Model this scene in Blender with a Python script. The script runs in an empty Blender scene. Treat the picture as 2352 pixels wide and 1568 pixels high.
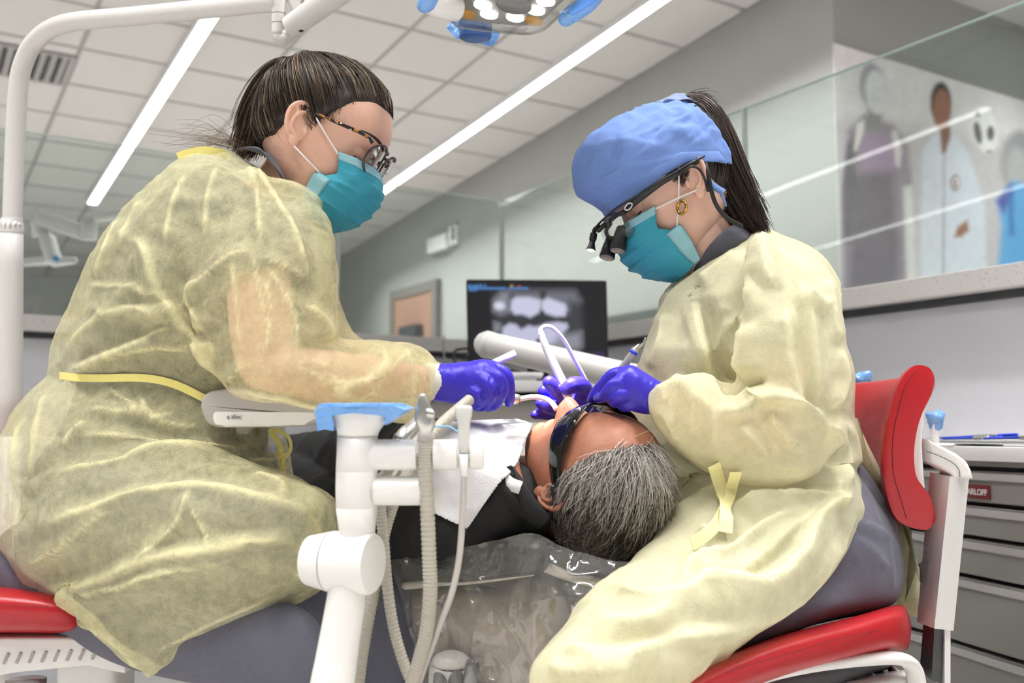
import bpy, bmesh, math, random
import numpy as np
from math import sin, cos, tan, atan, pi, radians, sqrt
random.seed(7)
RNG = np.random.default_rng(7)
SC = bpy.context.scene
COL = SC.collection

# ------------------------------------------------------------------ camera
# world X runs across the room, Y along the ceiling lamps, Z up; lens 35 mm
F, CX, CY = 2287.0, 1176.0, 784.0
CAMZ = 0.80
PITCH = atan(216.0 / F)
YAW = radians(31.974)                      # the view turns right of the room's long axis
FWH = np.array([sin(YAW), cos(YAW), 0.0])
RT = np.array([cos(YAW), -sin(YAW), 0.0])
UPW = np.array([0.0, 0.0, 1.0])
FW = FWH * cos(PITCH) + UPW * sin(PITCH)
UP = UPW * cos(PITCH) - FWH * sin(PITCH)
CAM = np.array([0.0, 0.0, CAMZ])
cd = bpy.data.cameras.new('camera')
cd.sensor_width = 36.0
cd.lens = F / 2352.0 * 36.0
cd.clip_start = 0.02
cd.dof.use_dof = True
cd.dof.focus_distance = 1.36
cd.dof.aperture_fstop = 4.5
cam = bpy.data.objects.new('camera', cd)
COL.objects.link(cam)
cam.location = CAM
cam.rotation_euler = (pi / 2 + PITCH, 0, -YAW)
SC.camera = cam

# ------------------------------------------------------------------ world, exposure
w = bpy.data.worlds.new('world')
SC.world = w
w.use_nodes = True
w.node_tree.nodes['Background'].inputs[0].default_value = (1.0, 0.995, 0.985, 1)
w.node_tree.nodes['Background'].inputs[1].default_value = 0.30
SC.cycles.max_bounces = 5
SC.cycles.diffuse_bounces = 3
SC.cycles.glossy_bounces = 3
SC.cycles.transmission_bounces = 2
SC.cycles.transparent_max_bounces = 12
SC.cycles.caustics_reflective = False
SC.cycles.caustics_refractive = False
SC.cycles.use_adaptive_sampling = True
SC.cycles.adaptive_threshold = .12
SC.cycles.adaptive_min_samples = 12
SC.view_settings.view_transform = 'Standard'
SC.view_settings.look = 'None'
SC.view_settings.gamma = 1.0
SC.view_settings.use_curve_mapping = False
SC.view_settings.exposure = -0.12
LAMP_STRENGTH = 9.0
LAMP_WATTS = 26.0            # per metre of lamp

# ------------------------------------------------------------------ geometry helpers
def P(u, v, d):
    """world point that lies at depth d behind photo position (u, v)"""
    return CAM + d * FW + ((u - CX) / F * d) * RT - ((v - CY) / F * d) * UP
def proj(V):
    Q = np.asarray(V) - CAM
    d = Q @ FW
    return np.stack([CX + F * (Q @ RT) / d, CY - F * (Q @ UP) / d, d], axis=-1)
def D(x, y, z):
    """direction: x right, y up in view, z towards the camera"""
    v = x * RT + y * UP - z * FW
    return v / np.linalg.norm(v)
def nrm(v):
    v = np.asarray(v, float)
    return v / (np.linalg.norm(v) + 1e-12)
def catmull(pts, n):
    """resample a polyline of k-dim points smoothly into n points"""
    p = np.asarray(pts, float)
    if len(p) == 2:
        t = np.linspace(0, 1, n)[:, None]
        return p[0] * (1 - t) + p[1] * t
    q = np.vstack([2 * p[0] - p[1], p, 2 * p[-1] - p[-2]])
    m = len(p) - 1
    out = []
    for s in np.linspace(0, m, n):
        i = min(int(s), m - 1)
        t = s - i
        a, b, c, d = q[i], q[i + 1], q[i + 2], q[i + 3]
        out.append(0.5 * (2 * b + (c - a) * t + (2 * a - 5 * b + 4 * c - d) * t * t + (3 * b - a - 3 * c + d) * t ** 3))
    return np.array(out)
def rings_mesh(R, cap=True):
    """R: (k, n, 3) rings"""
    R = np.asarray(R)
    k, n = R.shape[:2]
    V = R.reshape(-1, 3)
    F_ = []
    for i in range(k - 1):
        for j in range(n):
            j2 = (j + 1) % n
            F_.append((i * n + j, i * n + j2, (i + 1) * n + j2, (i + 1) * n + j))
    if cap:
        F_.append(tuple(range(n))[::-1])
        F_.append(tuple((k - 1) * n + j for j in range(n)))
    return V, F_
def frames(C):
    T = np.gradient(C, axis=0)
    T /= np.linalg.norm(T, axis=1)[:, None] + 1e-12
    up = np.array([0.0, 0, 1]) if abs(T[0][2]) < .9 else np.array([1.0, 0, 0])
    N = [nrm(up - T[0] * (up @ T[0]))]
    for i in range(1, len(C)):
        v = N[-1] - T[i] * (N[-1] @ T[i])
        N.append(nrm(v))
    N = np.array(N)
    return T, N, np.cross(T, N)
def tube(pts, r, n=14, seg=None, cap=True, flat=1.0, round_ends=False):
    """pts world points, r radius or list of radii"""
    pts = np.asarray(pts, float)
    rr = np.full(len(pts), float(r)) if np.isscalar(r) else np.asarray(r, float)
    seg = seg or max(2, (len(pts) - 1) * 8 + 1) if len(pts) > 2 else (seg or 2)
    X = catmull(np.hstack([pts, rr[:, None]]), seg)
    C, rad = X[:, :3], np.maximum(X[:, 3], 1e-4)
    if round_ends:
        T0, T1 = nrm(C[0] - C[1]), nrm(C[-1] - C[-2])
        pre = [(C[0] + T0 * rad[0] * sin(a), rad[0] * cos(a)) for a in (1.45, 1.1, .7, .35)]
        post = [(C[-1] + T1 * rad[-1] * sin(a), rad[-1] * cos(a)) for a in (.35, .7, 1.1, 1.45)]
        C = np.vstack([[p for p, _ in pre], C, [p for p, _ in post]])
        rad = np.concatenate([[q for _, q in pre], rad, [q for _, q in post]])
    T, N, B = frames(C)
    a = np.linspace(0, 2 * pi, n, endpoint=False)
    R = C[:, None] + rad[:, None, None] * (np.cos(a)[None, :, None] * N[:, None] + flat * np.sin(a)[None, :, None] * B[:, None])
    return rings_mesh(R, cap)
def ring(c, ux, uy, n=32, e=2.0):
    a = np.linspace(0, 2 * pi, n, endpoint=False)
    ca, sa = np.cos(a), np.sin(a)
    x = np.sign(ca) * np.abs(ca) ** (2 / e)
    y = np.sign(sa) * np.abs(sa) ** (2 / e)
    return np.asarray(c) + x[:, None] * np.asarray(ux) + y[:, None] * np.asarray(uy)
def pxloft(rows, n=36, seg=None, e=2.2):
    """rows (x1,y1,x2,y2,depth,half thickness): ellipse rings spanning the two outline points"""
    rows = np.asarray(rows, float)
    seg = seg or len(rows) * 5
    X = catmull(rows, seg)
    R = []
    for x1, y1, x2, y2, d, t in X:
        a, b = P(x1, y1, d), P(x2, y2, d)
        c = (a + b) / 2
        R.append(ring(c, (b - a) / 2, nrm(c - CAM) * max(t, .004), n, e))
    return rings_mesh(np.array(R))
def ellipsoid(c, ax, ay, az, nu=20, nv=12):
    c = np.asarray(c, float)
    R = []
    for i in range(nv + 1):
        ph = -pi / 2 + pi * i / nv
        ph = min(max(ph, -pi / 2 + .06), pi / 2 - .06)
        R.append(ring(c + np.asarray(az) * sin(ph), np.asarray(ax) * cos(ph), np.asarray(ay) * cos(ph), nu))
    return rings_mesh(np.array(R))
def box(c, sx, sy, sz, ax=None, ay=None, az=None, bev=0.0, seg=2):
    """box of full sizes about c along axes"""
    ax = np.array([1., 0, 0]) if ax is None else nrm(ax)
    ay = np.array([0., 1, 0]) if ay is None else nrm(ay)
    az = np.cross(ax, ay) if az is None else nrm(az)
    bm = bmesh.new()
    bmesh.ops.create_cube(bm, size=1)
    for v in bm.verts:
        v.co = (v.co.x * sx, v.co.y * sy, v.co.z * sz)
    if bev > 0:
        bmesh.ops.bevel(bm, geom=list(bm.edges), offset=min(bev, .49 * min(sx, sy, sz)), segments=seg, profile=.5, affect='EDGES')
    V = np.array([v.co[:] for v in bm.verts])
    bm.verts.index_update()
    Fc = [tuple(v.index for v in f.verts) for f in bm.faces]
    bm.free()
    V = np.asarray(c) + V[:, :1] * ax + V[:, 1:2] * ay + V[:, 2:] * az
    return V, Fc
def boxr(x0, x1, y0, y1, z0, z1, bev=0.0, seg=2):
    return box(((x0 + x1) / 2, (y0 + y1) / 2, (z0 + z1) / 2), abs(x1 - x0), abs(y1 - y0), abs(z1 - z0), bev=bev, seg=seg)
def prism(out, nvec, th, bev=0.0, steps=4):
    """closed outline of world points extruded along nvec, rounded rims"""
    o = np.asarray(out, float)
    nvec = nrm(nvec)
    c = o.mean(0)
    if bev <= 0:
        R = [o - nvec * th / 2, o + nvec * th / 2]
    else:
        # inset along in-plane normals
        t = np.roll(o, -1, 0) - np.roll(o, 1, 0)
        t /= np.linalg.norm(t, axis=1)[:, None] + 1e-9
        inn = np.cross(nvec, t)
        if np.sum(inn * (c - o)) < 0:
            inn = -inn
        R = []
        for s in (-1, 1):
            rows = []
            for k in range(steps + 1):
                a = pi / 2 * k / steps
                rows.append(o + inn * bev * (1 - sin(a)) + s * nvec * (th / 2 - bev * (1 - cos(a))))
            R += rows if s < 0 else rows[::-1]
    R = np.array(R)
    return rings_mesh(R)
def pxo(pts, d, n=0):
    """outline from photo positions at depth d (smooth resample when n)"""
    pts = np.asarray(pts, float)
    if n:
        q = np.vstack([pts, pts[:1]])
        pts = catmull(np.vstack([pts[-1:], q, pts[1:2]]), n * 3)[n // 1:]
        m = len(q)
        q2 = catmull(np.vstack([q[-2], q, q[1]]), (m + 1) * 12 + 1)
        q2 = q2[12:-12][:-1]
        idx = np.linspace(0, len(q2), n, endpoint=False).astype(int)
        pts = q2[idx]
    return np.array([P(x, y, d) for x, y in pts])
def merge(*parts):
    V, Fc, o = [], [], 0
    for v, f in parts:
        v = np.asarray(v)
        V.append(v)
        Fc += [tuple(i + o for i in q) for q in f]
        o += len(v)
    return np.vstack(V), Fc
def raw_mesh(name, V, Fc):
    me = bpy.data.meshes.new(name)
    V = np.asarray(V, float)
    me.from_pydata([tuple(v) for v in V.tolist()], [], [tuple(int(i) for i in f) for f in Fc])
    return me
def fix_normals(me):
    bm = bmesh.new()
    bm.from_mesh(me)
    bmesh.ops.recalc_face_normals(bm, faces=list(bm.faces))
    bm.to_mesh(me)
    bm.free()
def mesh_arrays(me):
    n = len(me.vertices)
    V = np.empty(n * 3)
    me.vertices.foreach_get('co', V)
    return V.reshape(-1, 3), [tuple(p.vertices) for p in me.polygons]
def voxel(parts, size, smooth=4, fac=.5):
    """fuse overlapping closed shapes into one continuous skin"""
    V, Fc = merge(*parts)
    me = raw_mesh('tmp', V, Fc)
    fix_normals(me)
    ob = bpy.data.objects.new('tmp', me)
    COL.objects.link(ob)
    m = ob.modifiers.new('r', 'REMESH')
    m.mode = 'VOXEL'
    m.voxel_size = size
    if smooth:
        s = ob.modifiers.new('s', 'SMOOTH')
        s.factor = fac
        s.iterations = smooth
    dg = bpy.context.evaluated_depsgraph_get()
    ev = ob.evaluated_get(dg)
    m2 = bpy.data.meshes.new_from_object(ev)
    out = mesh_arrays(m2)
    bpy.data.objects.remove(ob)
    bpy.data.meshes.remove(me)
    bpy.data.meshes.remove(m2)
    return out
def vnormals(V, Fc):
    me = raw_mesh('tmp', V, Fc)
    N = np.empty(len(V) * 3)
    me.vertex_normals.foreach_get('vector', N)
    bpy.data.meshes.remove(me)
    return N.reshape(-1, 3)
def vnoise(X, seed=0):
    """smooth value noise, -1..1, on (n,3)"""
    X = np.asarray(X)
    i = np.floor(X).astype(np.int64)
    f = X - i
    f = f * f * (3 - 2 * f)
    def h(a, b, c):
        n = (a * 374761393 + b * 668265263 + c * 2147483647 + seed * 974711) & 0xffffffff
        n = ((n ^ (n >> 13)) * 1274126177) & 0xffffffff
        return ((n ^ (n >> 16)) & 0xffff) / 32767.5 - 1
    r = 0
    for dx in (0, 1):
        for dy in (0, 1):
            for dz in (0, 1):
                wgt = (f[:, 0] if dx else 1 - f[:, 0]) * (f[:, 1] if dy else 1 - f[:, 1]) * (f[:, 2] if dz else 1 - f[:, 2])
                r = r + wgt * h(i[:, 0] + dx, i[:, 1] + dy, i[:, 2] + dz)
    return r
def seg_dist(p, line):
    """distance of 2-D points to a polyline and parameter 0..1 along it, signed side"""
    line = np.asarray(line, float)
    L = np.concatenate([[0], np.cumsum(np.linalg.norm(np.diff(line, axis=0), axis=1))])
    best = np.full(len(p), 1e9)
    par = np.zeros(len(p))
    side = np.zeros(len(p))
    for k in range(len(line) - 1):
        a, b = line[k], line[k + 1]
        ab = b - a
        t = np.clip(((p - a) @ ab) / (ab @ ab + 1e-9), 0, 1)
        q = a + t[:, None] * ab
        dv = p - q
        dd = np.linalg.norm(dv, axis=1)
        m = dd < best
        best[m] = dd[m]
        par[m] = (L[k] + t[m] * (L[k + 1] - L[k])) / L[-1]
        side[m] = np.sign(ab[0] * dv[m, 1] - ab[1] * dv[m, 0])
    return best, par, side
def fold_cloth(V, Fc, strokes, dmin=0, dmax=9, hs=1.0):
    """raise creases of a cloth on its near side; each stroke (points, width px, height m[, skew])"""
    N = vnormals(V, Fc)
    q = proj(V)
    face = np.clip(-(N @ FW) * 2.2 + .25, 0, 1) * (q[:, 2] > dmin) * (q[:, 2] < dmax)
    disp = np.zeros(len(V))
    ridge = np.zeros(len(V))
    for st in strokes:
        pts, wd, h = st[0], st[1], st[2]
        sk = st[3] if len(st) > 3 else 0
        pts = catmull(pts, max(12, len(pts) * 8)) if len(pts) > 2 else np.asarray(pts, float)
        lo, hi = np.min(pts, 0) - wd * 3.3, np.max(pts, 0) + wd * 3.3
        m = np.where((q[:, 0] > lo[0]) & (q[:, 0] < hi[0]) & (q[:, 1] > lo[1]) & (q[:, 1] < hi[1]) & (face > 0))[0]
        if len(m) == 0:
            continue
        d, t, s = seg_dist(q[m, :2], pts)
        ww = np.where(s * sk > 0, wd * 3.2, wd * (0.9 if sk else 2.0))
        prof = np.clip(1 - d / ww, 0, 1) ** 1.15
        ends = np.clip(np.minimum(t, 1 - t) * 6 + .12, 0, 1)
        disp[m] += hs * h * prof * ends
        if h > 0:
            ridge[m] = np.maximum(ridge[m], np.clip(1 - d / (wd * .45), 0, 1) * ends)
    return V + N * (disp * face)[:, None], ridge * face
# ------------------------------------------------------------------ objects
WO = {}
def tag(o, label=None, cat=None, group=None, kind=None):
    if label: o['label'] = label
    if cat: o['category'] = cat
    if group: o['group'] = group
    if kind: o['kind'] = kind
    return o
def thing(name, label, cat, loc, group=None):
    o = bpy.data.objects.new(name, None)
    o.empty_display_size = .05
    COL.objects.link(o)
    o.location = tuple(loc)
    WO[o.name] = np.asarray(loc, float)
    return tag(o, label, cat, group)
def obj(name, parts, mat, parent=None, smooth=True, label=None, cat=None, group=None, kind=None, attrs=None, autosmooth=None):
    V, Fc = merge(*parts) if isinstance(parts, list) else parts
    V = np.asarray(V, float)
    if parent is not None:
        o0 = WO[parent.name]
    else:
        lo, hi = V.min(0), V.max(0)
        o0 = np.array([(lo[0] + hi[0]) / 2, (lo[1] + hi[1]) / 2, lo[2]])
    me = raw_mesh(name, V - o0, Fc)
    fix_normals(me)
    if smooth:
        me.polygons.foreach_set('use_smooth', [True] * len(me.polygons))
        if autosmooth:
            me.set_sharp_from_angle(angle=radians(autosmooth))
    for nm, arr in (attrs or {}).items():
        arr = np.asarray(arr, float)
        if arr.ndim == 1:
            a = me.attributes.new(nm, 'FLOAT', 'POINT')
            a.data.foreach_set('value', arr)
        else:
            a = me.attributes.new(nm, 'FLOAT_COLOR', 'POINT')
            a.data.foreach_set('color', np.hstack([arr, np.ones((len(arr), 1))]).ravel())
    if mat is not None:
        me.materials.append(mat)
    o = bpy.data.objects.new(name, me)
    COL.objects.link(o)
    if parent is not None:
        o.parent = parent
        WO[o.name] = o0
    else:
        o.location = tuple(o0)
        WO[o.name] = o0
    return tag(o, label, cat, group, kind)
def struct(name, parts, mat, parent=None, smooth=False):
    o = obj(name, parts, mat, parent, smooth)
    if parent is None:
        o['kind'] = 'structure'
    return o
# ------------------------------------------------------------------ materials
MATS = {}
def srgb(r, g, b):
    f = lambda c: c / 12.92 if c <= .04045 else ((c + .055) / 1.055) ** 2.4
    return (f(r / 255), f(g / 255), f(b / 255))
class NT:
    def __init__(s, name):
        s.m = bpy.data.materials.new(name)
        s.m.use_nodes = True
        s.t = s.m.node_tree
        s.t.nodes.clear()
        s.out = s.t.nodes.new('ShaderNodeOutputMaterial')
    def n(s, ty, **kw):
        x = s.t.nodes.new(ty)
        for k, v in kw.items():
            if hasattr(x, k) and not k[0].isupper():
                setattr(x, k, v)
        return x
    def l(s, a, b):
        s.t.links.new(a, b)
def mat(name, col, rough=.5, metal=0., bump=0., bscale=200., vary=0., vscale=20., spec=.5, stretch=None, coat=0., sub=0., subcol=None, sheen=0., emit=None, es=1.0, detail=3):
    if name in MATS:
        return MATS[name]
    T = NT(name)
    b = T.n('ShaderNodeBsdfPrincipled')
    b.inputs['Roughness'].default_value = rough
    b.inputs['Metallic'].default_value = metal
    b.inputs['Specular IOR Level'].default_value = spec
    b.inputs['Coat Weight'].default_value = coat
    b.inputs['Sheen Weight'].default_value = sheen
    if sub:
        b.inputs['Subsurface Weight'].default_value = sub
        b.inputs['Subsurface Radius'].default_value = (1, .35, .2) if subcol is None else subcol
        b.inputs['Subsurface Scale'].default_value = .006
    if emit is not None:
        b.inputs['Emission Color'].default_value = (*emit, 1)
        b.inputs['Emission Strength'].default_value = es
    tc = T.n('ShaderNodeTexCoord')
    mp = T.n('ShaderNodeMapping')
    T.l(tc.outputs['Object'], mp.inputs['Vector'])
    if stretch:
        mp.inputs['Scale'].default_value = stretch
    ns = T.n('ShaderNodeTexNoise')
    ns.inputs['Scale'].default_value = vscale
    ns.inputs['Detail'].default_value = detail
    T.l(mp.outputs[0], ns.inputs['Vector'])
    mx = T.n('ShaderNodeMix', data_type='RGBA')
    lo = tuple(max(0, c * (1 - vary)) for c in col)
    hi = tuple(min(1, c * (1 + vary)) for c in col)
    mx.inputs[6].default_value = (*lo, 1)
    mx.inputs[7].default_value = (*hi, 1)
    T.l(ns.outputs['Fac'], mx.inputs[0])
    T.l(mx.outputs[2], b.inputs['Base Color'])
    if bump:
        n2 = T.n('ShaderNodeTexNoise')
        n2.inputs['Scale'].default_value = bscale
        n2.inputs['Detail'].default_value = 2
        T.l(mp.outputs[0], n2.inputs['Vector'])
        bp = T.n('ShaderNodeBump')
        bp.inputs['Strength'].default_value = bump
        bp.inputs['Distance'].default_value = .002
        T.l(n2.outputs['Fac'], bp.inputs['Height'])
        T.l(bp.outputs[0], b.inputs['Normal'])
    T.l(b.outputs[0], T.out.inputs['Surface'])
    MATS[name] = T.m
    return T.m
def vcol_mat(name, attr='col', rough=.6, emit=0., spec=.3, bump=0., bscale=300.):
    if name in MATS:
        return MATS[name]
    T = NT(name)
    a = T.n('ShaderNodeAttribute')
    a.attribute_name = attr
    b = T.n('ShaderNodeBsdfPrincipled')
    b.inputs['Roughness'].default_value = rough
    b.inputs['Specular IOR Level'].default_value = spec
    if emit:
        b.inputs['Base Color'].default_value = (.01, .01, .012, 1)
        T.l(a.outputs['Color'], b.inputs['Emission Color'])
        b.inputs['Emission Strength'].default_value = emit
    else:
        T.l(a.outputs['Color'], b.inputs['Base Color'])
    if bump:
        tc = T.n('ShaderNodeTexCoord')
        n2 = T.n('ShaderNodeTexNoise')
        n2.inputs['Scale'].default_value = bscale
        T.l(tc.outputs['Object'], n2.inputs['Vector'])
        bp = T.n('ShaderNodeBump')
        bp.inputs['Strength'].default_value = bump
        bp.inputs['Distance'].default_value = .001
        T.l(n2.outputs['Fac'], bp.inputs['Height'])
        T.l(bp.outputs[0], b.inputs['Normal'])
    T.l(b.outputs[0], T.out.inputs['Surface'])
    MATS[name] = T.m
    return T.m
def glass_mat(name, tint, refl=1.0, rough=0.0, clear=.92):
    """thin clear sheet: mirror share by Fresnel, the rest passes through tinted"""
    if name in MATS:
        return MATS[name]
    T = NT(name)
    ge = T.n('ShaderNodeNewGeometry')
    dt = T.n('ShaderNodeVectorMath', operation='DOT_PRODUCT')
    T.l(ge.outputs['Incoming'], dt.inputs[0])
    T.l(ge.outputs['Normal'], dt.inputs[1])
    ab = T.n('ShaderNodeMath', operation='ABSOLUTE')
    T.l(dt.outputs['Value'], ab.inputs[0])
    om = T.n('ShaderNodeMath', operation='SUBTRACT')
    om.inputs[0].default_value = 1.0
    T.l(ab.outputs[0], om.inputs[1])
    pw_ = T.n('ShaderNodeMath', operation='POWER')
    pw_.inputs[1].default_value = 5.0
    T.l(om.outputs[0], pw_.inputs[0])
    ml = T.n('ShaderNodeMath', operation='MULTIPLY_ADD')
    ml.inputs[1].default_value = .96 * refl
    ml.inputs[2].default_value = .04 * refl
    T.l(pw_.outputs[0], ml.inputs[0])
    tr = T.n('ShaderNodeBsdfTransparent')
    tr.inputs[0].default_value = (*[c * clear for c in tint], 1)
    gl = T.n('ShaderNodeBsdfGlossy')
    gl.inputs['Roughness'].default_value = rough
    mx = T.n('ShaderNodeMixShader')
    T.l(ml.outputs[0], mx.inputs[0])
    T.l(tr.outputs[0], mx.inputs[1])
    T.l(gl.outputs[0], mx.inputs[2])
    T.l(mx.outputs[0], T.out.inputs['Surface'])
    MATS[name] = T.m
    return T.m
def text_obj(name, body, size, origin, ax, ay, mt, parent, bold=0.0, ext=.0004):
    cu = bpy.data.curves.new('t', 'FONT')
    cu.body = body
    cu.size = size
    cu.extrude = ext
    cu.offset = bold
    ob = bpy.data.objects.new('t', cu)
    COL.objects.link(ob)
    me = bpy.data.meshes.new_from_object(ob.evaluated_get(bpy.context.evaluated_depsgraph_get()))
    V, Fc = mesh_arrays(me)
    bpy.data.objects.remove(ob)
    ax, ay = nrm(ax), nrm(ay)
    az = np.cross(ax, ay)
    W = np.asarray(origin) + V[:, :1] * ax + V[:, 1:2] * ay + V[:, 2:] * az
    return obj(name, (W, Fc), mt, parent, smooth=False)
WHITE = mat('white plastic', srgb(232, 230, 227), .32, vary=.02)
WHITEM = mat('white enamel', srgb(236, 235, 235), .28, vary=.02)
BLACKP = mat('black plastic', (.012, .012, .013), .3, vary=.1)
DGREY = mat('dark grey plastic', (.06, .06, .065), .45, vary=.1)
CHROME = mat('brushed steel', (.6, .6, .6), .28, metal=1., vary=.05, vscale=300)
# ================================================================== the room
Z0, KS = 3.95, -.0843                # ceiling height over the camera and its fall along Y
def zc(y): return Z0 + KS * y
A1, B1 = 3.62, 2.20                  # the half-height wall's corner
m_ceil = mat('ceiling tile', srgb(192, 190, 187), .9, bump=.15, bscale=400, vary=.03, vscale=60)
m_grid = mat('ceiling grid', srgb(150, 148, 146), .6, vary=.03)
m_wall = mat('grey wall paint', srgb(158, 159, 155), .75, vary=.02, vscale=8)
m_wallk = mat('pale grey laminate', srgb(224, 224, 230), .55, vary=.015, vscale=10)
m_far = mat('far wall paint', srgb(176, 176, 174), .8, vary=.03, vscale=4)
m_floor = mat('beige vinyl floor', srgb(200, 197, 193), .5, vary=.05, vscale=40)
def slab(x0, x1, y0, y1, dz0, dz1):
    """a piece lying in the sloping ceiling"""
    V = [(x, y, zc(y) + dz) for dz in (dz0, dz1) for (x, y) in ((x0, y0), (x1, y0), (x1, y1), (x0, y1))]
    return np.array(V), [(3, 2, 1, 0), (4, 5, 6, 7), (0, 1, 5, 4), (1, 2, 6, 5), (2, 3, 7, 6), (3, 0, 4, 7)]
struct('floor', boxr(-7, 9, -5, 15, -.1, 0), m_floor)
ceil = struct('ceiling', slab(-7, 9, -5, 15, .02, .12), m_ceil)
GX0, GS = .96, .61
tile_me = None
# tiles in view
for i in range(-4, 6):
    for j in range(5, 23):
        x0 = GX0 + GS * i
        y0 = .24 + GS * j
        if x0 + GS > 4.62:
            continue
        y1 = y0 + GS
        q = slab(x0 + .014, x0 + GS - .014, y0 + .014, y1 - .014, -.004, .02)
        u = proj(q[0])
        if u[:, 0].max() < -40 or u[:, 1].max() < -30 or u[:, 2].min() < .5:
            continue
        if tile_me is None:
            o = struct('ceiling_tile', q, m_ceil, ceil)
            tile_me, t0 = o, (x0, y0)
        else:
            o = bpy.data.objects.new('ceiling_tile', tile_me.data)
            COL.objects.link(o)
            o.parent = ceil
            o.location = (x0 - t0[0], y0 - t0[1], KS * (y0 - t0[1]))
for i in range(-5, 7):
    x = GX0 + GS * i
    if x < 4.6:
        struct('grid_bar', slab(x - .012, x + .012, 2.5, 14.5, -.008, .02), m_grid, ceil)
for j in range(5, 24):
    y = .24 + GS * j
    struct('grid_bar', slab(-2.6, 4.58, y - .012, y + .012, -.0078, .02), m_grid, ceil)
# tiles over the passage right of the picture wall
for i in range(0, 5):
    for j in range(6, 12):
        x0, y0 = 4.9 + GS * i, .24 + GS * j
        struct('ceiling_tile', slab(x0 + .014, x0 + GS - .014, y0 + .014, y0 + GS - .014, -.004, .02), m_ceil, ceil)
# ---- ceiling lamps: rows 2.35 apart, plus one unseen lamp added to brighten the mural
def emis(name, col, st):
    T = NT(name)
    e = T.n('ShaderNodeEmission')
    e.inputs[0].default_value = (*col, 1)
    e.inputs[1].default_value = st
    T.l(e.outputs[0], T.out.inputs['Surface'])
    return T.m
m_led = emis('led diffuser', (1, .99, .975), LAMP_STRENGTH)
m_house = mat('lamp housing', srgb(225, 225, 225), .4)
def lamp(x, y0, y1, label):
    t = thing('linear_ceiling_light', label, 'ceiling light', (x, (y0 + y1) / 2, zc((y0 + y1) / 2)), 'linear ceiling lights')
    obj('housing', [slab(x - .05, x + .05, y0, y1, -.055, 0.018)], m_house, t, smooth=False)
    obj('diffuser', [slab(x - .04, x + .04, y0 + .01, y1 - .01, -.06, -.0555)], m_led, t, smooth=False)
    ld = bpy.data.lights.new('led_strip', 'AREA')
    ld.shape = 'RECTANGLE'
    ld.size, ld.size_y = .09, y1 - y0 - .05
    ld.energy = LAMP_WATTS * (y1 - y0)
    ld.spread = radians(108)
    ld.color = (1, .99, .975)
    lo = bpy.data.objects.new('led_strip', ld)
    COL.objects.link(lo)
    lo.location = (x, (y0 + y1) / 2, zc((y0 + y1) / 2) - .066)
    lo.rotation_euler = (atan(KS), 0, 0)
    n = max(1, int((y1 - y0) / 1.22))
    for k in range(1, n):
        y = y0 + (y1 - y0) * k / n
        obj('joint_band', [slab(x + .0505, x + .052, y - .02, y + .02, -.056, 0.0)], m_grid, t, smooth=False)
lamp(1.57, 5.8, 10.2, 'short bright linear ceiling light at the upper left below the white arm')
lamp(3.96, 2.6, 10.2, 'long bright linear ceiling light running between the two clinicians to the top edge')
LB = 'unseen linear ceiling light outside the frame'
lamp(-.80, 7.4, 10.2, 'ceiling light seen only as the streak in the glass above the monitor')
lamp(-.80, -2.0, 2.2, LB)
lamp(-3.15, 4.7, 10.2, 'ceiling light seen only as the upper streak in the glass before the mural')
lamp(-3.15, -2.0, 2.2, LB)
lamp(-5.50, 4.2, 10.2, 'ceiling light seen only as the lower streak in the glass before the mural')
lamp(1.57, -3.0, 1.2, LB)
lamp(3.96, -3.0, 1.2, LB)
lamp(6.31, -3.0, 3.4, LB)  # unseen lamp added to throw more light on the mural
# ---- walls
WX = 4.62                                      # long grey wall
pw = P(2170, 0, 1.0) - CAM
tq = (Z0 - CAMZ) / (pw[2] - KS * pw[1])
YP = (CAM + pw * tq)[1]                        # picture wall line
print('YP', YP)
m_dark = mat('dark wall band', srgb(88, 89, 87), .7)
wl = struct('wall_back', boxr(WX, WX + .15, YP, 14.6, 0, zc(YP) + .05), m_wall)
struct('dark_band', boxr(WX - .02, WX - .001, YP + .3, 13.5, 1.62, 1.70), m_dark, wl)  # plain dark strip running along the wall
struct('wall_right', boxr(WX + .15, 9, YP, YP + .15, 0, zc(YP) + .05), m_wall)
struct('wall_far', boxr(-7, WX, 13.6, 13.75, 0, zc(13.6) + .05), m_far)
struct('wall_left', boxr(-7, -6.85, -4.5, 13.6, 0, 4.3), m_far)
struct('wall_side', boxr(8.85, 9, -4.5, YP, 0, 4.3), m_far)
# ---- brown door in the long wall
dq = [CAM + (P(u, 690, 1) - CAM) * (WX / (P(u, 690, 1) - CAM)[0]) for u in (915, 1003)]
yd1, yd0 = dq[0][1], dq[1][1]
zd = CAMZ + (dq[0][2] - CAMZ)
m_door = mat('brown wood door', srgb(150, 118, 102), .5, vary=.15, vscale=6, stretch=(1, 1, .1))
dr = struct('door_1', boxr(WX - .05, WX - .005, yd0, yd1, 0, zd), m_door)
m_dframe = mat('door frame', srgb(112, 108, 104), .5)
struct('door_frame', [boxr(WX - .06, WX - .002, yd0 - .1, yd0, 0, zd + .1), boxr(WX - .06, WX - .002, yd1, yd1 + .1, 0, zd + .1), boxr(WX - .06, WX - .002, yd0, yd1, zd, zd + .1)], m_dframe, dr)
struct('door_closer', [boxr(WX - .14, WX - .05, yd0 + .2, yd1 - .3, zd - .45, zd - .33)], DGREY, dr)
struct('door_handle', [boxr(WX - .1, WX - .05, yd0 + .12, yd0 + .2, 1.0, 1.06)], CHROME, dr)
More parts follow.
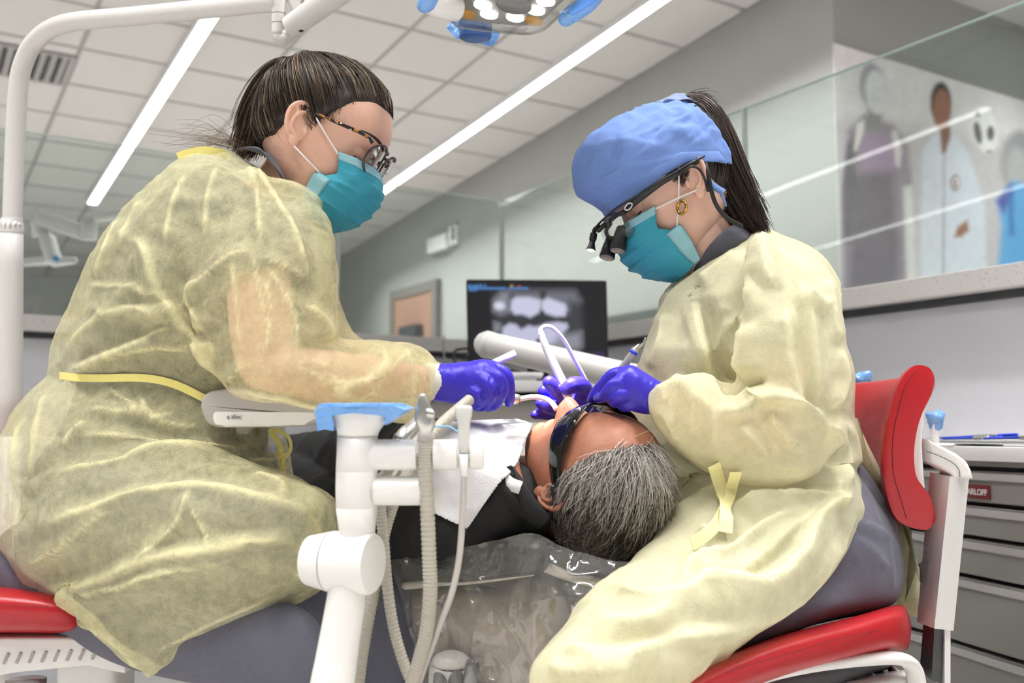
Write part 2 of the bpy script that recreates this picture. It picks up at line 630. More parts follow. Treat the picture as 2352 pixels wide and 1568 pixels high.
# ---- half-height partition with stone ledge and glass
m_stone = NT('speckled stone ledge')
_b = m_stone.n('ShaderNodeBsdfPrincipled')
_b.inputs['Roughness'].default_value = .35
_tc = m_stone.n('ShaderNodeTexCoord')
_vo = m_stone.n('ShaderNodeTexVoronoi')
_vo.inputs['Scale'].default_value = 95
m_stone.l(_tc.outputs['Object'], _vo.inputs['Vector'])
_cr = m_stone.n('ShaderNodeValToRGB')
_cr.color_ramp.elements[0].position = .12
_cr.color_ramp.elements[0].color = (*srgb(176, 166, 156), 1)
_cr.color_ramp.elements[1].position = .2
_cr.color_ramp.elements[1].color = (*srgb(226, 222, 219), 1)
m_stone.l(_vo.outputs['Distance'], _cr.inputs[0])
m_stone.l(_cr.outputs[0], _b.inputs['Base Color'])
m_stone.l(_b.outputs[0], m_stone.out.inputs['Surface'])
m_stone = m_stone.m
LZ = 1.20
struct('wall_partition', [boxr(B1 + .05, B1 + .2, -2.0, A1 + .2, 0, LZ - .075), boxr(-6.8, B1 + .06, A1 + .05, A1 + .2, 0, LZ - .075)], m_wallk)
struct('trim_1', [boxr(B1 + .035, B1 + .215, -2.0, A1 + .21, LZ - .074, LZ - .056), boxr(-6.8, B1 + .05, A1 + .035, A1 + .215, LZ - .074, LZ - .056)], DGREY)
struct('trim_2', [boxr(B1, B1 + .3, -2.0, A1 + .30, LZ - .055, LZ, bev=.003), boxr(-6.8, B1 + .0, A1, A1 + .3, LZ - .055, LZ, bev=.003)], m_stone)
m_gl = glass_mat('clear glass', (.93, .97, .955), refl=1.0, clear=.97)
GT = 1.815
def pane(x0, x1, y0, y1, lab):
    o = struct('glass_pane', boxr(x0, x1, y0, y1, LZ + .001, GT), m_gl)
    return o
n_win = 0
def yglass(u):
    r = P(u, 300, 1) - CAM
    return r[1] * (B1 + .02) / r[0]
def xglass(u):
    r = P(u, 300, 1) - CAM
    return r[0] * (A1 + .02) / r[1]
ya = yglass(1710)
m_edge = mat('glass edge', srgb(196, 214, 208), .2, spec=.6)
m_seal = mat('frosted joint', srgb(205, 212, 210), .35)
gw = struct('window_1', boxr(B1 + .015, B1 + .027, ya + .004, A1 + .015, LZ + .001, GT), m_gl)
gw2 = struct('window_2', boxr(B1 + .015, B1 + .027, -1.6, ya - .004, LZ + .001, GT), m_gl)
xs = [B1 + .012, xglass(872), xglass(780), -1.2, -3.0]
xs = [B1 + .012, xglass(781), -2.0, -4.2]
gp = []
for k in range(len(xs) - 1):
    gp.append(struct('window_%d' % (k + 3), boxr(xs[k + 1] + .004, xs[k] - .004, A1 + .015, A1 + .027, LZ + .001, GT), m_gl))
struct('glass_edge', [boxr(B1 + .015, B1 + .027, ya + .004, A1 + .015, GT + .0005, GT + .003)], m_edge, gw)
struct('glass_edge', [boxr(B1 + .015, B1 + .027, -1.6, ya - .004, GT + .0005, GT + .003)], m_edge, gw2)
struct('glass_joint', [boxr(B1 + .013, B1 + .029, ya - .004, ya + .004, LZ, GT)], m_seal, gw2)
for k, o in enumerate(gp):
    struct('glass_edge', [boxr(xs[k + 1] + .004, xs[k] - .004, A1 + .015, A1 + .027, GT + .0005, GT + .003)], m_edge, o)
    struct('glass_joint', [boxr(xs[k + 1] - .006, xs[k + 1] + .006, A1 + .013, A1 + .029, LZ, GT)], m_seal, o)
struct('glass_joint', [boxr(B1 + .013, B1 + .029, A1 + .013, A1 + .029, LZ, GT)], m_seal, gw)
# ================================================================== picture wall, screen, background things
def raster(poly, pts, soft):
    """soft inside test of photo points against a polygon"""
    x, y = pts[:, 0], pts[:, 1]
    p = np.asarray(poly, float)
    ins = np.zeros(len(pts), bool)
    j = len(p) - 1
    for i in range(len(p)):
        c = ((p[i, 1] > y) != (p[j, 1] > y)) & (x < (p[j, 0] - p[i, 0]) * (y - p[i, 1]) / (p[j, 1] - p[i, 1] + 1e-9) + p[i, 0])
        ins ^= c
        j = i
    d, _, _ = seg_dist(pts, np.vstack([p, p[:1]]))
    d = np.where(ins, d, -d)
    return np.clip(d / soft * .5 + .5, 0, 1)
def ell(cx, cy, rx, ry, n=28, rot=0):
    a = np.linspace(0, 2 * pi, n, endpoint=False)
    x, y = rx * np.cos(a), ry * np.sin(a)
    return np.stack([cx + x * cos(rot) - y * sin(rot), cy + x * sin(rot) + y * cos(rot)], 1)
def paint(base, layers, pts):
    C = np.tile(np.array(srgb(*base)), (len(pts), 1))
    for poly, col, soft in layers:
        w = raster(poly, pts, soft)[:, None]
        C = C * (1 - w) + np.array(srgb(*col)) * w
    return C
def grid_sheet(o, ux, uy, nx, ny):
    s, t = np.meshgrid(np.linspace(0, 1, nx), np.linspace(0, 1, ny))
    V = np.asarray(o) + s.ravel()[:, None] * ux + t.ravel()[:, None] * uy
    Fc = [(j * nx + i, j * nx + i + 1, (j + 1) * nx + i + 1, (j + 1) * nx + i) for j in range(ny - 1) for i in range(nx - 1)]
    return V, Fc
def on_plane_y(u, v, y):
    r = P(u, v, 1) - CAM
    return CAM + r * (y / r[1])
# ---- wall mural (a print on the picture wall)
c0 = on_plane_y(1914, 98, YP - .012)
c1 = on_plane_y(2600, 300, YP - .012)
x0_, x1_, z1_, z0_ = c0[0], c1[0], c0[2], 1.0
V, Fc = grid_sheet((x0_, YP - .012, z0_), np.array([x1_ - x0_, 0, 0]), np.array([0, 0, z1_ - z0_]), 240, 200)
q = proj(V)[:, :2]
G = lambda v: (v, v, v + 2)
L = [([(1900, 262), (2352, 330), (2700, 380), (2700, 700), (1900, 700)], (186, 182, 185), 20),
     ([(1945, 300), (1985, 262), (2050, 285), (2085, 330), (2098, 440), (2105, 700), (1935, 700), (1938, 430)], (148, 138, 148), 8),
     ([(1975, 310), (2050, 310), (2075, 350), (2060, 390), (1985, 385)], (164, 144, 166), 14),
     ([(1950, 400), (2050, 395), (2066, 560), (2060, 700), (1948, 700), (1955, 480)], (118, 112, 120), 12),
     ([(1945, 330), (1962, 310), (1968, 420), (1955, 560), (1936, 560), (1934, 430)], (112, 108, 114), 6),
     ([(1968, 285), (1985, 275), (1985, 300), (1968, 345), (1962, 345)], (214, 210, 208), 4),
     ([(2048, 300), (2060, 300), (2072, 345), (2066, 385), (2058, 380)], (208, 205, 204), 4),
     ([(2075, 430), (2096, 425), (2104, 560), (2110, 700), (2085, 700)], (205, 204, 203), 6),
     ([(1992, 250), (2028, 262), (2018, 300), (1996, 300)], (140, 138, 142), 6),
     (ell(2005, 200, 30, 56, rot=-.12), (150, 148, 156), 6),
     (ell(2014, 212, 27, 50, rot=-.1), (203, 203, 204), 6),
     ([(2118, 345), (2145, 312), (2158, 298), (2200, 312), (2228, 360), (2262, 470), (2268, 700), (2112, 700)], (201, 206, 216), 6),
     ([(2158, 290), (2182, 290), (2184, 312), (2172, 352), (2163, 352)], (128, 92, 78), 4),
     ([(2166, 352), (2171, 352), (2170, 700), (2162, 700)], (172, 168, 172), 3),
     (ell(2161, 235, 24, 47), (40, 38, 40), 5),
     (ell(2163, 252, 21, 48), (146, 100, 80), 5),
     (ell(2194, 420, 11, 18), (70, 66, 72), 3), (ell(2195, 420, 8.5, 14), (226, 222, 222), 2), (ell(2194, 418, 3.5, 6), (150, 60, 66), 2), (ell(2195, 427, 4, 3), (60, 58, 64), 2),
     ([(2200, 520), (2222, 505), (2226, 530), (2205, 545), (2192, 545)], (148, 106, 86), 5),
     (ell(2262, 298, 31, 54, rot=-.2), (220, 218, 217), 5), (ell(2246, 305, 9, 26, rot=-.2), (96, 94, 98), 4), (ell(2275, 306, 9, 17), (96, 94, 98), 4), (ell(2245, 262, 7, 6), (96, 94, 98), 3), (ell(2272, 348, 7, 3), (110, 108, 110), 3),
     (ell(2342, 372, 44, 72), (150, 149, 152), 8), (ell(2338, 390, 26, 52), (172, 170, 172), 10),
     ([(2290, 460), (2325, 415), (2420, 430), (2450, 700), (2285, 700), (2300, 520)], (96, 158, 206), 8),
     ([(2288, 462), (2322, 420), (2330, 440), (2306, 490)], (86, 92, 160), 6),
     ([(2315, 440), (2326, 432), (2330, 540), (2318, 540)], (64, 112, 168), 6)]
C = paint((207, 203, 205), L, q)
C *= 1.3
C *= (1 + .05 * vnoise(V * 22, 3) + .05 * vnoise(V * 60, 4))[:, None]
mural = thing('wall_mural', 'large printed wall mural with faceless people and a football on the grey wall', 'mural', ((x0_ + x1_) / 2, YP - .01, z0_))
obj('print', (V, Fc), vcol_mat('mural print', rough=.7), mural, attrs={'col': np.clip(C, 0, 1)}, smooth=False)
obj('backing', [boxr(x0_, x1_, YP - .0115, YP - .001, z0_, z1_)], m_far, mural, smooth=False)
# ---- exit sign: a reflection in the glass, built as a solid box
def on_plane_x(u, v, x):
    r = P(u, v, 1) - CAM
    return CAM + r * (x / r[0])
s0_, s1_ = on_plane_x(1050, 520, WX - .03), on_plane_x(990, 583, WX - .03)
t = thing('exit_sign_reflection', 'small white sign box with green marks mirrored in the glass, built solid on the wall', 'sign', ((s0_[0] + WX) / 2, (s0_[1] + s1_[1]) / 2, s1_[2]))
ym = s0_[1] * .72 + s1_[1] * .28
obj('sign_box', [boxr(WX - .08, WX - .001, ym, s1_[1], s1_[2], s0_[2] - .04, bev=.006)], WHITEM, t)
obj('side_panel', [boxr(WX - .05, WX - .001, s0_[1], ym - .01, s1_[2] + .02, s0_[2] + .02, bev=.004)], WHITE, t)
green = mat('green lettering', srgb(40, 92, 62), .5)
text_obj('lettering', 'EXIT', min((ym - s0_[1]) * .95, (s0_[2] - s1_[2]) / 2.7), np.array([WX - .0525, s0_[1] + (ym - s0_[1]) * .12, s1_[2] + .06]), UPW, np.array([0, 1.0, 0]), green, t, bold=.004)
# ---- air vent in the ceiling
def on_ceiling(u, v, dz=0):
    r = P(u, v, 1) - CAM
    return CAM + r * ((Z0 + dz - CAMZ) / (r[2] - KS * r[1]))
vc = on_ceiling(55, 142)
t = thing('air_vent', 'grey slatted ceiling air vent behind the bent white arm', 'vent', (vc[0], vc[1], zc(vc[1])))
obj('frame', [slab(vc[0] - .3, vc[0] + .3, vc[1] - .26, vc[1] - .22, -.02, -.006), slab(vc[0] - .3, vc[0] + .3, vc[1] + .22, vc[1] + .26, -.02, -.006), slab(vc[0] - .3, vc[0] - .26, vc[1] - .22, vc[1] + .22, -.02, -.006), slab(vc[0] + .26, vc[0] + .3, vc[1] - .22, vc[1] + .22, -.02, -.006)], m_grid, t, smooth=False)
obj('recess', [slab(vc[0] - .26, vc[0] + .26, vc[1] - .22, vc[1] + .22, -.008, -.005)], DGREY, t, smooth=False)
for k in range(8):
    xx = vc[0] - .23 + k * .066
    obj('slat', [slab(xx - .017, xx + .017, vc[1] - .22, vc[1] + .22, -.018, -.012)], m_grid, t, smooth=False)
# ---- monitor
MD = 3.2
t = thing('computer_monitor', 'black computer monitor showing a dental x-ray in front of the glass corner', 'monitor', np.array([*P(1236, 880, MD + .06)[:2], P(1190, 896, 3.0)[2] + .016]))
mo = lambda u, v, dd=0: P(u, v, MD + dd)
mc = (mo(1070, 642) + mo(1398, 830)) / 2
wv, hv = mo(1394, 644) - mo(1070, 642), mo(1070, 642) - mo(1074, 830)
wl_, hl_ = np.linalg.norm(wv), np.linalg.norm(hv)
mx_, mz_ = nrm(wv), nrm(hv)
my_ = np.cross(mz_, mx_)
obj('casing', [box(mc + my_ * .022, wl_, .04, hl_, mx_, my_, mz_, bev=.006)], BLACKP, t, autosmooth=40)
so = mc - mx_ * (wl_ / 2 - .004) - mz_ * (hl_ / 2 - .006) - my_ * .0012
V, Fc = grid_sheet(so, mx_ * (wl_ - .008), mz_ * (hl_ - .012), 190, 110)
q = proj(V)[:, :2]
bl = (84, 138, 200)
L = [([(1130, 672), (1310, 668), (1330, 690), (1338, 800), (1325, 806), (1135, 800)], (62, 62, 66), 10),
     ([(1134, 690), (1150, 672), (1168, 668), (1172, 715), (1150, 722), (1134, 714)], (150, 150, 162), 10),
     (ell(1147, 702, 12, 9), (225, 226, 245), 5),
     ([(1178, 668), (1320, 668), (1334, 690), (1310, 720), (1180, 690)], (124, 124, 134), 12),
     ([(1240, 668), (1256, 668), (1250, 686), (1242, 686)], (58, 58, 62), 5),
     ([(1175, 690), (1185, 682), (1215, 682), (1240, 688), (1243, 700), (1238, 718), (1218, 729), (1200, 722), (1182, 722), (1173, 710)], (214, 214, 240), 5),
     ([(1245, 692), (1258, 684), (1275, 690), (1298, 698), (1304, 710), (1298, 726), (1276, 727), (1254, 720), (1244, 708)], (216, 216, 242), 5),
     ([(1308, 690), (1336, 700), (1336, 790), (1308, 750)], (70, 70, 76), 12),
     ([(1134, 738), (1150, 742), (1150, 760), (1134, 765)], (140, 140, 150), 6),
     ([(1155, 752), (1170, 742), (1185, 745), (1197, 756), (1215, 747), (1228, 750), (1240, 748), (1255, 742), (1280, 739), (1302, 742), (1305, 752), (1296, 762), (1290, 790), (1150, 800)], (205, 206, 232), 5),
     ([(1285, 770), (1335, 762), (1336, 795), (1325, 803), (1260, 800)], (150, 150, 162), 10),
     ([(1232, 779), (1242, 776), (1241, 786), (1232, 786)], (40, 40, 44), 3),
     ([(1362, 810), (1386, 810), (1386, 822), (1362, 822)], (72, 52, 110), 6)]
for k, (a, b, y, h) in enumerate([(1074, 1084, 657, 3), (1086, 1098, 657, 3), (1100, 1108, 656, 3), (1112, 1116, 656, 3), (1075, 1162, 662, 2.6), (1168, 1213, 662, 2.6), (1078, 1096, 666, 2)]):
    L.append(([(a, y - h), (b, y - h), (b, y + h), (a, y + h)], bl, 2))
L.append((ell(1175, 656, 3, 2.5), (200, 160, 60), 2))
L.append((ell(1193, 657, 4, 2.5), (180, 70, 70), 2))
C = paint((36, 36, 38), L, q)
obj('screen', (V, Fc), vcol_mat('lit screen', emit=.95, rough=.3), t, attrs={'col': C}, smooth=False)
ZW = P(1190, 896, 3.0)[2] + .016
sb_ = P(1236, 872, MD + .06)
obj('stand', [box(np.array([sb_[0], sb_[1], (sb_[2] + .2 + ZW) / 2]), .07, .04, sb_[2] + .2 - ZW - .012, RT, FWH, bev=.004), box(np.array([sb_[0], sb_[1], ZW + .006]), .24, .18, .012, RT, FWH, bev=.004)], BLACKP, t, autosmooth=40)
obj('cable', [tube([P(1075, 800, MD + .05), P(1046, 805, MD + .02), P(1044, 830, MD), P(1062, 838, MD), P(1085, 825, MD + .02)], .004, 8), tube([P(1020, 772, MD + .6), P(1018, 800, MD + .4), P(1030, 840, MD + .1), P(1080, 846, MD)], .003, 8), tube([P(1060, 818, MD), P(1085, 818, MD)], .012, 8)], BLACKP, t)
# ---- side counter behind the patient
cb = P(1190, 960, 3.0)
t = thing('side_counter', 'pale low counter below the monitor, behind the gloved hands', 'counter', (cb[0], cb[1], 0))
zt = P(1190, 896, 3.0)[2]
obj('worktop', [box((cb[0], cb[1], zt), .85, .5, .03, RT, FWH, bev=.004)], WHITEM, t, autosmooth=40)
obj('cabinet_body', [box((cb[0], cb[1], zt / 2 - .01), .8, .45, zt - .03, RT, FWH, bev=.004)], mat('taupe laminate', srgb(150, 143, 138), .5), t, autosmooth=40)
for sx in (-.27, .0, .27):
    obj('door', [box(np.array([cb[0], cb[1], zt / 2]) + RT * sx - FWH * .231, .25, .016, zt - .2, RT, FWH, bev=.003)], WHITE, t, autosmooth=40)
kq = P(1185, 880, 3.0)
t = thing('keyboard_tray', 'white shallow tray on the low counter under the monitor', 'tray', (kq[0], kq[1], zt + .016))
obj('tray', [box((kq[0], kq[1], zt + .043), .16, .18, .012, RT, FWH, bev=.004), box((kq[0], kq[1], zt + .0265), .12, .14, .021, RT, FWH, bev=.004)], WHITEM, t)
obj('cable', [tube([P(1150, 850, 3.0), P(1180, 855, 2.95), P(1205, 872, 2.95), P(1212, 880, 3.0)], .004, 8), tube([P(1175, 850, 3.0), P(1200, 858, 2.95), P(1212, 876, 2.95)], .004, 8)], BLACKP, t)
# ---- white support arm of the delivery unit
t = thing('support_arm', 'thick white tubular support arm crossing in front of the monitor', 'support arm', P(1500, 960, 2.2))
A_, B_ = P(1118, 791, 2.25), P(1640, 912, 2.0)
obj('tube', [tube([A_, B_], [.030, .031], 28, seg=8, round_ends=True)], WHITE, t)
obj('end_cap', [tube([A_ - nrm(B_ - A_) * .004, A_ + nrm(B_ - A_) * .012], .0312, 28)], WHITEM, t)
obj('post', [tube([B_, B_ - UPW * .4, np.array([B_[0], B_[1], 0.01])], .03, 20)], WHITE, t)
obj('foot', [tube([np.array([B_[0], B_[1], 0.0]), np.array([B_[0], B_[1], 0.03])], .14, 24)], WHITE, t)
# ---- second dental unit beyond the left glass
FD = 5.0
t = thing('far_treatment_light', 'blurred white treatment light on a jointed arm beyond the left glass', 'dental light', P(120, 790, FD))
obj('upper_arm', [tube([P(205, 540, FD), P(205, 515, FD), P(212, 502, FD), P(240, 496, FD), P(420, 484, FD)], .028, 14, seg=40)], WHITE, t)
obj('joint', [tube([P(204, 505, FD), P(204, 552, FD)], .04, 14)], WHITE, t)
obj('spring_arm', [box((P(80, 497, FD) + P(195, 535, FD)) / 2, np.linalg.norm(P(80, 497, FD) - P(195, 535, FD)), .06, .075, P(195, 535, FD) - P(80, 497, FD), FW, bev=.015)], WHITE, t)
obj('yoke', [tube([P(84, 500, FD), P(88, 535, FD)], .03, 12), tube([P(76, 537, FD), P(112, 535, FD)], .02, 12)], WHITE, t)
obj('lamp_head', [box((P(105, 540, FD) + P(128, 606, FD)) / 2, .06, .1, .15, D(.95, .3, 0), FW, bev=.02), tube([P(125, 602, FD), P(170, 598, FD)], [.025, .018], 12, round_ends=True), tube([P(60, 602, FD), P(110, 598, FD)], [.02, .024], 12, round_ends=True)], WHITE, t)
obj('handle_film', [ellipsoid(P(128, 594, FD - .06), RT * .017, UP * .017, FW * .01)], mat('blue film opaque', srgb(96, 160, 222), .4), t)
obj('stand', [tube([P(420, 484, FD), P(430, 600, FD), np.array([*P(430, 900, FD)[:2], 0.0])], .03, 12)], WHITE, t)
fdv = P(140, 740, 3.88)
fdv[1] = A1 + .16
fdv[2] = LZ
t = thing('far_device', 'small blurred grey device with a red base on the far ledge', 'device', fdv)
obj('body', [box(fdv + UPW * .052, .06, .06, .035, RT, FWH, bev=.008)], mat('grey plastic', srgb(150, 148, 148), .5), t)
obj('base', [box(fdv + UPW * .018, .05, .06, .034, RT, FWH, bev=.004)], mat('red plastic', srgb(196, 70, 84), .5), t)
# ================================================================== lamp pole and operating light
LD = 1.85
t = thing('operating_light', 'white bent-pole operating light with a clear lens over the patient', 'dental light', (P(25, 1000, LD)[0], P(25, 1000, LD)[1], 0.0))
base = np.array([P(24, 1000, LD)[0], P(24, 1000, LD)[1], 0.0])
bot = P(22, 1000, LD)
obj('pole', [tube([P(24, 512, LD), bot], [.0222, .0225], 28, seg=6), tube([bot, base], .0225, 24)], WHITE, t)
obj('collar', [tube([P(27, 500, LD), P(27, 506, LD), P(25, 520, LD), P(24, 535, LD)], [.0185, .0190, .0225, .0228], 28)], WHITEM, t)
for k in range(7):
    a = -1.2 + 2.4 * k / 6
    c_ = P(26, 517, LD) + (RT * sin(a) - FW * cos(a)) * .0218
    obj('collar_rib', [box(c_, .003, .003, .016, RT * cos(a) + FW * sin(a), -FW)], WHITE, t)
obj('pole_base', [tube([base, base + UPW * .05], [.12, .1], 28)], WHITE, t)
up_pts = [P(28, 508, LD), P(34, 350, LD), P(41, 220, LD - .01), P(52, 150, LD - .02), P(84, 92, LD - .04), P(150, 54, LD - .07), P(300, 38, LD - .12), P(480, 20, LD - .19), P(640, 4, LD - .25)]
obj('bent_tube', [tube(up_pts, [.0172, .0172, .0170, .0168, .0165, .0162, .016, .0156, .015], 26, seg=90)], WHITE, t)
JD = 1.6
obj('joint', [tube([P(640, -60, JD), P(640, 10, JD), P(640, 82, JD)], .0112, 24), tube([P(640, 70, JD), P(641, 86, JD), P(652, 90, JD), P(664, 80, JD)], [.0112, .011, .0105, .010], 20, round_ends=True)], WHITE, t)
obj('joint_ring', [tube([P(640, 31, JD), P(640, 33, JD)], .01145, 24), tube([P(640, 53, JD), P(640, 55, JD)], .01145, 24)], m_grid, t)
axa = P(830, -48, JD - .08) - P(655, 66, JD)
ca = (P(830, -48, JD - .08) + P(655, 66, JD)) / 2
na = nrm(np.cross(nrm(axa), FW))
obj('spring_arm', [box(ca, np.linalg.norm(axa) * .92, .034, .036, axa, FW, bev=.012, seg=4), box(ca - na * .013 - nrm(axa) * .02, np.linalg.norm(axa) * 1.02, .024, .024, axa, FW, bev=.008, seg=3)] if False else [tube([P(668, 62, JD), P(840, -60, JD - .08)], [.0185, .02], 24, seg=3), box(P(700, 10, JD), .055, .028, .05, axa, FW, bev=.006), tube([P(655, 84, JD), P(700, 58, JD)], [.0105, .0105], 20)], WHITE, t, autosmooth=50)
obj('spring_opening', [tube([P(690, 62, JD - .012), P(704, 54, JD - .012)], [.0085, .0085], 14, round_ends=True)], BLACKP, t)
obj('screw', [ellipsoid(P(672, 47, JD - .0185), RT * .0018, UP * .003, FW * .001), ellipsoid(P(680, 28, JD - .0185), RT * .0012, UP * .0022, FW * .001)], DGREY, t)
text_obj('lettering', 'a dec', .02, P(691, 10, JD - .0152), D(.84, .54, 0), D(-.45, .9, 0), mat('grey print', srgb(140, 138, 134), .5), t)
obj('hidden_arm', [tube([P(840, -60, JD - .08), P(1000, -150, 1.5), P(1100, -140, 1.4), P(1150, -70, 1.32)], .016, 16, seg=30)], WHITE, t)
# lamp head
ld0 = P(1178, 8, 1.32)
lx, ly = D(.985, -.12, .1), D(.12, .13, .98)
ly = nrm(ly - lx * (lx @ ly))
ln = np.cross(lx, ly)
if ln[2] > 0: ln = -ln
def lamp_pt(u, v, off=0):
    """where the sight line meets the lens plane"""
    r = P(u, v, 1) - CAM
    s = ((ld0 + ln * off - CAM) @ ln) / (r @ ln)
    return CAM + r * s
out = [(1046, 0), (1033, 22), (1037, 37), (1051, 53), (1089, 61), (1175, 69), (1214, 71), (1245, 63), (1262, 52), (1290, 25), (1318, -4), (1335, -40), (1300, -62), (1200, -70), (1110, -66), (1062, -40)]
op = np.array([lamp_pt(u, v) for u, v in out])
m_clear = glass_mat('clear polycarbonate', (.93, .93, .92), refl=1.6, rough=.05, clear=.93)
opn = np.vstack([op, op[:1]])
ops = catmull(np.vstack([op[-1:], opn, op[1:2]]), 18 * 6 + 1)[6:-6][:-1]
lens = obj('lens', [prism(ops + ln * .004, ln, .006, bev=.002)], m_clear, t, autosmooth=40)
cen = ops.mean(0)
obj('lens_rim', [tube(np.vstack([ops, ops[:1]]) + ln * .004, .0022, 8, seg=len(ops) + 1, cap=False)], m_clear, t)
obj('lamp_body', [prism(cen + (ops - cen) * .93 - ln * .02, ln, .036, bev=.008)], mat('silver grey body', srgb(176, 174, 172), .35, vary=.02), t, autosmooth=40)
for k in range(16):
    s = -1 + 2 * (k + .5) / 16
    obj('lens_rib', [box(cen + lx * s * .065 + ly * (-.026) + ln * .0075, .0016, .03, .001, D(.6, .4, .6), ly)], m_clear, t) if False else None
m_ledw = emis('white led', (1, .98, .86), 4)
m_amber = mat('amber led', srgb(196, 140, 30), .3, emit=srgb(196, 140, 20), es=.35)
for (u, v) in [(1109, 13), (1123, 34), (1183, 41), (1231, 25), (1253, 4), (1130, -14), (1230, -18)]:
    c_ = lamp_pt(u, v, .0005)
    obj('led', [tube([c_ - ln * .002, c_ + ln * .0006], .0125, 18)], m_ledw, t)
for (u, v) in [(1073, 34), (1226, 50)]:
    c_ = lamp_pt(u, v, .0005)
    obj('amber_led', [tube([c_ - ln * .002, c_ + ln * .0006], .0122, 18)], m_amber, t)
c_ = lamp_pt(1180, 12, .0008)
obj('sensor_window', [tube([c_ - ln * .002, c_ + ln * .0007], .024, 28)], mat('grey window', srgb(150, 148, 148), .2), t)
m_film = glass_mat('blue barrier film', srgb(150, 190, 250), refl=2.2, rough=.12, clear=.95)
BLUEF = mat('blue barrier film on handle', srgb(122, 178, 248), .16, vary=.14, vscale=60, spec=.8, bump=1.0, bscale=70)
for n_ in BLUEF.node_tree.nodes:
    if n_.type == 'BSDF_PRINCIPLED':
        n_.inputs['Alpha'].default_value = .78
    if n_.type == 'BUMP':
        n_.inputs['Distance'].default_value = .006
DBLUEF = mat('dark handle in blue film', srgb(48, 92, 158), .2, vary=.15, vscale=50, spec=.7)
obj('lower_handle', [tube([P(1092, 45, 1.46), P(1092, 70, 1.455), P(1092, 84, 1.455)], [.0248, .0246, .0236], 26), ellipsoid(P(1092, 84, 1.455), RT * .0242, FW * .0242, UP * .0075)], DBLUEF, t)
hs = np.array([P(u, v, d) for u, v, d in [(1024, 62, 1.485), (1040, 48, 1.49), (1120, 64, 1.49), (1150, 74, 1.485), (1140, 97, 1.483), (1129, 107, 1.482), (1085, 96, 1.482), (1046, 88, 1.483)]])
obj('handle_film', [prism(hs, FW, .0012)], BLUEF, t, smooth=False)
obj('side_body', [tube([P(1050, 22, 1.33), P(1010, 12, 1.31), P(985, 4, 1.3)], [.016, .017, .015], 20)], WHITE, t)
obj('left_handle', [tube([P(990, -20, 1.29), P(982, 5, 1.29), P(975, 12, 1.29)], [.014, .0115, .010], 18, round_ends=True)], BLUEF, t)
obj('right_handle', [tube([P(1384, -38, 1.26), P(1350, 6, 1.27), P(1300, 42, 1.28)], [.0125, .0125, .0105], 20, round_ends=True)], BLUEF, t)
obj('handle_grip', [tube([P(1372, -14, 1.25), P(1340, 10, 1.25), P(1316, 28, 1.255)], [.006, .006, .004], 12, round_ends=True)], mat('blue film bright', srgb(96, 160, 250), .2), t)
sp = bpy.data.lights.new('operating_beam', 'SPOT')
sp.energy = 140
sp.spot_size = radians(16)
sp.spot_blend = .5
sp.shadow_soft_size = .05
sp.color = (1, .98, .95)
so_ = bpy.data.objects.new('operating_beam', sp)
COL.objects.link(so_)
lp = lamp_pt(1178, 20, .02)
tg = P(1285, 890, 1.38)
so_.location = tuple(lp)
import mathutils
so_.rotation_euler = mathutils.Vector(tuple(tg - lp)).to_track_quat('-Z', 'Y').to_euler()
# ================================================================== stools, cabinet, instrument holder, patient chair
RED = mat('red vinyl', srgb(176, 24, 34), .36, vary=.05, vscale=30, bump=.12, bscale=500)
GREYPAD = mat('grey armrest pad', srgb(176, 170, 166), .5, vary=.02)
STEELG = mat('grey metal', srgb(128, 130, 134), .3, metal=.8)
SEAM = mat('red seam', srgb(112, 14, 22), .5)
HOSE = mat('beige ribbed hose', srgb(178, 172, 160), .42, vary=.05)
def ribbed(pts, r, seg, rib=.0042, amp=.07, n=14):
    """corrugated hose"""
    pts = np.asarray(pts, float)
    L = np.sum(np.linalg.norm(np.diff(pts, axis=0), axis=1))
    k = int(L / rib) * 4
    X = catmull(pts, k + 1)
    ph = np.arange(k + 1) % 4
    rad = r * (1 + amp * np.array([1, .3, -1, .3])[ph])
    T, N, B = frames(X)
    a = np.linspace(0, 2 * pi, n, endpoint=False)
    R = X[:, None] + rad[:, None, None] * (np.cos(a)[None, :, None] * N[:, None] + np.sin(a)[None, :, None] * B[:, None])
    return rings_mesh(R)
# ---- assistant's stool on the left
SD = 1.45
t = thing('assistant_stool', 'red and white wheeled stool under the left clinician with a grey armrest', 'stool', (P(100, 1500, SD)[0], P(100, 1500, SD)[1], 0))
obj('seat_cushion', [pxloft([(-330, 1385, -330, 1440, SD, .05), (-300, 1350, -300, 1455, SD, .18), (-150, 1340, -150, 1456, SD, .21), (40, 1352, 40, 1455, SD, .21), (160, 1370, 160, 1456, SD, .19), (205, 1400, 208, 1452, SD, .12), (216, 1430, 217, 1446, SD, .04)], 40, e=3.2)], RED, t)
obj('seam', [tube([P(-300, 1392, SD - .207), P(-100, 1390, SD - .212), P(40, 1391, SD - .211), P(110, 1394, SD - .204)], .0006, 6)], SEAM, t)
obj('seat_pan', [box(P(-50, 1458, SD), .27, .28, .012, RT, FWH, bev=.004)], BLACKP, t)
bs = np.array([P(u, v, SD - .14) for u, v in [(-300, 1464), (228, 1464), (262, 1490), (291, 1526), (286, 1548), (200, 1530), (40, 1545), (-60, 1562), (-300, 1580)]])
obj('seat_base', [prism(bs + FW * .1, FW, .2, bev=.004)], WHITE, t, autosmooth=45)
for k in range(9):
    u = 14 + k * 29
    obj('vent_slot', [box(P(u, 1512 - k * 1.5, SD - .141), .004, .002, .016, D(.9, -.4, 0), FW, bev=.0008)], GREYPAD, t)
obj('tilt_housing', [box(P(222, 1556, SD - .02), .085, .09, .07, RT, FWH, bev=.015, seg=3)], WHITE, t, autosmooth=45)
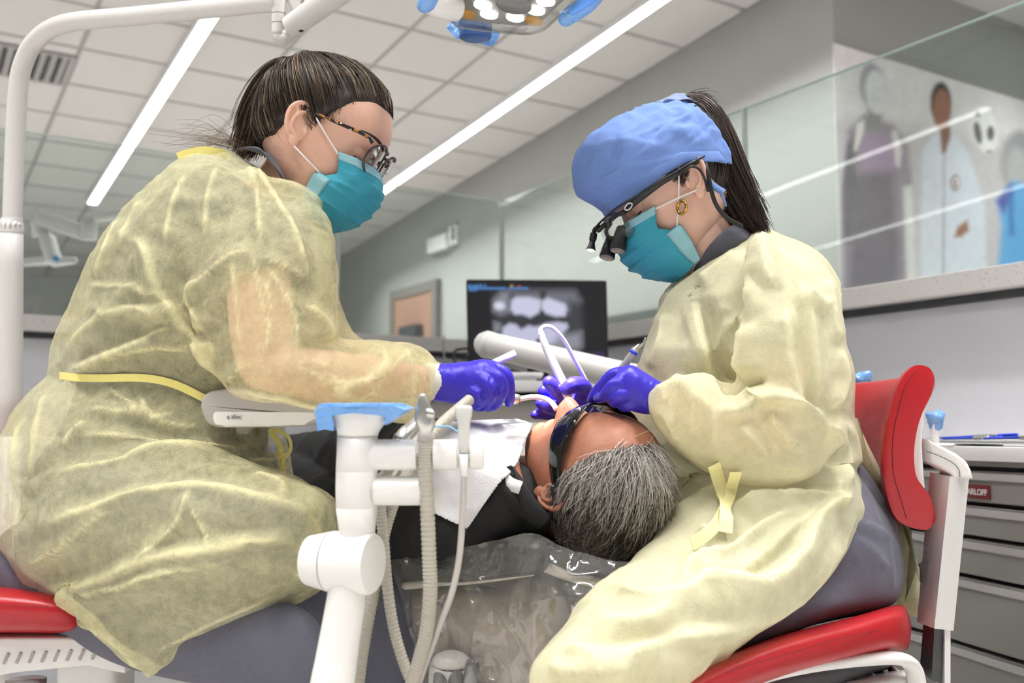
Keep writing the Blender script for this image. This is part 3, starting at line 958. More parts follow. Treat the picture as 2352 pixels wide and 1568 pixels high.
obj('gas_lift', [tube([P(60, 1560, SD), np.array([*P(60, 1560, SD)[:2], .1])], .028, 18)], CHROME, t)
pl_ = np.array([*P(60, 1560, SD)[:2], .08])
for k in range(5):
    a = 2 * pi * k / 5 + .3
    e2 = pl_ + np.array([cos(a) * .28, sin(a) * .28, -.02])
    lg = obj('leg', [tube([pl_, e2], [.024, .016], 12)], CHROME, t)
    obj('caster', [tube([e2 + np.array([-sin(a) * .012, cos(a) * .012, -.03]), e2 + np.array([sin(a) * .012, -cos(a) * .012, -.03])], .029, 16)], BLACKP, t)
# armrest
AD = 1.26
ar = np.array([P(u, v, AD) for u, v in [(462, 940), (464, 918), (474, 904), (492, 897), (540, 896), (610, 899), (668, 914), (715, 934), (752, 952), (752, 962), (700, 978), (620, 981), (520, 982), (492, 979), (474, 968)]])
arn = np.vstack([ar, ar[:1]])
ars = catmull(np.vstack([ar[-1:], arn, ar[1:2]]), 17 * 5 + 1)[5:-5][:-1]
obj('armrest_pad', [prism(ars + FW * .045, FW, .095, bev=.0045, steps=4)], GREYPAD, t, autosmooth=60)
sh = np.array([P(u, v, AD) for u, v in [(487, 962), (488, 948), (496, 941), (560, 941), (690, 942), (738, 944), (745, 955), (700, 977), (620, 980), (520, 981), (494, 977)]])
obj('armrest_shell', [prism(sh + FW * .008, FW, .022, bev=.004)], WHITE, t, autosmooth=50)
text_obj('lettering', 'a dec', .0088, P(521, 962, AD - .0035), RT, UP, mat('grey print', srgb(140, 138, 134), .5), t, bold=.0001)
obj('logo_stroke', [tube([P(532.5, 953, AD - .0035), P(532.2, 962, AD - .0035)], .0003, 6)], MATS['grey print'], t)
obj('armrest_post', [tube([P(560, 975, AD + .08), P(540, 1010, AD + .12), P(480, 1200, SD - .02), P(350, 1400, SD), P(200, 1475, SD)], .012, 14)], WHITE, t)
# ---- dentist's stool on the right
t = thing('operator_stool', 'red vinyl stool with white back support under the right clinician', 'stool', (P(1900, 1500, 1.4)[0], P(1900, 1500, 1.4)[1], 0))
obj('seat_cushion', [pxloft([(2094, 1438, 2092, 1462, 1.46, .03), (2086, 1410, 2088, 1480, 1.455, .12), (2062, 1390, 2074, 1492, 1.44, .185), (1950, 1420, 1960, 1514, 1.39, .22), (1750, 1475, 1765, 1566, 1.29, .225), (1560, 1560, 1590, 1640, 1.18, .2), (1420, 1630, 1450, 1700, 1.1, .16), (1400, 1660, 1410, 1690, 1.08, .05)], 44, e=3.0)], RED, t)
sd = lambda u, v: P(u, v, 1.20)
obj('seam', [tube([P(1660, 1545, 1.008), P(1760, 1516, 1.060), P(1900, 1474, 1.143), P(2010, 1448, 1.225), P(2060, 1430, 1.285)], .0005, 6)], SEAM, t)
rail = [P(1640, 1590, 1.1), P(1760, 1548, 1.15), P(1880, 1524, 1.2), P(2000, 1512, 1.25), P(2065, 1512, 1.28), P(2095, 1530, 1.3), P(2106, 1575, 1.31), P(2108, 1640, 1.32)]
obj('seat_rail', [tube(rail, .0085, 16, seg=60, flat=1.5)], WHITE, t)
for k in range(11):
    u = 1760 + k * 30
    obj('seat_lattice', [box(P(u, 1580 - k * 2.5, 1.24 + k * .012), .004, .05, .03, D(.9, .3, 0), FW)], WHITE, t)
obj('seat_pan', [pxloft([(2040, 1490, 2050, 1530, 1.45, .15), (1900, 1510, 1900, 1600, 1.4, .17), (1700, 1560, 1700, 1660, 1.28, .17)], 24, e=3)], DGREY, t)
obj('seat_base', [pxloft([(2110, 1535, 2110, 1560, 1.4, .03), (2060, 1540, 2060, 1640, 1.4, .12), (1850, 1575, 1850, 1700, 1.35, .15), (1650, 1640, 1650, 1760, 1.2, .12)], 24, e=3)], WHITE, t)
gl_ = P(1880, 1640, 1.38)
obj('gas_lift', [tube([gl_, np.array([gl_[0], gl_[1], .09])], .028, 18)], CHROME, t)
pl_ = np.array([gl_[0], gl_[1], .08])
for k in range(5):
    a = 2 * pi * k / 5 + .7
    e2 = pl_ + np.array([cos(a) * .28, sin(a) * .28, -.02])
    obj('leg', [tube([pl_, e2], [.024, .016], 12)], CHROME, t)
    obj('caster', [tube([e2 + np.array([-sin(a) * .012, cos(a) * .012, -.03]), e2 + np.array([sin(a) * .012, -cos(a) * .012, -.03])], .029, 16)], BLACKP, t)
# back pad: crescent section swept away from the viewer
prof = [(2112, 838), (2135, 845), (2147, 868), (2141, 888), (2120, 930), (2105, 980), (2098, 1030), (2098, 1075), (2106, 1115), (2135, 1155), (2148, 1180), (2145, 1202), (2124, 1217), (2080, 1206), (2052, 1180), (2034, 1120), (2029, 1040), (2040, 960), (2062, 885), (2090, 846)]
pp = np.array([P(u, v, 1.36) for u, v in prof])
ppn = np.vstack([pp, pp[:1]])
pps = catmull(np.vstack([pp[-1:], ppn, pp[1:2]]), 22 * 4 + 1)[4:-4][:-1]
wv_ = P(1990, 880, 1.72) - P(2112, 838, 1.36)
fl = D(-1, 0, 0)
ringsb = []
pc = pps.mean(0)
for s, sc_, bow in [(-.012, .80, 0), (-.006, .93, 0), (.0, 1.0, 0), (.06, 1.0, .0), (.3, 1.0, -.03), (.6, 1.0, -.035), (.85, 1.0, -.01), (1.0, 1.0, .02), (1.02, .8, .02)]:
    ringsb.append(pc + (pps - pc) * sc_ + wv_ * s + fl * bow)
obj('back_cushion', [rings_mesh(np.array(ringsb))], RED, t, autosmooth=60)
obj('seam', [tube([P(2106, 850, 1.355), P(2082, 880, 1.355), P(2062, 945, 1.355), P(2050, 1020, 1.355), P(2053, 1090, 1.355), P(2066, 1135, 1.355), P(2082, 1190, 1.355)], .0005, 6, seg=40)], SEAM, t)
shp = [(2134, 893), (2132, 960), (2128, 1020), (2132, 1090), (2138, 1157), (2112, 1132), (2098, 1085), (2096, 1030), (2103, 975), (2118, 925)]
obj('back_shell', [prism(np.array([P(u, v, 1.36) for u, v in shp]) + wv_ * .45, wv_, np.linalg.norm(wv_) * .78, bev=.004)], WHITE, t, autosmooth=40)
br = [(2124, 1008), (2190, 1040), (2212, 1058), (2222, 1078), (2225, 1097), (2180, 1096), (2176, 1086), (2130, 1060)]
obj('bracket', [prism(np.array([P(u, v, 1.42) for u, v in br]) + FW * .01, FW, .05, bev=.006)], WHITE, t, autosmooth=50)
obj('bracket_seam', [tube([P(2128, 1036, 1.4035), P(2160, 1048, 1.4035), P(2190, 1064, 1.4035), P(2203, 1080, 1.4035), P(2205, 1096, 1.4035)], .0005, 5)], DGREY, t)
def quad_post(top, botm):
    return rings_mesh(np.array([[P(*q) for q in top], [P(*q) for q in botm]]))
obj('post', [quad_post([(2182, 1094, 1.40), (2226, 1097, 1.425), (2180, 1092, 1.48), (2136, 1084, 1.455)], [(2146, 1443, 1.40), (2190, 1448, 1.425), (2150, 1440, 1.48), (2106, 1428, 1.455)])], WHITE, t, smooth=False)
obj('post_button', [quad_post([(2113, 1291, 1.449), (2129, 1293, 1.4325), (2129, 1293, 1.435), (2113, 1291, 1.452)], [(2112, 1335, 1.449), (2123, 1342, 1.4325), (2123, 1342, 1.435), (2112, 1335, 1.452)])], GREYPAD, t, smooth=False)
obj('post_rail', [quad_post([(2146, 1438, 1.42), (2168, 1440, 1.43), (2150, 1440, 1.47), (2122, 1420, 1.45)], [(2140, 1562, 1.42), (2162, 1570, 1.43), (2146, 1560, 1.47), (2112, 1540, 1.45)])], STEELG, t, smooth=False)
obj('post_side', [box(P(2166, 1508, 1.44), .008, .03, .1, D(.98, 0, .1), FW)], WHITE, t, smooth=False)
# ---- metal drawer cabinet on the right
CA = radians(13)
cdir = FWH * cos(CA) - RT * sin(CA)
cn = -RT * cos(CA) - FWH * sin(CA)
cp = P(2230, 1057, 1.9)
def on_cab(u, v, off=0.0):
    r = P(u, v, 1) - CAM
    return CAM + r * (((cp + cn * off - CAM) @ cn) / (r @ cn))
m_cab = mat('grey steel', srgb(138, 136, 132), .4, vary=.02)
m_lip = mat('light grey steel lip', srgb(176, 174, 172), .35)
t = thing('drawer_cabinet', 'grey metal drawer cabinet with white top behind the red stool', 'cabinet', (cp[0], cp[1], 0))
s0, s1 = -.75, .75
sm = lambda z, off, h, th, s0=s0, s1=s1: box(np.array([cp[0], cp[1], 0]) + cdir * (s0 + s1) / 2 + cn * (off + th / 2) + UPW * (z + h / 2), s1 - s0, th, h, cdir, cn, bev=.002)
ztop = cp[2]
obj('body', [sm(0.06, -.5, ztop - .065, .46, s0 + .01, s1 - .01)], DGREY, t, smooth=False)
obj('top', [sm(ztop, -.5, .027, .52)], WHITEM, t, autosmooth=40)
gaps = [1079, 1165, 1247, 1343, 1513]
zs = [on_cab(2320, g)[2] for g in gaps] + [.08]
zprev = ztop
obj('top_rail', [sm(zs[0] + .004, -.04, ztop - zs[0] - .004, .04)], m_cab, t, smooth=False)
for k in range(len(zs) - 1):
    a, b = zs[k] - .004, zs[k + 1] + .004
    d_ = obj('drawer', [sm(b, -.05, a - b, .05)], m_cab, t, smooth=False)
    obj('drawer_lip', [sm(a - .018, .0, .014, .006)], m_lip, d_, smooth=False)
pa = on_cab(2248, 1129, .002)
plq = obj('name_plate', [box(pa - cdir * .0, .062, .003, .026, cdir, cn, bev=.001)], mat('dark red plate', srgb(112, 22, 26), .4), t)
text_obj('lettering', 'ARLOFF', .0155, on_cab(2222, 1134, .0045) , -cdir, UPW, mat('white print', srgb(225, 220, 218), .5), t, bold=.0003)
# ---- blue handled instruments on a tray rail
t = thing('instrument_tray', 'steel tray edge holding instruments above the drawer cabinet', 'tray', np.array([*on_cab(2250, 1020, -.06)[:2], ztop + .0275]))
za = on_cab(2250, 1020, -.06)
obj('tray_plate', [box(za + UPW * .004, .9, .12, .006, cdir, cn, bev=.002)], CHROME, t, autosmooth=40)
zl = ztop + .0275
for s_ in (-.3, 0, .3):
    lc = np.array([za[0], za[1], (za[2] + zl) / 2]) + cdir * s_
    obj('tray_leg', [box(lc, .01, .1, max(za[2] - zl, .004), cdir, cn)], CHROME, t)
BLUEH = mat('royal blue plastic', srgb(40, 70, 225), .35, vary=.06)
for k, (u0, v0, u1, v1, r, lab) in enumerate([(2140, 1006, 2335, 998, .0034, 'upper long blue-handled instrument lying on the tray rail'), (2165, 1008, 2300, 1004, .0030, 'shorter blue-handled instrument with a steel grip lying on the tray rail'), (2260, 1007, 2420, 1002, .0036, 'blue instrument with a ribbed steel handle at the right edge')]):
    a, b = on_cab(u0, v0, -.075 + k * .02), on_cab(u1, v1, -.075 + k * .02)
    i_ = thing('dental_instrument', lab, 'instrument', (a + b) / 2 - UPW * .004, 'blue instruments on the tray')
    obj('handle', [tube([a, b], [r * .5, r], 10, round_ends=True)], BLUEH, i_)
    m1, m2 = a * .45 + b * .55, a * .2 + b * .8
    obj('grip', [ribbed([m1, m2], r * 1.12, 0, .005, .12, 10)], CHROME, i_)
    obj('tip', [tube([a, a + nrm(a - b) * .02], [r * .4, .0005], 8)], CHROME, i_)
# ---- blue barrier film pieces
def crumple(c, rx, ry, rz, seed, n=26):
    V, Fc = ellipsoid(c, RT * rx, FW * ry, UP * rz, n, 16)
    d = (V - c)
    return c + d * (1 + .55 * vnoise(V * 55, seed) + .3 * vnoise(V * 140, seed + 1))[:, None], Fc
for k, (u, v, d, rx, rz, lab) in enumerate([(1982, 876, 1.75, .018, .013, 'pale blue film wrapped on a handle left above the red stool back'), (2146, 966, 1.75, .018, .017, 'pale blue film wrapped on a handle right behind the stool back')]):
    c = P(u, v, d)
    t = thing('film_wrapped_handle', lab, 'handle', np.array([c[0], c[1], 0.0 if k == 0 else ztop + .0275]), 'film wrapped handles')
    obj('film', [crumple(c, rx, .012, rz, 20 + k)], m_film if False else BLUEF, t)
    zb = 0.0 if k == 0 else ztop + .0275
    obj('rod', [tube([c + UPW * .004, np.array([c[0], c[1], zb])], .007, 12, seg=4)], WHITE, t)
    obj('foot', [tube([np.array([c[0], c[1], zb]), np.array([c[0], c[1], zb + .006])], .03 if k else .08, 20)], WHITE, t)
# ---- instrument holder in the foreground
HD = 1.05
px = HD / F
t = thing('instrument_holder', 'white assistant instrument holder with blue film cup in the foreground', 'instrument holder', (P(765, 1568, HD)[0], P(765, 1568, HD)[1], 0))
def vcol(rows, n=36, cap=True):
    """turned shape: rows (x centre, y, radius px)"""
    R = []
    for u, v, r in rows:
        R.append(ring(P(u, v, HD), RT * r * px, FWH * r * px, n))
    return rings_mesh(np.array(R), cap)
obj('column', [vcol([(821, 1000, 46), (821, 1040, 47.5), (820, 1080.5, 48.2), (820, 1081.5, 47.2), (820, 1082.5, 48.2), (819, 1120, 48), (819, 1164.5, 47.2), (819, 1165.5, 46.2), (819, 1166.5, 47.2), (820, 1200, 44), (821, 1245, 38)])], WHITE, t)
fn = []
for s in np.linspace(0, 1, 9):
    c_ = 821.5 + (834 - 821.5) * s ** 1.3
    fn.append(ring(P(c_, 1001 - 56 * s, HD), RT * (46 + 36 * s ** 1.7) * px, FWH * (46 + 6 * s) * px, 36, 2 + s * 1.2))
obj('funnel', [rings_mesh(np.array(fn))], WHITE, t)
obj('funnel_joint', [tube([P(821, 998, HD), P(821, 1001, HD)], 46.6 * px, 36)], GREYPAD, t)
# film over the cup
fo = [(724, 938), (735, 928), (800, 926), (870, 926), (925, 926), (951, 936), (935, 950), (893, 974), (905, 955), (880, 948), (820, 943), (765, 950), (772, 970), (769, 988), (748, 984), (730, 989), (727, 965)]
ff = np.array([P(u, v, HD) for u, v in fo])
R = []
for s in (-1, -.5, 0, .5, 1):
    k = 1 - .12 * s * s
    c_ = ff.mean(0)
    R.append(c_ + (ff - c_) * np.array(k) - FW * s * 58 * px)
V, Fc = rings_mesh(np.array(R))
obj('barrier_film', (V, Fc), BLUEF, t, smooth=True, autosmooth=35)
ft = np.array([ring(P(833, 936, HD), RT * 103 * px, FWH * 60 * px, 40, 3), ring(P(833, 929, HD), RT * 100 * px, FWH * 58 * px, 40, 3), ring(P(833, 926.5, HD), RT * 90 * px, FWH * 50 * px, 40, 3)])
obj('film_top', [rings_mesh(ft)], BLUEF, t, autosmooth=50)
def hbar(u0, u1, v0, v1, n=32, d=HD):
    r = (v1 - v0) / 2 * px
    return tube([P(u0, (v0 + v1) / 2, d), P(u0 + 3, (v0 + v1) / 2, d), P(u1 - 4, (v0 + v1) / 2, d), P(u1, (v0 + v1) / 2, d)], [r, r, r, r * .9], n)
obj('upper_bar', [hbar(840, 953, 1009, 1079), hbar(997, 1050, 1009, 1079), hbar(1081, 1111, 1009, 1077), tube([P(940, 1052, HD + .008), P(1092, 1052, HD + .008)], 22 * px, 20)], WHITE, t, autosmooth=50)
obj('lower_bar', [hbar(860, 968, 1093, 1160)], WHITE, t, autosmooth=50)
obj('bar_ring', [tube([P(921, 1044, HD), P(922, 1044, HD)], 35.1 * px, 32), tube([P(914, 1126, HD), P(915, 1126, HD)], 33.7 * px, 32)], WHITE, t)
ja = D(.95, .02, .31)
jc = P(858, 1294, HD - .01)
obj('elbow_disc', [tube([jc - ja * .052, jc - ja * .048, jc - ja * .004, jc], [.027, .032, .0325, .0300], 40, seg=4)], WHITE, t, autosmooth=40)
obj('elbow_socket', [tube([P(820, 1236, HD), P(815, 1262, HD), P(808, 1290, HD)], [38 * px, 40 * px, 46 * px], 28), tube([jc - ja * .075, jc - ja * .050], [.026, .0315], 36)], WHITE, t, autosmooth=40)
lb = P(763, 1575, HD - .02)
obj('lower_arm', [tube([P(806, 1300, HD - .005), P(797, 1364, HD - .01), P(775, 1500, HD - .015), lb, P(745, 1700, HD - .02)], [44 * px, 44 * px, 47 * px, 50 * px, 52 * px], 32)], WHITE, t)
pe = P(745, 1700, HD - .02)
obj('lower_post', [tube([pe, np.array([pe[0], pe[1], .02])], .024, 24), tube([np.array([pe[0], pe[1], .0]), np.array([pe[0], pe[1], .03])], .11, 28)], WHITE, t)
# suction handpiece parked in the bar
SIL = mat('satin silver', (.62, .61, .58), .26, metal=.85)
t = thing('suction_handpiece', 'silver suction handpiece with ribbed hose parked in the holder', 'suction handpiece', P(985, 1560, HD - .02))
hp = lambda u, v, z=0: P(u, v, HD - .012 + z)
R = []
for (a, b, y, th) in [(966, 974, 903.5, 5), (962, 979, 907, 9), (958, 985, 920, 13), (954, 992, 940, 16), (952, 998, 958, 17.5), (953, 1000, 970, 18), (956, 999, 978, 18), (959, 996, 986, 17.5), (959, 995, 990, 17)]:
    R.append(ring((hp(a, y) + hp(b, y)) / 2, RT * (b - a) / 2 * px, FWH * th * px, 30))
obj('valve_body', [rings_mesh(catmull(np.array(R).reshape(len(R), -1), 40).reshape(40, 30, 3))], SIL, t)
obj('valve_knob', [ellipsoid(hp(987, 948, -.012), D(.75, -.55, .25) * .0062, D(.55, .75, 0) * .0048, FW * .004)], SIL, t)
obj('collar', [tube([hp(977, 988), hp(976.5, 1012)], [18 * px, 17.5 * px], 28)], GREYPAD, t)
obj('hose', [ribbed([hp(976, 1012), hp(977, 1080), hp(982, 1180), hp(986, 1280), hp(988, 1360), hp(980, 1450, .01), hp(965, 1510, .015), hp(945, 1575, .02), hp(925, 1640, .03)], 16 * px, 0, n=16)], HOSE, t)
t = thing('saliva_ejector', 'white saliva ejector handpiece with smooth hose parked beside the silver one', 'saliva ejector', P(960, 1560, HD + .0))
R = []
for (u, y, r) in [(1065, 931, 14), (1065, 932.5, 18.5), (1065, 940, 20), (1065, 955, 18.5), (1065.5, 968, 14.5), (1065.5, 985, 13.5), (1066, 1020, 12.5), (1066, 1040, 12)]:
    R.append(ring(hp(u, y), RT * r * px, FWH * r * px, 28))
obj('valve_body', [rings_mesh(np.array(R))], mat('pale grey plastic', srgb(214, 212, 208), .3), t)
obj('sleeve', [tube([hp(1066, 1041), hp(1066, 1094)], [11 * px, 8.5 * px], 24)], WHITEM, t)
obj('hose', [tube([hp(1066, 1092), hp(1063, 1170), hp(1058, 1250), hp(1050, 1310), hp(1035, 1370), hp(1012, 1430, .01), hp(990, 1490, .02), hp(965, 1560, .03), hp(940, 1640, .04)], 7.4 * px, 16)], mat('grey smooth hose', srgb(186, 180, 176), .35), t)
t = thing('air_water_tip', 'thin bent pale blue tip behind the holder bar', 'syringe tip', P(1010, 990, HD + .03))
obj('tip', [tube([P(992, 979, HD + .03), P(1020, 979, HD + .03), P(1033, 980, HD + .03), P(1054, 994, HD + .03)], .0011, 8, seg=20)], mat('pale blue plastic', srgb(140, 190, 225), .4), t)
obj('hub', [tube([P(975, 979, HD + .03), P(993, 979, HD + .03)], .003, 8)], SIL, t)
# hoses behind the holder
t = thing('waste_hose', 'beige ribbed hose looping down from the gloved hand behind the holder', 'hose', P(930, 1560, 1.16))
obj('hose', [ribbed([P(1078, 918, 1.27), P(1046, 945, 1.24), P(1004, 985, 1.2), P(950, 1060, 1.16), P(925, 1110, 1.14), P(900, 1165, 1.13), P(880, 1235, 1.13), P(872, 1300, 1.13), P(850, 1400, 1.12), P(832, 1500, 1.12), P(822, 1580, 1.12), P(815, 1650, 1.12)], 13.5 / F * 1.16, 0, n=14)], HOSE, t)
t = thing('vacuum_hose', 'beige ribbed hose hanging beside the white elbow joint', 'hose', P(930, 1560, 1.12))
obj('hose', [ribbed([P(872, 1130, 1.12), P(874, 1165, 1.12), P(881, 1240, 1.12), P(888, 1330, 1.12), P(900, 1420, 1.12), P(920, 1500, 1.12), P(950, 1580, 1.12), P(985, 1660, 1.12)], 12.5 / F * 1.12, 0, n=14)], HOSE, t)
obj('connector', [tube([P(868, 1090, 1.12), P(872, 1132, 1.12)], .0085, 16)], SIL, t)
t = thing('metal_nozzle', 'grey metal nozzle lying between the two white holder bars', 'nozzle', P(925, 1030, 1.12))
obj('nozzle', [tube([P(962, 960, 1.14), P(945, 985, 1.13), P(925, 1008, 1.12), P(900, 1075, 1.11), P(880, 1105, 1.11)], [.006, .009, .010, .010, .009], 16)], SIL, t)
obj('nozzle_ring', [tube([P(926, 1003, 1.12), P(922, 1012, 1.12)], .0106, 18)], DGREY, t)
# ================================================================== people: heads, hair, hands
from mathutils import kdtree, Vector
def tab(pts, z):
    p = np.asarray(pts, float)
    q = catmull(p, len(p) * 10)
    o = np.argsort(q[:, 0], kind='stable')
    return np.interp(z, q[o, 0], q[o, 1])
FRONT = [(-.116, .060), (-.113, .074), (-.106, .0825), (-.098, .0845), (-.090, .0845), (-.076, .0845), (-.060, .085), (-.050, .0845), (-.04, .083), (-.02, .083), (0, .083), (.012, .086), (.024, .0915), (.035, .0915), (.05, .089), (.065, .083), (.08, .073), (.09, .062), (.10, .046), (.108, .026), (.113, .006), (.115, -.008)]
BACK = [(-.116, .050), (-.113, .040), (-.106, .020), (-.098, 0.0), (-.09, -.015), (-.08, -.03), (-.065, -.050), (-.05, -.068), (-.03, -.085), (0, -.098), (.03, -.102), (.05, -.099), (.07, -.089), (.09, -.070), (.10, -.055), (.108, -.038), (.113, -.022), (.115, -.012)]
WIDTH = [(-.116, .012), (-.113, .020), (-.106, .032), (-.098, .040), (-.09, .046), (-.08, .052), (-.065, .059), (-.05, .063), (-.03, .067), (0, .071), (.02, .074), (.04, .075), (.06, .072), (.08, .061), (.09, .052), (.10, .040), (.108, .026), (.113, .012), (.115, .003)]
def head_grid(male=0.0, nz=120, nt=144, nose=1.0, back=1.0):
    u = np.linspace(0, 1, nz)
    z = -.116 + .231 * (u + .06 * np.sin(2 * pi * u) * 0)
    z = np.concatenate([z[:-14], .115 - (.115 - z[-14]) * np.linspace(1, 0, 14) ** 2])
    xf, xb, w = tab(FRONT, z), tab(BACK, z), tab(WIDTH, z)
    xb = np.where(xb < -.03, -.03 + (xb + .03) * back, xb)
    xc, a = (xf + xb) / 2, np.maximum((xf - xb) / 2, .0015)
    th = np.linspace(0, 2 * pi, nt, endpoint=False)
    c, s = np.cos(th), np.sin(th)
    e = 2.25
    cx = np.sign(c) * np.abs(c) ** (2 / e)
    sy = np.sign(s) * np.abs(s) ** (2 / e)
    X = xc[:, None] + a[:, None] * cx[None]
    jaw = np.clip((-.01 - z) / .09, 0, 1)
    Y = w[:, None] * sy[None] * (1 - (.22 * jaw)[:, None] * np.clip(c, 0, 1)[None] ** 1.5)
    Z = np.repeat(z[:, None], nt, 1)
    fr = np.clip(c, 0, 1)[None]
    ay = np.abs(Y)
    g = lambda v, m, sd: np.exp(-((v - m) / sd) ** 2)
    # eye sockets, brows, cheekbones, temples
    X -= fr * .0105 * g(ay, .030, .0155) * g(Z, .003, .0115)
    X += fr * (.003 + .002 * male) * g(ay, .026, .022) * g(Z, .023, .008)
    X += fr * .005 * g(ay, .048, .018) * g(Z, -.024, .018)
    Y -= np.sign(Y) * .004 * g(X, .045, .025) * g(Z, .03, .025)
    X -= fr * .004 * g(ay, .036, .014) * g(Z, -.062, .02)
    # eyelids over the eyeballs
    ex, er = .0655, .0135
    for sg in (-1, 1):
        r2 = er ** 2 - (Y - sg * .031) ** 2 - (Z - .002) ** 2
        sph = ex + np.sqrt(np.maximum(r2, 0))
        X = np.where((r2 > 0) & (fr > .3), np.maximum(X, sph), X)
    # nose
    hz = tab([(-.062, 0), (-.056, .001), (-.052, .007), (-.047, .0195), (-.042, .0235), (-.036, .0225), (-.026, .0165), (-.014, .0105), (-.002, .0065), (.008, .003), (.018, 0), (.03, 0)], Z.ravel()).reshape(Z.shape)
    sz = np.interp(Z, [-.055, -.045, -.03, -.01, .01], [.013, .0135, .0108, .0085, .008]) * (1 + .55 * male)
    X += fr * nose * hz * np.exp(-(ay / sz) ** 2.4)
    X += fr * .0065 * g(ay, .0145 + .002 * male, .0055) * g(Z, -.0455, .006)
    X -= fr * .004 * g(ay, .008, .0035) * g(Z, -.0535, .003)
    # lips
    lipw = np.exp(-(ay / .021) ** 4)
    X += fr * lipw * (.0035 * g(Z, -.0615, .0035) + .0045 * g(Z, -.0745, .004) - .0055 * g(Z, -.0680, .0018))
    X -= fr * .0015 * g(ay, 0, .004) * g(Z, -.055, .004)
    X -= fr * .004 * g(ay, 0, .018) * g(Z, -.088, .005)
    X += fr * .002 * g(ay, 0, .014) * g(Z, -.101, .007)
    R = np.stack([X, Y, Z], -1)
    return rings_mesh(R)
_ear = None
def ear_mesh():
    """one outer ear about its canal: x forward, y outward, z up"""
    global _ear
    if _ear is not None:
        return _ear
    def o(x): return .004 + .013 * np.clip((.012 - x) / .032, 0, 1)
    def pt(x, z, dy=0): return np.array([x, o(x) + dy, z])
    hel = [pt(.003, .000, -.003), pt(.0085, .008, -.001), pt(.0105, .018), pt(.0065, .0275), pt(-.002, .0315), pt(-.011, .029), pt(-.0175, .021), pt(-.020, .009), pt(-.0185, -.004), pt(-.0145, -.0145), pt(-.010, -.021, -.001)]
    parts = [tube(hel, [.0026, .003, .0031, .0033, .0034, .0034, .0034, .0032, .003, .0028, .0026], 12, seg=60, round_ends=True)]
    parts.append(tube([pt(.002, .021, .000), pt(-.005, .016, .001), pt(-.0105, .007, .0012), pt(-.0115, -.003, .0012), pt(-.008, -.011, .001), pt(-.003, -.0145, .0005)], [.0022, .0028, .003, .003, .003, .0026], 10, seg=40, round_ends=True))
    parts.append(tube([pt(-.010, .0245, -.0005), pt(-.0085, .015, .0005), pt(-.0105, .008, .001)], [.002, .0024, .0026], 10, seg=20, round_ends=True))
    # back plate
    ax = nrm(np.array([1.0, -.40, 0]))
    ay = np.array([0, 0, 1.0])
    parts.append(ellipsoid(pt(-.0055, .004, -.0036), ax * .0175, ay * .029, np.cross(ax, ay) * .0028, 30, 14))
    parts.append(ellipsoid(pt(.0065, -.006, -.0005), np.array([.0036, -.0012, 0]), np.array([0, 0, .0066]), np.array([.0012, .0028, 0]), 16, 10))
    parts.append(ellipsoid(pt(-.0045, -.0225, -.0005), ax * .0078, ay * .0095, np.cross(ax, ay) * .0034, 20, 12))
    parts.append(ellipsoid(np.array([-.002, -.003, .002]), np.array([.011, 0, 0]), np.array([0, .0045, 0]), np.array([0, 0, .019]), 16, 10))
    _ear = voxel(parts, .0011, 3, .5)
    return _ear
class Head:
    """frame of a head: origin between the ears, forward f, up u"""
    def __init__(s, o, f, u, scale=1.0, male=0.0, nose=1.0, back=1.0):
        s.o = np.asarray(o, float)
        s.f = nrm(f)
        s.l = nrm(np.cross(u, s.f))        # the person's left
        s.u = np.cross(s.f, s.l)
        s.k = scale
        s.cV, s.F = head_grid(male, nose=nose, back=back)
        Vh, _ = s.cV, s.F
        dirs = s.cV - np.array([-.005, 0, .01])
        s.kd = kdtree.KDTree(len(dirs))
        s.rad = np.linalg.norm(dirs, axis=1)
        un = dirs / s.rad[:, None]
        for i, v in enumerate(un):
            s.kd.insert(Vector(v), i)
        s.kd.balance()
    def W(s, V):
        V = np.asarray(V, float)
        return s.o + s.k * (V[..., :1] * s.f + V[..., 1:2] * s.l + V[..., 2:] * s.u)
    def pt(s, x, y, z):
        return s.W(np.array([x, y, z]))
    def surf(s, d, off=0.0):
        """canonical surface point along direction d"""
        d = nrm(d)
        r = np.mean([s.rad[i] for _, i, _ in s.kd.find_n(Vector(d), 3)])
        return np.array([-.005, 0, .01]) + d * (r + off)
    def mesh(s, ears=(1, -1)):
        parts = [(s.W(s.cV), s.F)]
        for sg in ears:
            V, Fc = ear_mesh()
            # ear angled back and flared
            a = radians(12)
            x = V[:, 0] * cos(a) - V[:, 2] * sin(a)
            z = V[:, 0] * sin(a) + V[:, 2] * cos(a)
            C_ = np.stack([x - .008, sg * (V[:, 1] + .0665), z - .003], -1)
            parts.append((s.W(C_), Fc))
        return parts
def fast_mesh(name, V, Q, mt, parent, attrs=None, smooth=True):
    """V (n,3) world, Q (m,4) quads"""
    me = bpy.data.meshes.new(name)
    o0 = WO[parent.name]
    V = np.asarray(V) - o0
    me.vertices.add(len(V))
    me.vertices.foreach_set('co', V.ravel())
    me.loops.add(Q.size)
    me.loops.foreach_set('vertex_index', Q.ravel().astype(np.int32))
    me.polygons.add(len(Q))
    me.polygons.foreach_set('loop_start', np.arange(0, Q.size, 4, dtype=np.int32))
    me.update(calc_edges=True)
    me.polygons.foreach_set('use_smooth', np.ones(len(Q), bool))
    for nm, arr in (attrs or {}).items():
        a = me.attributes.new(nm, 'FLOAT_COLOR', 'POINT')
        a.data.foreach_set('color', np.hstack([arr, np.ones((len(arr), 1))]).ravel())
    me.materials.append(mt)
    o = bpy.data.objects.new(name, me)
    COL.objects.link(o)
    o.parent = parent
    WO[o.name] = o0
    return o
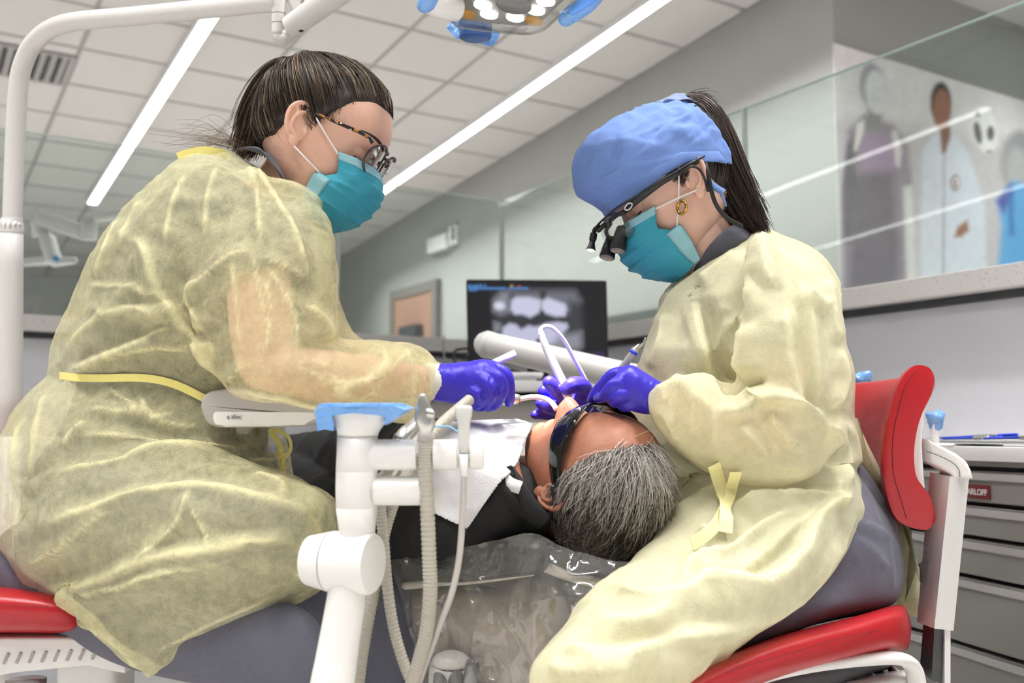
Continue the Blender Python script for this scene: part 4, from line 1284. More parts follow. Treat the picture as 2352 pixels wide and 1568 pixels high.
def strands(paths, r0, r1):
    """paths (n,k,3) -> three-sided tapering hairs"""
    n, k, _ = paths.shape
    T = np.gradient(paths, axis=1)
    T /= np.linalg.norm(T, axis=2)[..., None] + 1e-12
    ref = np.tile(np.array([.31, .52, .79]), (n, k, 1))
    A = np.cross(T, ref)
    A /= np.linalg.norm(A, axis=2)[..., None] + 1e-9
    B = np.cross(T, A)
    rad = np.linspace(1, 0, k)[None] ** .6 * (r0 - r1) + r1
    rad = np.repeat(rad, n, 0)
    V = np.stack([paths + rad[..., None] * (cos(a) * A + sin(a) * B) for a in (0, 2.0944, 4.18879)], 2)   # n,k,3,3
    idx = np.arange(n * k * 3).reshape(n, k, 3)
    Q = []
    for j in range(3):
        j2 = (j + 1) % 3
        Q.append(np.stack([idx[:, :-1, j], idx[:, :-1, j2], idx[:, 1:, j2], idx[:, 1:, j]], -1).reshape(-1, 4))
    return V.reshape(-1, 3), np.vstack(Q), n, k
def hair_obj(name, paths, cols, mt, parent, r0=.00035, r1=.00012):
    V, Q, n, k = strands(paths, r0, r1)
    C = np.repeat(cols, k * 3, 0)
    o = fast_mesh(name, V, Q, mt, parent, {'col': C})
    o['kind'] = 'stuff'
    return o
def hair_mat(name, rough=.38):
    return vcol_mat(name, rough=rough, spec=.45)
def hairline(phi, table):
    return np.interp(phi, [radians(a) for a, _ in table], [b for _, b in table])
def scalp_roots(h, table, n, seed=0, yside=None):
    rng = np.random.default_rng(seed)
    out = []
    c = np.array([-.005, 0, .01])
    while len(out) < n:
        v = rng.normal(size=3)
        v /= np.linalg.norm(v)
        if v[2] < -.75:
            continue
        p = h.surf(v)
        phi = abs(math.atan2(p[1], p[0] + .005))
        if p[2] < hairline(phi, table) + rng.normal() * .002:
            continue
        out.append(v)
    return np.array(out)
def scalp_cap(h, table, off=.004, grow=.006):
    """closed hair shell over the scalp"""
    V = h.cV
    c = np.array([-.005, 0, .01])
    phi = np.abs(np.arctan2(V[:, 1], V[:, 0] + .005))
    hl = hairline(phi, table)
    wgt = np.clip((V[:, 2] - hl) / grow, -1, 1)
    d = V - c
    d /= np.linalg.norm(d, axis=1)[:, None]
    W_ = V + d * (off * np.clip(wgt, -1, 1) - .0015 * (wgt < 0))[:, None]
    return W_
def cap_faces(h, W_, table):
    V = h.cV
    phi = np.abs(np.arctan2(V[:, 1], V[:, 0] + .005))
    ok = V[:, 2] > hairline(phi, table) - .006
    Fc = [f for f in h.F if all(ok[i] for i in f)]
    used = sorted({i for f in Fc for i in f})
    mp = {i: k for k, i in enumerate(used)}
    return W_[used], [tuple(mp[i] for i in f) for f in Fc]
def pxchain(pts, rpx=None, n=12, seg=None):
    """rounded limb through photo positions (u, v, d, radius px)"""
    C_ = np.array([P(u, v, d) for u, v, d, r in pts])
    R_ = np.array([r * d / F for u, v, d, r in pts])
    return tube(C_, R_, n, seg=seg, round_ends=True)
SKIN = lambda nm, col, rough=.45, vary=.08: mat(nm, col, rough, vary=vary, vscale=55, bump=.10, bscale=420, sub=.12, spec=.4)
GLOVE = mat('indigo nitrile', srgb(58, 44, 190), .40, vary=.08, vscale=40, bump=.7, bscale=60, spec=.45)
# ================================================================== clinician on the left
def cloth_mat(name, col, alpha, fib=.3, ridge=.3, transl=.35, pattern=0.0, bump=.3, rough=.75):
    """thin non-woven cloth: lets some of what is under it show, fibres, doubled cloth at creases"""
    T = NT(name)
    tc = T.n('ShaderNodeTexCoord')
    n1 = T.n('ShaderNodeTexNoise')
    n1.inputs['Scale'].default_value = 48
    n1.inputs['Detail'].default_value = 6
    n1.inputs['Roughness'].default_value = .75
    n1.inputs['Distortion'].default_value = .5
    T.l(tc.outputs['Object'], n1.inputs['Vector'])
    n2 = T.n('ShaderNodeTexNoise')
    n2.inputs['Scale'].default_value = 420
    n2.inputs['Detail'].default_value = 3
    n2.inputs['Distortion'].default_value = 3.0
    T.l(tc.outputs['Object'], n2.inputs['Vector'])
    ad = T.n('ShaderNodeMath', operation='ADD')
    T.l(n1.outputs['Fac'], ad.inputs[0])
    T.l(n2.outputs['Fac'], ad.inputs[1])
    al = T.n('ShaderNodeMath', operation='MULTIPLY_ADD')
    al.inputs[1].default_value = fib
    al.inputs[2].default_value = alpha - fib
    T.l(ad.outputs[0], al.inputs[0])
    at = T.n('ShaderNodeAttribute')
    at.attribute_name = 'ridge'
    a2 = T.n('ShaderNodeMath', operation='MULTIPLY_ADD')
    a2.inputs[1].default_value = ridge
    T.l(at.outputs['Fac'], a2.inputs[0])
    T.l(al.outputs[0], a2.inputs[2])
    a2.use_clamp = True
    mx = T.n('ShaderNodeMix', data_type='RGBA')
    mx.inputs[6].default_value = (*[c * .93 for c in col], 1)
    mx.inputs[7].default_value = (*[min(1, c * 1.04) for c in col], 1)
    T.l(n1.outputs['Fac'], mx.inputs[0])
    b = T.n('ShaderNodeBsdfPrincipled')
    b.inputs['Roughness'].default_value = rough
    b.inputs['Specular IOR Level'].default_value = .25
    b.inputs['Sheen Weight'].default_value = .15
    T.l(mx.outputs[2], b.inputs['Base Color'])
    hsrc = n2.outputs['Fac']
    if pattern:
        vo = T.n('ShaderNodeTexVoronoi')
        vo.inputs['Scale'].default_value = pattern
        T.l(tc.outputs['Object'], vo.inputs['Vector'])
        hsrc = vo.outputs['Distance']
    bp = T.n('ShaderNodeBump')
    bp.inputs['Strength'].default_value = bump
    bp.inputs['Distance'].default_value = .0008
    T.l(hsrc, bp.inputs['Height'])
    T.l(bp.outputs[0], b.inputs['Normal'])
    tl = T.n('ShaderNodeBsdfTranslucent')
    T.l(mx.outputs[2], tl.inputs[0])
    T.l(bp.outputs[0], tl.inputs['Normal'])
    m1 = T.n('ShaderNodeMixShader')
    m1.inputs[0].default_value = transl
    T.l(b.outputs[0], m1.inputs[1])
    T.l(tl.outputs[0], m1.inputs[2])
    tr = T.n('ShaderNodeBsdfTransparent')
    m2 = T.n('ShaderNodeMixShader')
    T.l(a2.outputs[0], m2.inputs[0])
    T.l(tr.outputs[0], m2.inputs[1])
    T.l(m1.outputs[0], m2.inputs[2])
    T.l(m2.outputs[0], T.out.inputs['Surface'])
    MATS[name] = T.m
    return T.m
def wrinkle(V, Fc, amp, freq, stretch=(1, 1, 1), seed=0):
    N = vnormals(V, Fc)
    X = V * np.array(stretch) * freq
    X = X + .6 * np.stack([vnoise(X * .7 + 7, seed + 5), vnoise(X * .7 + 13, seed + 6), vnoise(X * .7 + 21, seed + 7)], -1)
    r = 1 - np.abs(vnoise(X, seed)) * 2
    r2 = 1 - np.abs(vnoise(X * 2.3 + 3, seed + 1)) * 2
    return V + N * (amp * (np.clip(r, -.3, 1) ** 1 * .7 + .3 * r2))[:, None]
def inset_rows(rows, px_, t):
    out = []
    for r in rows:
        a, b = np.array(r[:2], float), np.array(r[2:4], float)
        v = (b - a) / np.linalg.norm(b - a)
        out.append((*(a + v * px_), *(b - v * px_), r[4], r[5] * t))
    return out
SCRUB = mat('charcoal scrub cloth', srgb(74, 74, 86), .8, vary=.12, vscale=120, bump=.3, bscale=600, sheen=.1)
SCRUBD = mat('grey twill trousers', srgb(96, 96, 109), .8, vary=.10, vscale=150, bump=.35, bscale=500, sheen=.1)
GOWN_L = cloth_mat('thin yellow non-woven', srgb(243, 236, 186), .47, fib=.62, ridge=.45, transl=.28)
TIE_Y = mat('yellow tie band', srgb(243, 230, 140), .7, vary=.04, vscale=80)
skinA = SKIN('fair skin', srgb(226, 180, 158))
HA = Head(P(738, 322, 1.46), D(.885, -.455, .09), D(.455, .89, -.02), 1.0)
pA = thing('person', 'left clinician in a sheer yellow gown and glasses, leaning over the patient', 'person', (P(200, 1500, 1.45)[0], P(200, 1500, 1.45)[1], 0))
neckA = pxloft([(655, 300, 775, 420, 1.46, .045), (628, 345, 725, 470, 1.46, .05), (602, 376, 706, 505, 1.46, .054), (580, 410, 690, 550, 1.46, .055), (540, 460, 670, 600, 1.46, .06)], 40, e=2.0)
torsoA = pxloft([(470, 460, 680, 580, 1.46, .08), (380, 520, 680, 640, 1.46, .12), (290, 640, 660, 720, 1.46, .13), (240, 780, 600, 820, 1.46, .12), (230, 900, 560, 960, 1.46, .11)], 36)
armA = [pxchain([(575, 520, 1.37, 62), (590, 600, 1.33, 72), (600, 730, 1.30, 76), (608, 830, 1.285, 66), (640, 862, 1.285, 62)]), pxchain([(612, 838, 1.285, 62), (700, 862, 1.285, 66), (830, 868, 1.29, 58), (930, 872, 1.30, 42), (1010, 876, 1.31, 30), (1050, 880, 1.32, 26)])]
farA = [pxchain([(600, 480, 1.60, 70), (660, 700, 1.64, 62), (720, 800, 1.62, 50), (900, 850, 1.56, 42), (1060, 880, 1.5, 34)])]
bodyA = voxel([neckA, torsoA] + armA + farA, .006, 4)
obj('body', merge(*HA.mesh(), bodyA), skinA, pA, attrs=None)
# scrub top with collar
scrubA = [pxloft(inset_rows([(486, 366, 700, 520, 1.46, .10), (420, 395, 720, 560, 1.46, .16), (330, 470, 735, 610, 1.46, .19), (240, 600, 730, 700, 1.46, .19), (185, 740, 690, 770, 1.46, .175), (165, 880, 640, 900, 1.46, .16), (130, 980, 625, 1040, 1.46, .18), (60, 1080, 625, 1130, 1.46, .20), (30, 1180, 600, 1200, 1.46, .2)], 12, .95), 40),
          pxloft([(455, 500, 700, 455, 1.37, .07), (462, 580, 720, 545, 1.335, .068), (480, 640, 700, 590, 1.32, .06)], 28)]
obj('scrub_top', voxel(scrubA, .007, 5), SCRUB, pA)
col_ = []
for s_ in np.linspace(0, 1, 9):
    col_.append(((548 + 160 * s_), 352 + 150 * s_))
obj('scrub_collar', [pxloft([(540, 342, 625, 350, 1.43, .014), (582, 336, 645, 390, 1.392, .013), (606, 348, 666, 430, 1.385, .011), (640, 400, 680, 470, 1.40, .009), (668, 440, 700, 505, 1.42, .008), (690, 480, 716, 520, 1.45, .006)], 20, e=2.5)], SCRUB, pA)
# trousers
legN = [pxchain([(90, 1310, 1.42, 120), (350, 1425, 1.33, 112), (590, 1480, 1.25, 104), (655, 1500, 1.235, 98), (690, 1640, 1.235, 84), (720, 1900, 1.26, 62), (735, 2200, 1.3, 55)], n=24)]
legF = [pxchain([(150, 1310, 1.52, 110), (500, 1330, 1.52, 108), (800, 1370, 1.47, 104), (880, 1400, 1.45, 100), (892, 1560, 1.43, 84), (880, 1800, 1.44, 62), (870, 2100, 1.46, 52)], n=24)]
V, Fc = voxel(legN + legF + [pxloft([(60, 1150, 420, 1150, 1.46, .15), (40, 1250, 420, 1300, 1.46, .17), (60, 1345, 380, 1380, 1.46, .15)], 28), pxloft([(60, 1150, 100, 1320, 1.45, .165), (160, 1065, 170, 1360, 1.42, .175), (290, 1040, 300, 1410, 1.385, .175), (430, 1058, 410, 1420, 1.365, .17), (560, 1095, 540, 1400, 1.355, .165), (650, 1125, 640, 1365, 1.355, .155), (705, 1165, 700, 1320, 1.36, .13)], 30)], .006, 6)
tf = [([(620, 1385), (680, 1420), (720, 1480), (735, 1560)], 14, .004), ([(420, 1520), (520, 1470), (600, 1420)], 14, .003), ([(500, 1485), (560, 1430), (640, 1390)], 8, .0018), ([(562, 1525), (600, 1470), (638, 1392)], 5, .0022), ([(400, 1544), (480, 1530), (560, 1524)], 5, .0022), ([(560, 1524), (590, 1568)], 5, .0018), ([(820, 1500), (870, 1470), (930, 1440)], 12, .004), ([(800, 1540), (870, 1500), (960, 1480)], 12, .004), ([(850, 1330), (900, 1380), (950, 1400)], 14, .003)]
V, _ = fold_cloth(V, Fc, tf)
obj('trousers', (V, Fc), SCRUBD, pA)
for (cu, cv, cd_) in [(760, 2330, 1.28), (890, 2220, 1.44)]:
    a = P(cu, cv, cd_)
    a[2] = .045
    obj('shoe', [pxchain([(0, 0, 1, 0)]) if False else ellipsoid(a + nrm(RT) * .06, RT * .13, np.array([FWH[0], FWH[1], 0]) * .045, UPW * .045, 20, 12)], WHITE, pA)
# gown
rowsA = [(520, 352, 690, 470, 1.46, .055), (470, 354, 722, 505, 1.46, .11), (420, 366, 742, 525, 1.46, .155), (335, 446, 748, 580, 1.46, .19), (232, 588, 748, 660, 1.46, .20), (172, 708, 748, 742, 1.46, .19), (140, 800, 690, 812, 1.46, .18), (130, 856, 655, 900, 1.46, .17), (118, 880, 645, 960, 1.46, .172), (60, 935, 645, 1030, 1.46, .195), (10, 1040, 650, 1090, 1.46, .215), (-15, 1150, 660, 1150, 1.46, .22), (15, 1290, 600, 1220, 1.46, .215), (70, 1350, 500, 1330, 1.46, .19), (150, 1372, 400, 1390, 1.46, .12)]
lapA = [(20, 1120, 60, 1330, 1.45, .19), (140, 1040, 150, 1385, 1.42, .2), (290, 1010, 290, 1500, 1.38, .2), (430, 1030, 392, 1520, 1.36, .195), (560, 1070, 520, 1452, 1.35, .19), (660, 1095, 640, 1382, 1.35, .185), (730, 1130, 725, 1340, 1.36, .17), (768, 1190, 758, 1290, 1.38, .12)]
hemA = [(130, 1370, 330, 1300, 1.26, .02), (190, 1420, 420, 1370, 1.245, .02), (260, 1485, 480, 1420, 1.24, .018), (330, 1548, 420, 1500, 1.24, .014), (345, 1552, 360, 1545, 1.24, .01)]
sleeveA = [(505, 400, 700, 430, 1.40, .06), (440, 500, 740, 500, 1.365, .09), (432, 580, 752, 590, 1.33, .095), (440, 680, 762, 690, 1.31, .09), (485, 790, 768, 770, 1.295, .085), (528, 870, 750, 850, 1.285, .08), (560, 900, 720, 890, 1.28, .06)]
foreA = [(545, 890, 560, 770, 1.285, .06), (580, 908, 640, 760, 1.285, .075), (640, 922, 720, 770, 1.285, .07), (700, 934, 790, 790, 1.285, .064), (770, 942, 890, 796, 1.29, .058), (880, 965, 940, 797, 1.295, .054), (945, 965, 972, 810, 1.30, .048), (975, 935, 988, 830, 1.305, .04), (990, 916, 996, 838, 1.305, .034)]
frontA = [(700, 500, 748, 515, 1.42, .03), (690, 580, 750, 580, 1.42, .04), (680, 680, 749, 680, 1.43, .04), (660, 760, 748, 742, 1.44, .03)]
gA = voxel([pxloft(rowsA, 44), pxloft(lapA, 40, e=2.4), pxloft(hemA, 30), pxloft(sleeveA, 40), pxloft(foreA, 36), pxloft(frontA, 24), pxloft([(600, 480, 745, 520, 1.58, .06), (650, 660, 760, 640, 1.62, .06), (720, 850, 800, 770, 1.6, .055), (880, 890, 920, 810, 1.55, .045), (1000, 910, 1010, 850, 1.5, .035)], 28)], .0046, 8)
V, Fc = gA
V = wrinkle(V, Fc, .011, 5.5, (1, 1, 2.0), 11)
V = wrinkle(V, Fc, .004, 14, (1, 1, 1.5), 23)
S = 1.0
fA = [([(290, 548), (341, 568), (375, 670), (409, 721), (477, 806), (521, 871)], 26, .016, 1), ([(409, 715), (456, 650), (531, 588), (586, 577)], 12, .006), ([(596, 588), (650, 612), (705, 643)], 12, .006),
      ([(535, 602), (545, 680), (552, 738), (556, 800)], 16, .006), ([(279, 500), (240, 590), (221, 643)], 14, .008), ([(204, 653), (306, 660), (375, 677)], 14, .007, 1), ([(208, 701), (272, 718), (405, 721)], 14, .007), ([(153, 806), (221, 738), (306, 704), (400, 722)], 20, .010, 1), ([(163, 847), (289, 796), (415, 742)], 18, .010, 1), ([(170, 854), (306, 806), (453, 789)], 15, .009, -1),
      ([(160, 835), (280, 790), (405, 735)], 12, -.010), ([(204, 940), (290, 948), (361, 953)], 15, .008), ([(361, 953), (378, 973), (460, 980)], 12, .007), ([(146, 1028), (170, 995), (197, 967)], 10, .007), ([(180, 994), (306, 1007), (409, 1028), (560, 1030)], 16, .009), ([(320, 905), (350, 960), (400, 950)], 14, .007), ([(250, 890), (300, 930), (330, 960)], 12, .006),
      ([(133, 1085), (272, 1061), (341, 1037), (500, 1040)], 16, .010, 1), ([(95, 1201), (204, 1174), (306, 1136), (450, 1123), (579, 1143), (708, 1174)], 26, .020, 1), ([(313, 1286), (409, 1204), (453, 1129)], 12, .008), ([(446, 1170), (484, 1245)], 10, .006), ([(61, 1293), (170, 1238), (272, 1177)], 14, .010), ([(106, 1351), (200, 1335), (306, 1296), (420, 1268), (511, 1252), (630, 1232), (690, 1252)], 30, .024, 1), ([(120, 1362), (250, 1345), (375, 1310), (531, 1279)], 16, .009), ([(674, 1320), (705, 1290), (725, 1252)], 12, .008),
      ([(110, 1362), (220, 1352), (330, 1310), (450, 1290)], 20, -.012, -1), ([(681, 830), (720, 834), (763, 844)], 14, .008), ([(671, 840), (740, 868), (800, 898), (860, 915)], 14, .009, 1), ([(531, 875), (550, 850), (565, 837)], 12, .008), ([(681, 830), (681, 745), (660, 690), (623, 629), (606, 609)], 14, .008), ([(627, 721), (618, 680), (612, 650)], 10, .006),
      ([(562, 364), (580, 430), (596, 494), (600, 570)], 14, .009), ([(579, 375), (620, 440), (664, 511), (690, 580), (705, 640)], 18, .011, 1), ([(700, 700), (745, 740), (760, 780)], 16, .010), ([(740, 850), (800, 880), (880, 860), (940, 810)], 16, .008), ([(760, 900), (830, 870), (900, 830)], 14, .008, 1), ([(540, 890), (640, 905), (740, 925), (840, 900), (900, 870)], 14, .008), ([(880, 800), (890, 850), (860, 910)], 12, .006), ([(930, 800), (950, 860), (945, 930)], 14, .007),
      ([(455, 640), (440, 690), (470, 760)], 14, .007), ([(580, 580), (600, 680), (620, 760), (600, 840)], 14, .007), ([(330, 460), (300, 520), (280, 560)], 14, .008), ([(430, 400), (400, 470), (380, 560)], 18, .006), ([(500, 380), (480, 450), (470, 540)], 18, .006), ([(60, 960), (40, 1050), (60, 1150)], 20, .010), ([(110, 900), (90, 1000), (80, 1100)], 18, .010), ([(170, 1420), (260, 1470), (330, 1540)], 16, .006), ([(350, 1500), (480, 1430), (620, 1370)], 10, .004), ([(560, 1060), (640, 1060), (650, 1100)], 14, .010), ([(580, 1090), (640, 1110), (655, 1150)], 12, .009)]
V, rdA = fold_cloth(V, Fc, fA)
obj('gown', (V, Fc), GOWN_L, pA, attrs={'ridge': rdA})
def strip(pts, wd, nrm_=None, th=.0008, seg=40):
    """flat band along photo positions (u, v, d), wd wide in metres"""
    C_ = catmull(np.array([P(*q) for q in pts]), seg)
    T = np.gradient(C_, axis=0)
    T /= np.linalg.norm(T, axis=1)[:, None]
    n_ = np.tile(-FW if nrm_ is None else nrm_, (len(C_), 1))
    B = np.cross(T, n_)
    B /= np.linalg.norm(B, axis=1)[:, None]
    n_ = np.cross(B, T)
    R = np.stack([C_ + B * wd / 2 + n_ * th, C_ - B * wd / 2 + n_ * th, C_ - B * wd / 2 - n_ * th, C_ + B * wd / 2 - n_ * th], 1)
    return rings_mesh(R)
def near_depth(V, u, v, rad=9):
    q = proj(V)
    m = np.hypot(q[:, 0] - u, q[:, 1] - v) < rad
    return q[m, 2].min() if m.any() else None
def on_cloth(V, pts, lift=.004):
    out = []
    last = 1.4
    for u, v in pts:
        d = near_depth(V, u, v)
        last = d if d is not None else last
        out.append((u, v, last - lift))
    return out
obj('waist_tie', [strip(on_cloth(V, [(138, 862), (180, 867), (238, 868), (300, 867), (340, 869), (380, 876), (420, 890), (468, 914)]), .010)], TIE_Y, pA, smooth=False)
dtie = near_depth(V, 630, 1010, 20) or 1.3
obj('hanging_tie', [strip([(620, 985, dtie), (645, 1030, dtie - .01), (650, 1080, dtie - .01), (662, 1130, dtie - .015), (668, 1165, dtie - .015), (700, 1178, dtie - .02), (724, 1200, dtie - .02), (736, 1240, dtie - .02), (732, 1290, dtie - .02), (722, 1335, dtie - .02)], .0065), strip([(628, 985, dtie), (660, 1000, dtie - .01), (668, 1030, dtie - .01), (655, 1050, dtie - .01), (640, 1040, dtie - .01)], .004), strip([(620, 995, dtie), (636, 1010, dtie), (640, 1050, dtie - .01), (652, 1052, dtie - .01)], .004), strip([(655, 1040, dtie - .012), (645, 1080, dtie - .012), (632, 1105, dtie - .005)], .004)], TIE_Y, pA, smooth=False)
obj('neck_tie', [strip([(408, 360, 1.40), (430, 352, 1.40), (470, 345, 1.40), (505, 351, 1.41), (525, 362, 1.42)], .011)], TIE_Y, pA, smooth=False)
obj('neck_binding', [tube([P(668, 486, 1.385), P(690, 500, 1.40), P(712, 511, 1.42), P(735, 512, 1.44)], .0030, 8, seg=30)], TIE_Y, pA)
obj('cuff', [tube([P(978, 876, 1.305), P(1000, 876, 1.31), P(1016, 878, 1.313)], [.0245, .0240, .0235], 24)], mat('white knit cuff', srgb(226, 222, 208), .9, vary=.05, vscale=300), pA)
# gloved right hand
gl1 = [pxloft([(990, 834, 986, 917, 1.315, .024), (1005, 835, 1002, 922, 1.315, .026), (1040, 833, 1035, 926, 1.315, .027), (1080, 829, 1078, 930, 1.315, .028), (1110, 824, 1108, 925, 1.32, .028), (1138, 832, 1135, 905, 1.325, .025), (1150, 848, 1148, 880, 1.33, .018)], 32, e=2.3),
       pxchain([(1128, 842, 1.32, 17), (1160, 860, 1.318, 17), (1168, 890, 1.322, 15.5), (1170, 915, 1.33, 13), (1169, 925, 1.334, 11)]),
       pxchain([(1110, 850, 1.305, 17), (1145, 870, 1.298, 17.5), (1152, 900, 1.303, 16), (1138, 926, 1.318, 14), (1122, 934, 1.335, 13)]),
       pxchain([(1092, 860, 1.300, 17), (1122, 885, 1.290, 17.5), (1128, 908, 1.295, 15.5), (1114, 928, 1.31, 14), (1098, 934, 1.33, 13)]),
       pxchain([(1070, 885, 1.30, 16), (1098, 905, 1.290, 15.5), (1102, 920, 1.295, 14), (1090, 930, 1.31, 12.5), (1078, 932, 1.325, 11)]),
       pxchain([(1070, 850, 1.36, 17), (1120, 870, 1.385, 16), (1155, 900, 1.38, 14.5), (1176, 918, 1.362, 12)])]
V, Fc = voxel(gl1, .0019, 4)
wr = [([(1005, 838), (1008, 880), (1000, 920)], 4, .0016), ([(1016, 838), (1020, 880), (1012, 922)], 3, .0012), ([(998, 840), (1000, 880), (994, 915)], 3, .0016), ([(1060, 835), (1075, 870), (1080, 910)], 5, .0010), ([(1095, 830), (1105, 860)], 5, .0012), ([(1132, 900), (1126, 880), (1128, 862)], 3, -.002), ([(1156, 890), (1150, 868)], 3, -.002), ([(1030, 850), (1050, 890)], 5, .0008), ([(1110, 915), (1106, 898)], 3, -.002)]
V, _ = fold_cloth(V, Fc, wr)
obj('glove', (V, Fc), GLOVE, pA, label='indigo nitrile glove gripping the suction tube')
gl2 = [pxloft([(1000, 862, 998, 912, 1.505, .022), (1030, 858, 1028, 915, 1.50, .024), (1070, 860, 1068, 918, 1.49, .026), (1098, 866, 1096, 912, 1.48, .02)], 26),
       pxchain([(1085, 868, 1.48, 13), (1115, 872, 1.46, 12.5), (1140, 884, 1.44, 11)]), pxchain([(1088, 880, 1.48, 13), (1120, 888, 1.45, 12.5), (1142, 898, 1.43, 11)]),
       pxchain([(1086, 893, 1.48, 13), (1114, 903, 1.45, 12.5), (1132, 912, 1.435, 11)]), pxchain([(1080, 905, 1.485, 11), (1104, 915, 1.46, 11), (1120, 921, 1.445, 9.5)]), pxchain([(1050, 868, 1.48, 13), (1080, 866, 1.45, 12), (1105, 872, 1.435, 10.5)])]
V, Fc = voxel(gl2, .0022, 4)
obj('glove', (V, Fc), GLOVE, pA, label='indigo nitrile glove on the hidden far hand')
# face mask
MASK = mat('teal face mask', srgb(52, 160, 184), .62, vary=.05, vscale=200, bump=.4, bscale=900)
MASKE = mat('mask edge band', srgb(150, 200, 212), .7, vary=.08, vscale=300, bump=.4, bscale=900)
LOOP = mat('white elastic', srgb(238, 232, 230), .7)
def mask(h, parent, seed=0):
    ST = np.array([(0, .052, .063, -.010), (.16, .060, .061, -.026), (.28, .064, .060, -.038), (.40, .050, .062, -.050), (.47, .038, .063, -.048), (.55, .034, .063, -.056), (.75, .034, .060, -.082), (1.0, .036, .054, -.106)])
    FT = np.array([(0, .1005, -.006), (.12, .108, -.018), (.28, .1175, -.036), (.42, .1165, -.052), (.55, .113, -.068), (.7, .106, -.084), (.85, .093, -.101), (1.0, .072, -.117)])
    def pos(s, t):
        a = abs(s)
        xs, ys, zs = [np.interp(t, ST[:, 0], ST[:, k]) for k in (1, 2, 3)]
        xf, zf = [np.interp(t, FT[:, 0], FT[:, k]) for k in (1, 2)]
        c = cos(a * pi / 2) ** .8
        x = xs + (xf - xs) * c
        y = np.sign(s) * (ys + .006 * sin(pi * a)) * sin(a * pi / 2) ** .9
        z = zs + (zf - zs) * (1 - a ** 1.6)
        pl = 0
        for tk in (.20, .36, .52, .70):
            q = (t - tk) / .13
            if 0 <= q < 1:
                pl += .0042 * (1 - q) * (1 - .75 * a) * min(1, q * 12 + .1)
        n = nrm(np.array([x - .01, y, (z + .06) * .5]))
        return np.array([x, y, z]) + n * pl
    ns, ntt = 57, 61
    G_ = np.array([[pos(-1 + 2 * i / (ns - 1), j / (ntt - 1)) for i in range(ns)] for j in range(ntt)])
    N_ = G_.reshape(-1, 3)
    d = vnoise(N_ * 90, seed) * .0012 + vnoise(N_ * 35, seed + 1) * .0018
    N_ = N_ + (N_ - np.array([0, 0, -.06])) * (d / .1)[:, None]
    def sheet(j0, j1, i0, i1, lift, th):
        g = N_.reshape(ntt, ns, 3)[j0:j1, i0:i1]
        c = np.array([0, 0, -.065])
        dirn = g - c
        dirn = dirn / np.linalg.norm(dirn, axis=2)[..., None]
        o_, i_ = g + dirn * (lift + th), g + dirn * lift
        a, b = g.shape[:2]
        V = np.vstack([o_.reshape(-1, 3), i_.reshape(-1, 3)])
        m = a * b
        Fc = []
        for j in range(a - 1):
            for i in range(b - 1):
                q = (j * b + i, j * b + i + 1, (j + 1) * b + i + 1, (j + 1) * b + i)
                Fc.append(q)
                Fc.append(tuple(k + m for k in q[::-1]))
        edge = [j * b for j in range(a)] + [(a - 1) * b + i for i in range(1, b)] + [j * b + b - 1 for j in range(a - 2, -1, -1)] + [i for i in range(b - 2, 0, -1)]
        for k in range(len(edge)):
            p_, q_ = edge[k], edge[(k + 1) % len(edge)]
            Fc.append((p_, q_, q_ + m, p_ + m))
        return h.W(V), Fc
    mk = obj('face_mask', [sheet(0, ntt, 0, ns, 0, .0008)], MASK, parent)
    obj('nose_band', [sheet(0, 7, 0, ns, .0009, .0004)], MASKE, mk)
    obj('side_band', [sheet(29, ntt, 0, 5, .0009, .0004)], MASKE, mk)
    obj('side_band', [sheet(29, ntt, ns - 5, ns, .0009, .0004)], MASKE, mk)
    st = []
    for k in range(14):
        for j, i0 in ((2, 4), (3, 4)):
            pass
    return mk, N_.reshape(ntt, ns, 3)
def ear_loops(h, mk, gm, cross=False):
    for sg in (1, -1):
        i = 0 if sg < 0 else -1
        ti, bi = gm[2, i], gm[27, i]
        up_end, lo_end = h.pt(-.010, sg * .0745, .026), h.pt(-.012, sg * .076, -.030)
        if cross:
            up_end, lo_end = h.pt(-.010, sg * .077, -.022), h.pt(-.002, sg * .0755, .020)
        obj('ear_loop', [tube([h.W(ti), (h.W(ti) + up_end) / 2 + h.l * sg * .006, up_end], .0014, 6, seg=20)], LOOP, mk)
        obj('ear_loop', [tube([h.W(bi), (h.W(bi) + lo_end) / 2 + h.l * sg * .006, lo_end], .0014, 6, seg=20)], LOOP, mk)
mkA, gmA = mask(HA, pA, 31)
ear_loops(HA, mkA, gmA)
# eyes (lowered lids) and brows
DARKH = mat('dark hair', srgb(44, 33, 27), .5)
def lashes(h, parent, sg):
    pts = []
    for k in range(9):
        a = -1.0 + 2.0 * k / 8
        y, z = sg * (.031 + .0125 * a), -.004 - .0035 * (1 - a * a)
        r2 = .0142 ** 2 - (y - sg * .031) ** 2 - (z - .002) ** 2
        pts.append(h.pt(.0655 + sqrt(max(r2, 1e-6)), y, z))
    obj('eyelashes', [tube(pts, .0011, 6, seg=24)], DARKH, parent)
    br_ = []
    for k in range(8):
        a = k / 7
        y = sg * (.012 + .036 * a)
        z = .024 + .007 * sin(a * 2.4)
        p_ = h.surf(np.array([.095 - .035 * a ** 2, y, z - .01]), .0006)
        br_.append(h.W(p_))
    obj('eyebrow', [tube(br_, [.0012, .002, .0023, .0023, .0021, .0018, .0013, .0007], 8, seg=24)], DARKH, parent)
for sg in (-1, 1):
    lashes(HA, pA, sg)
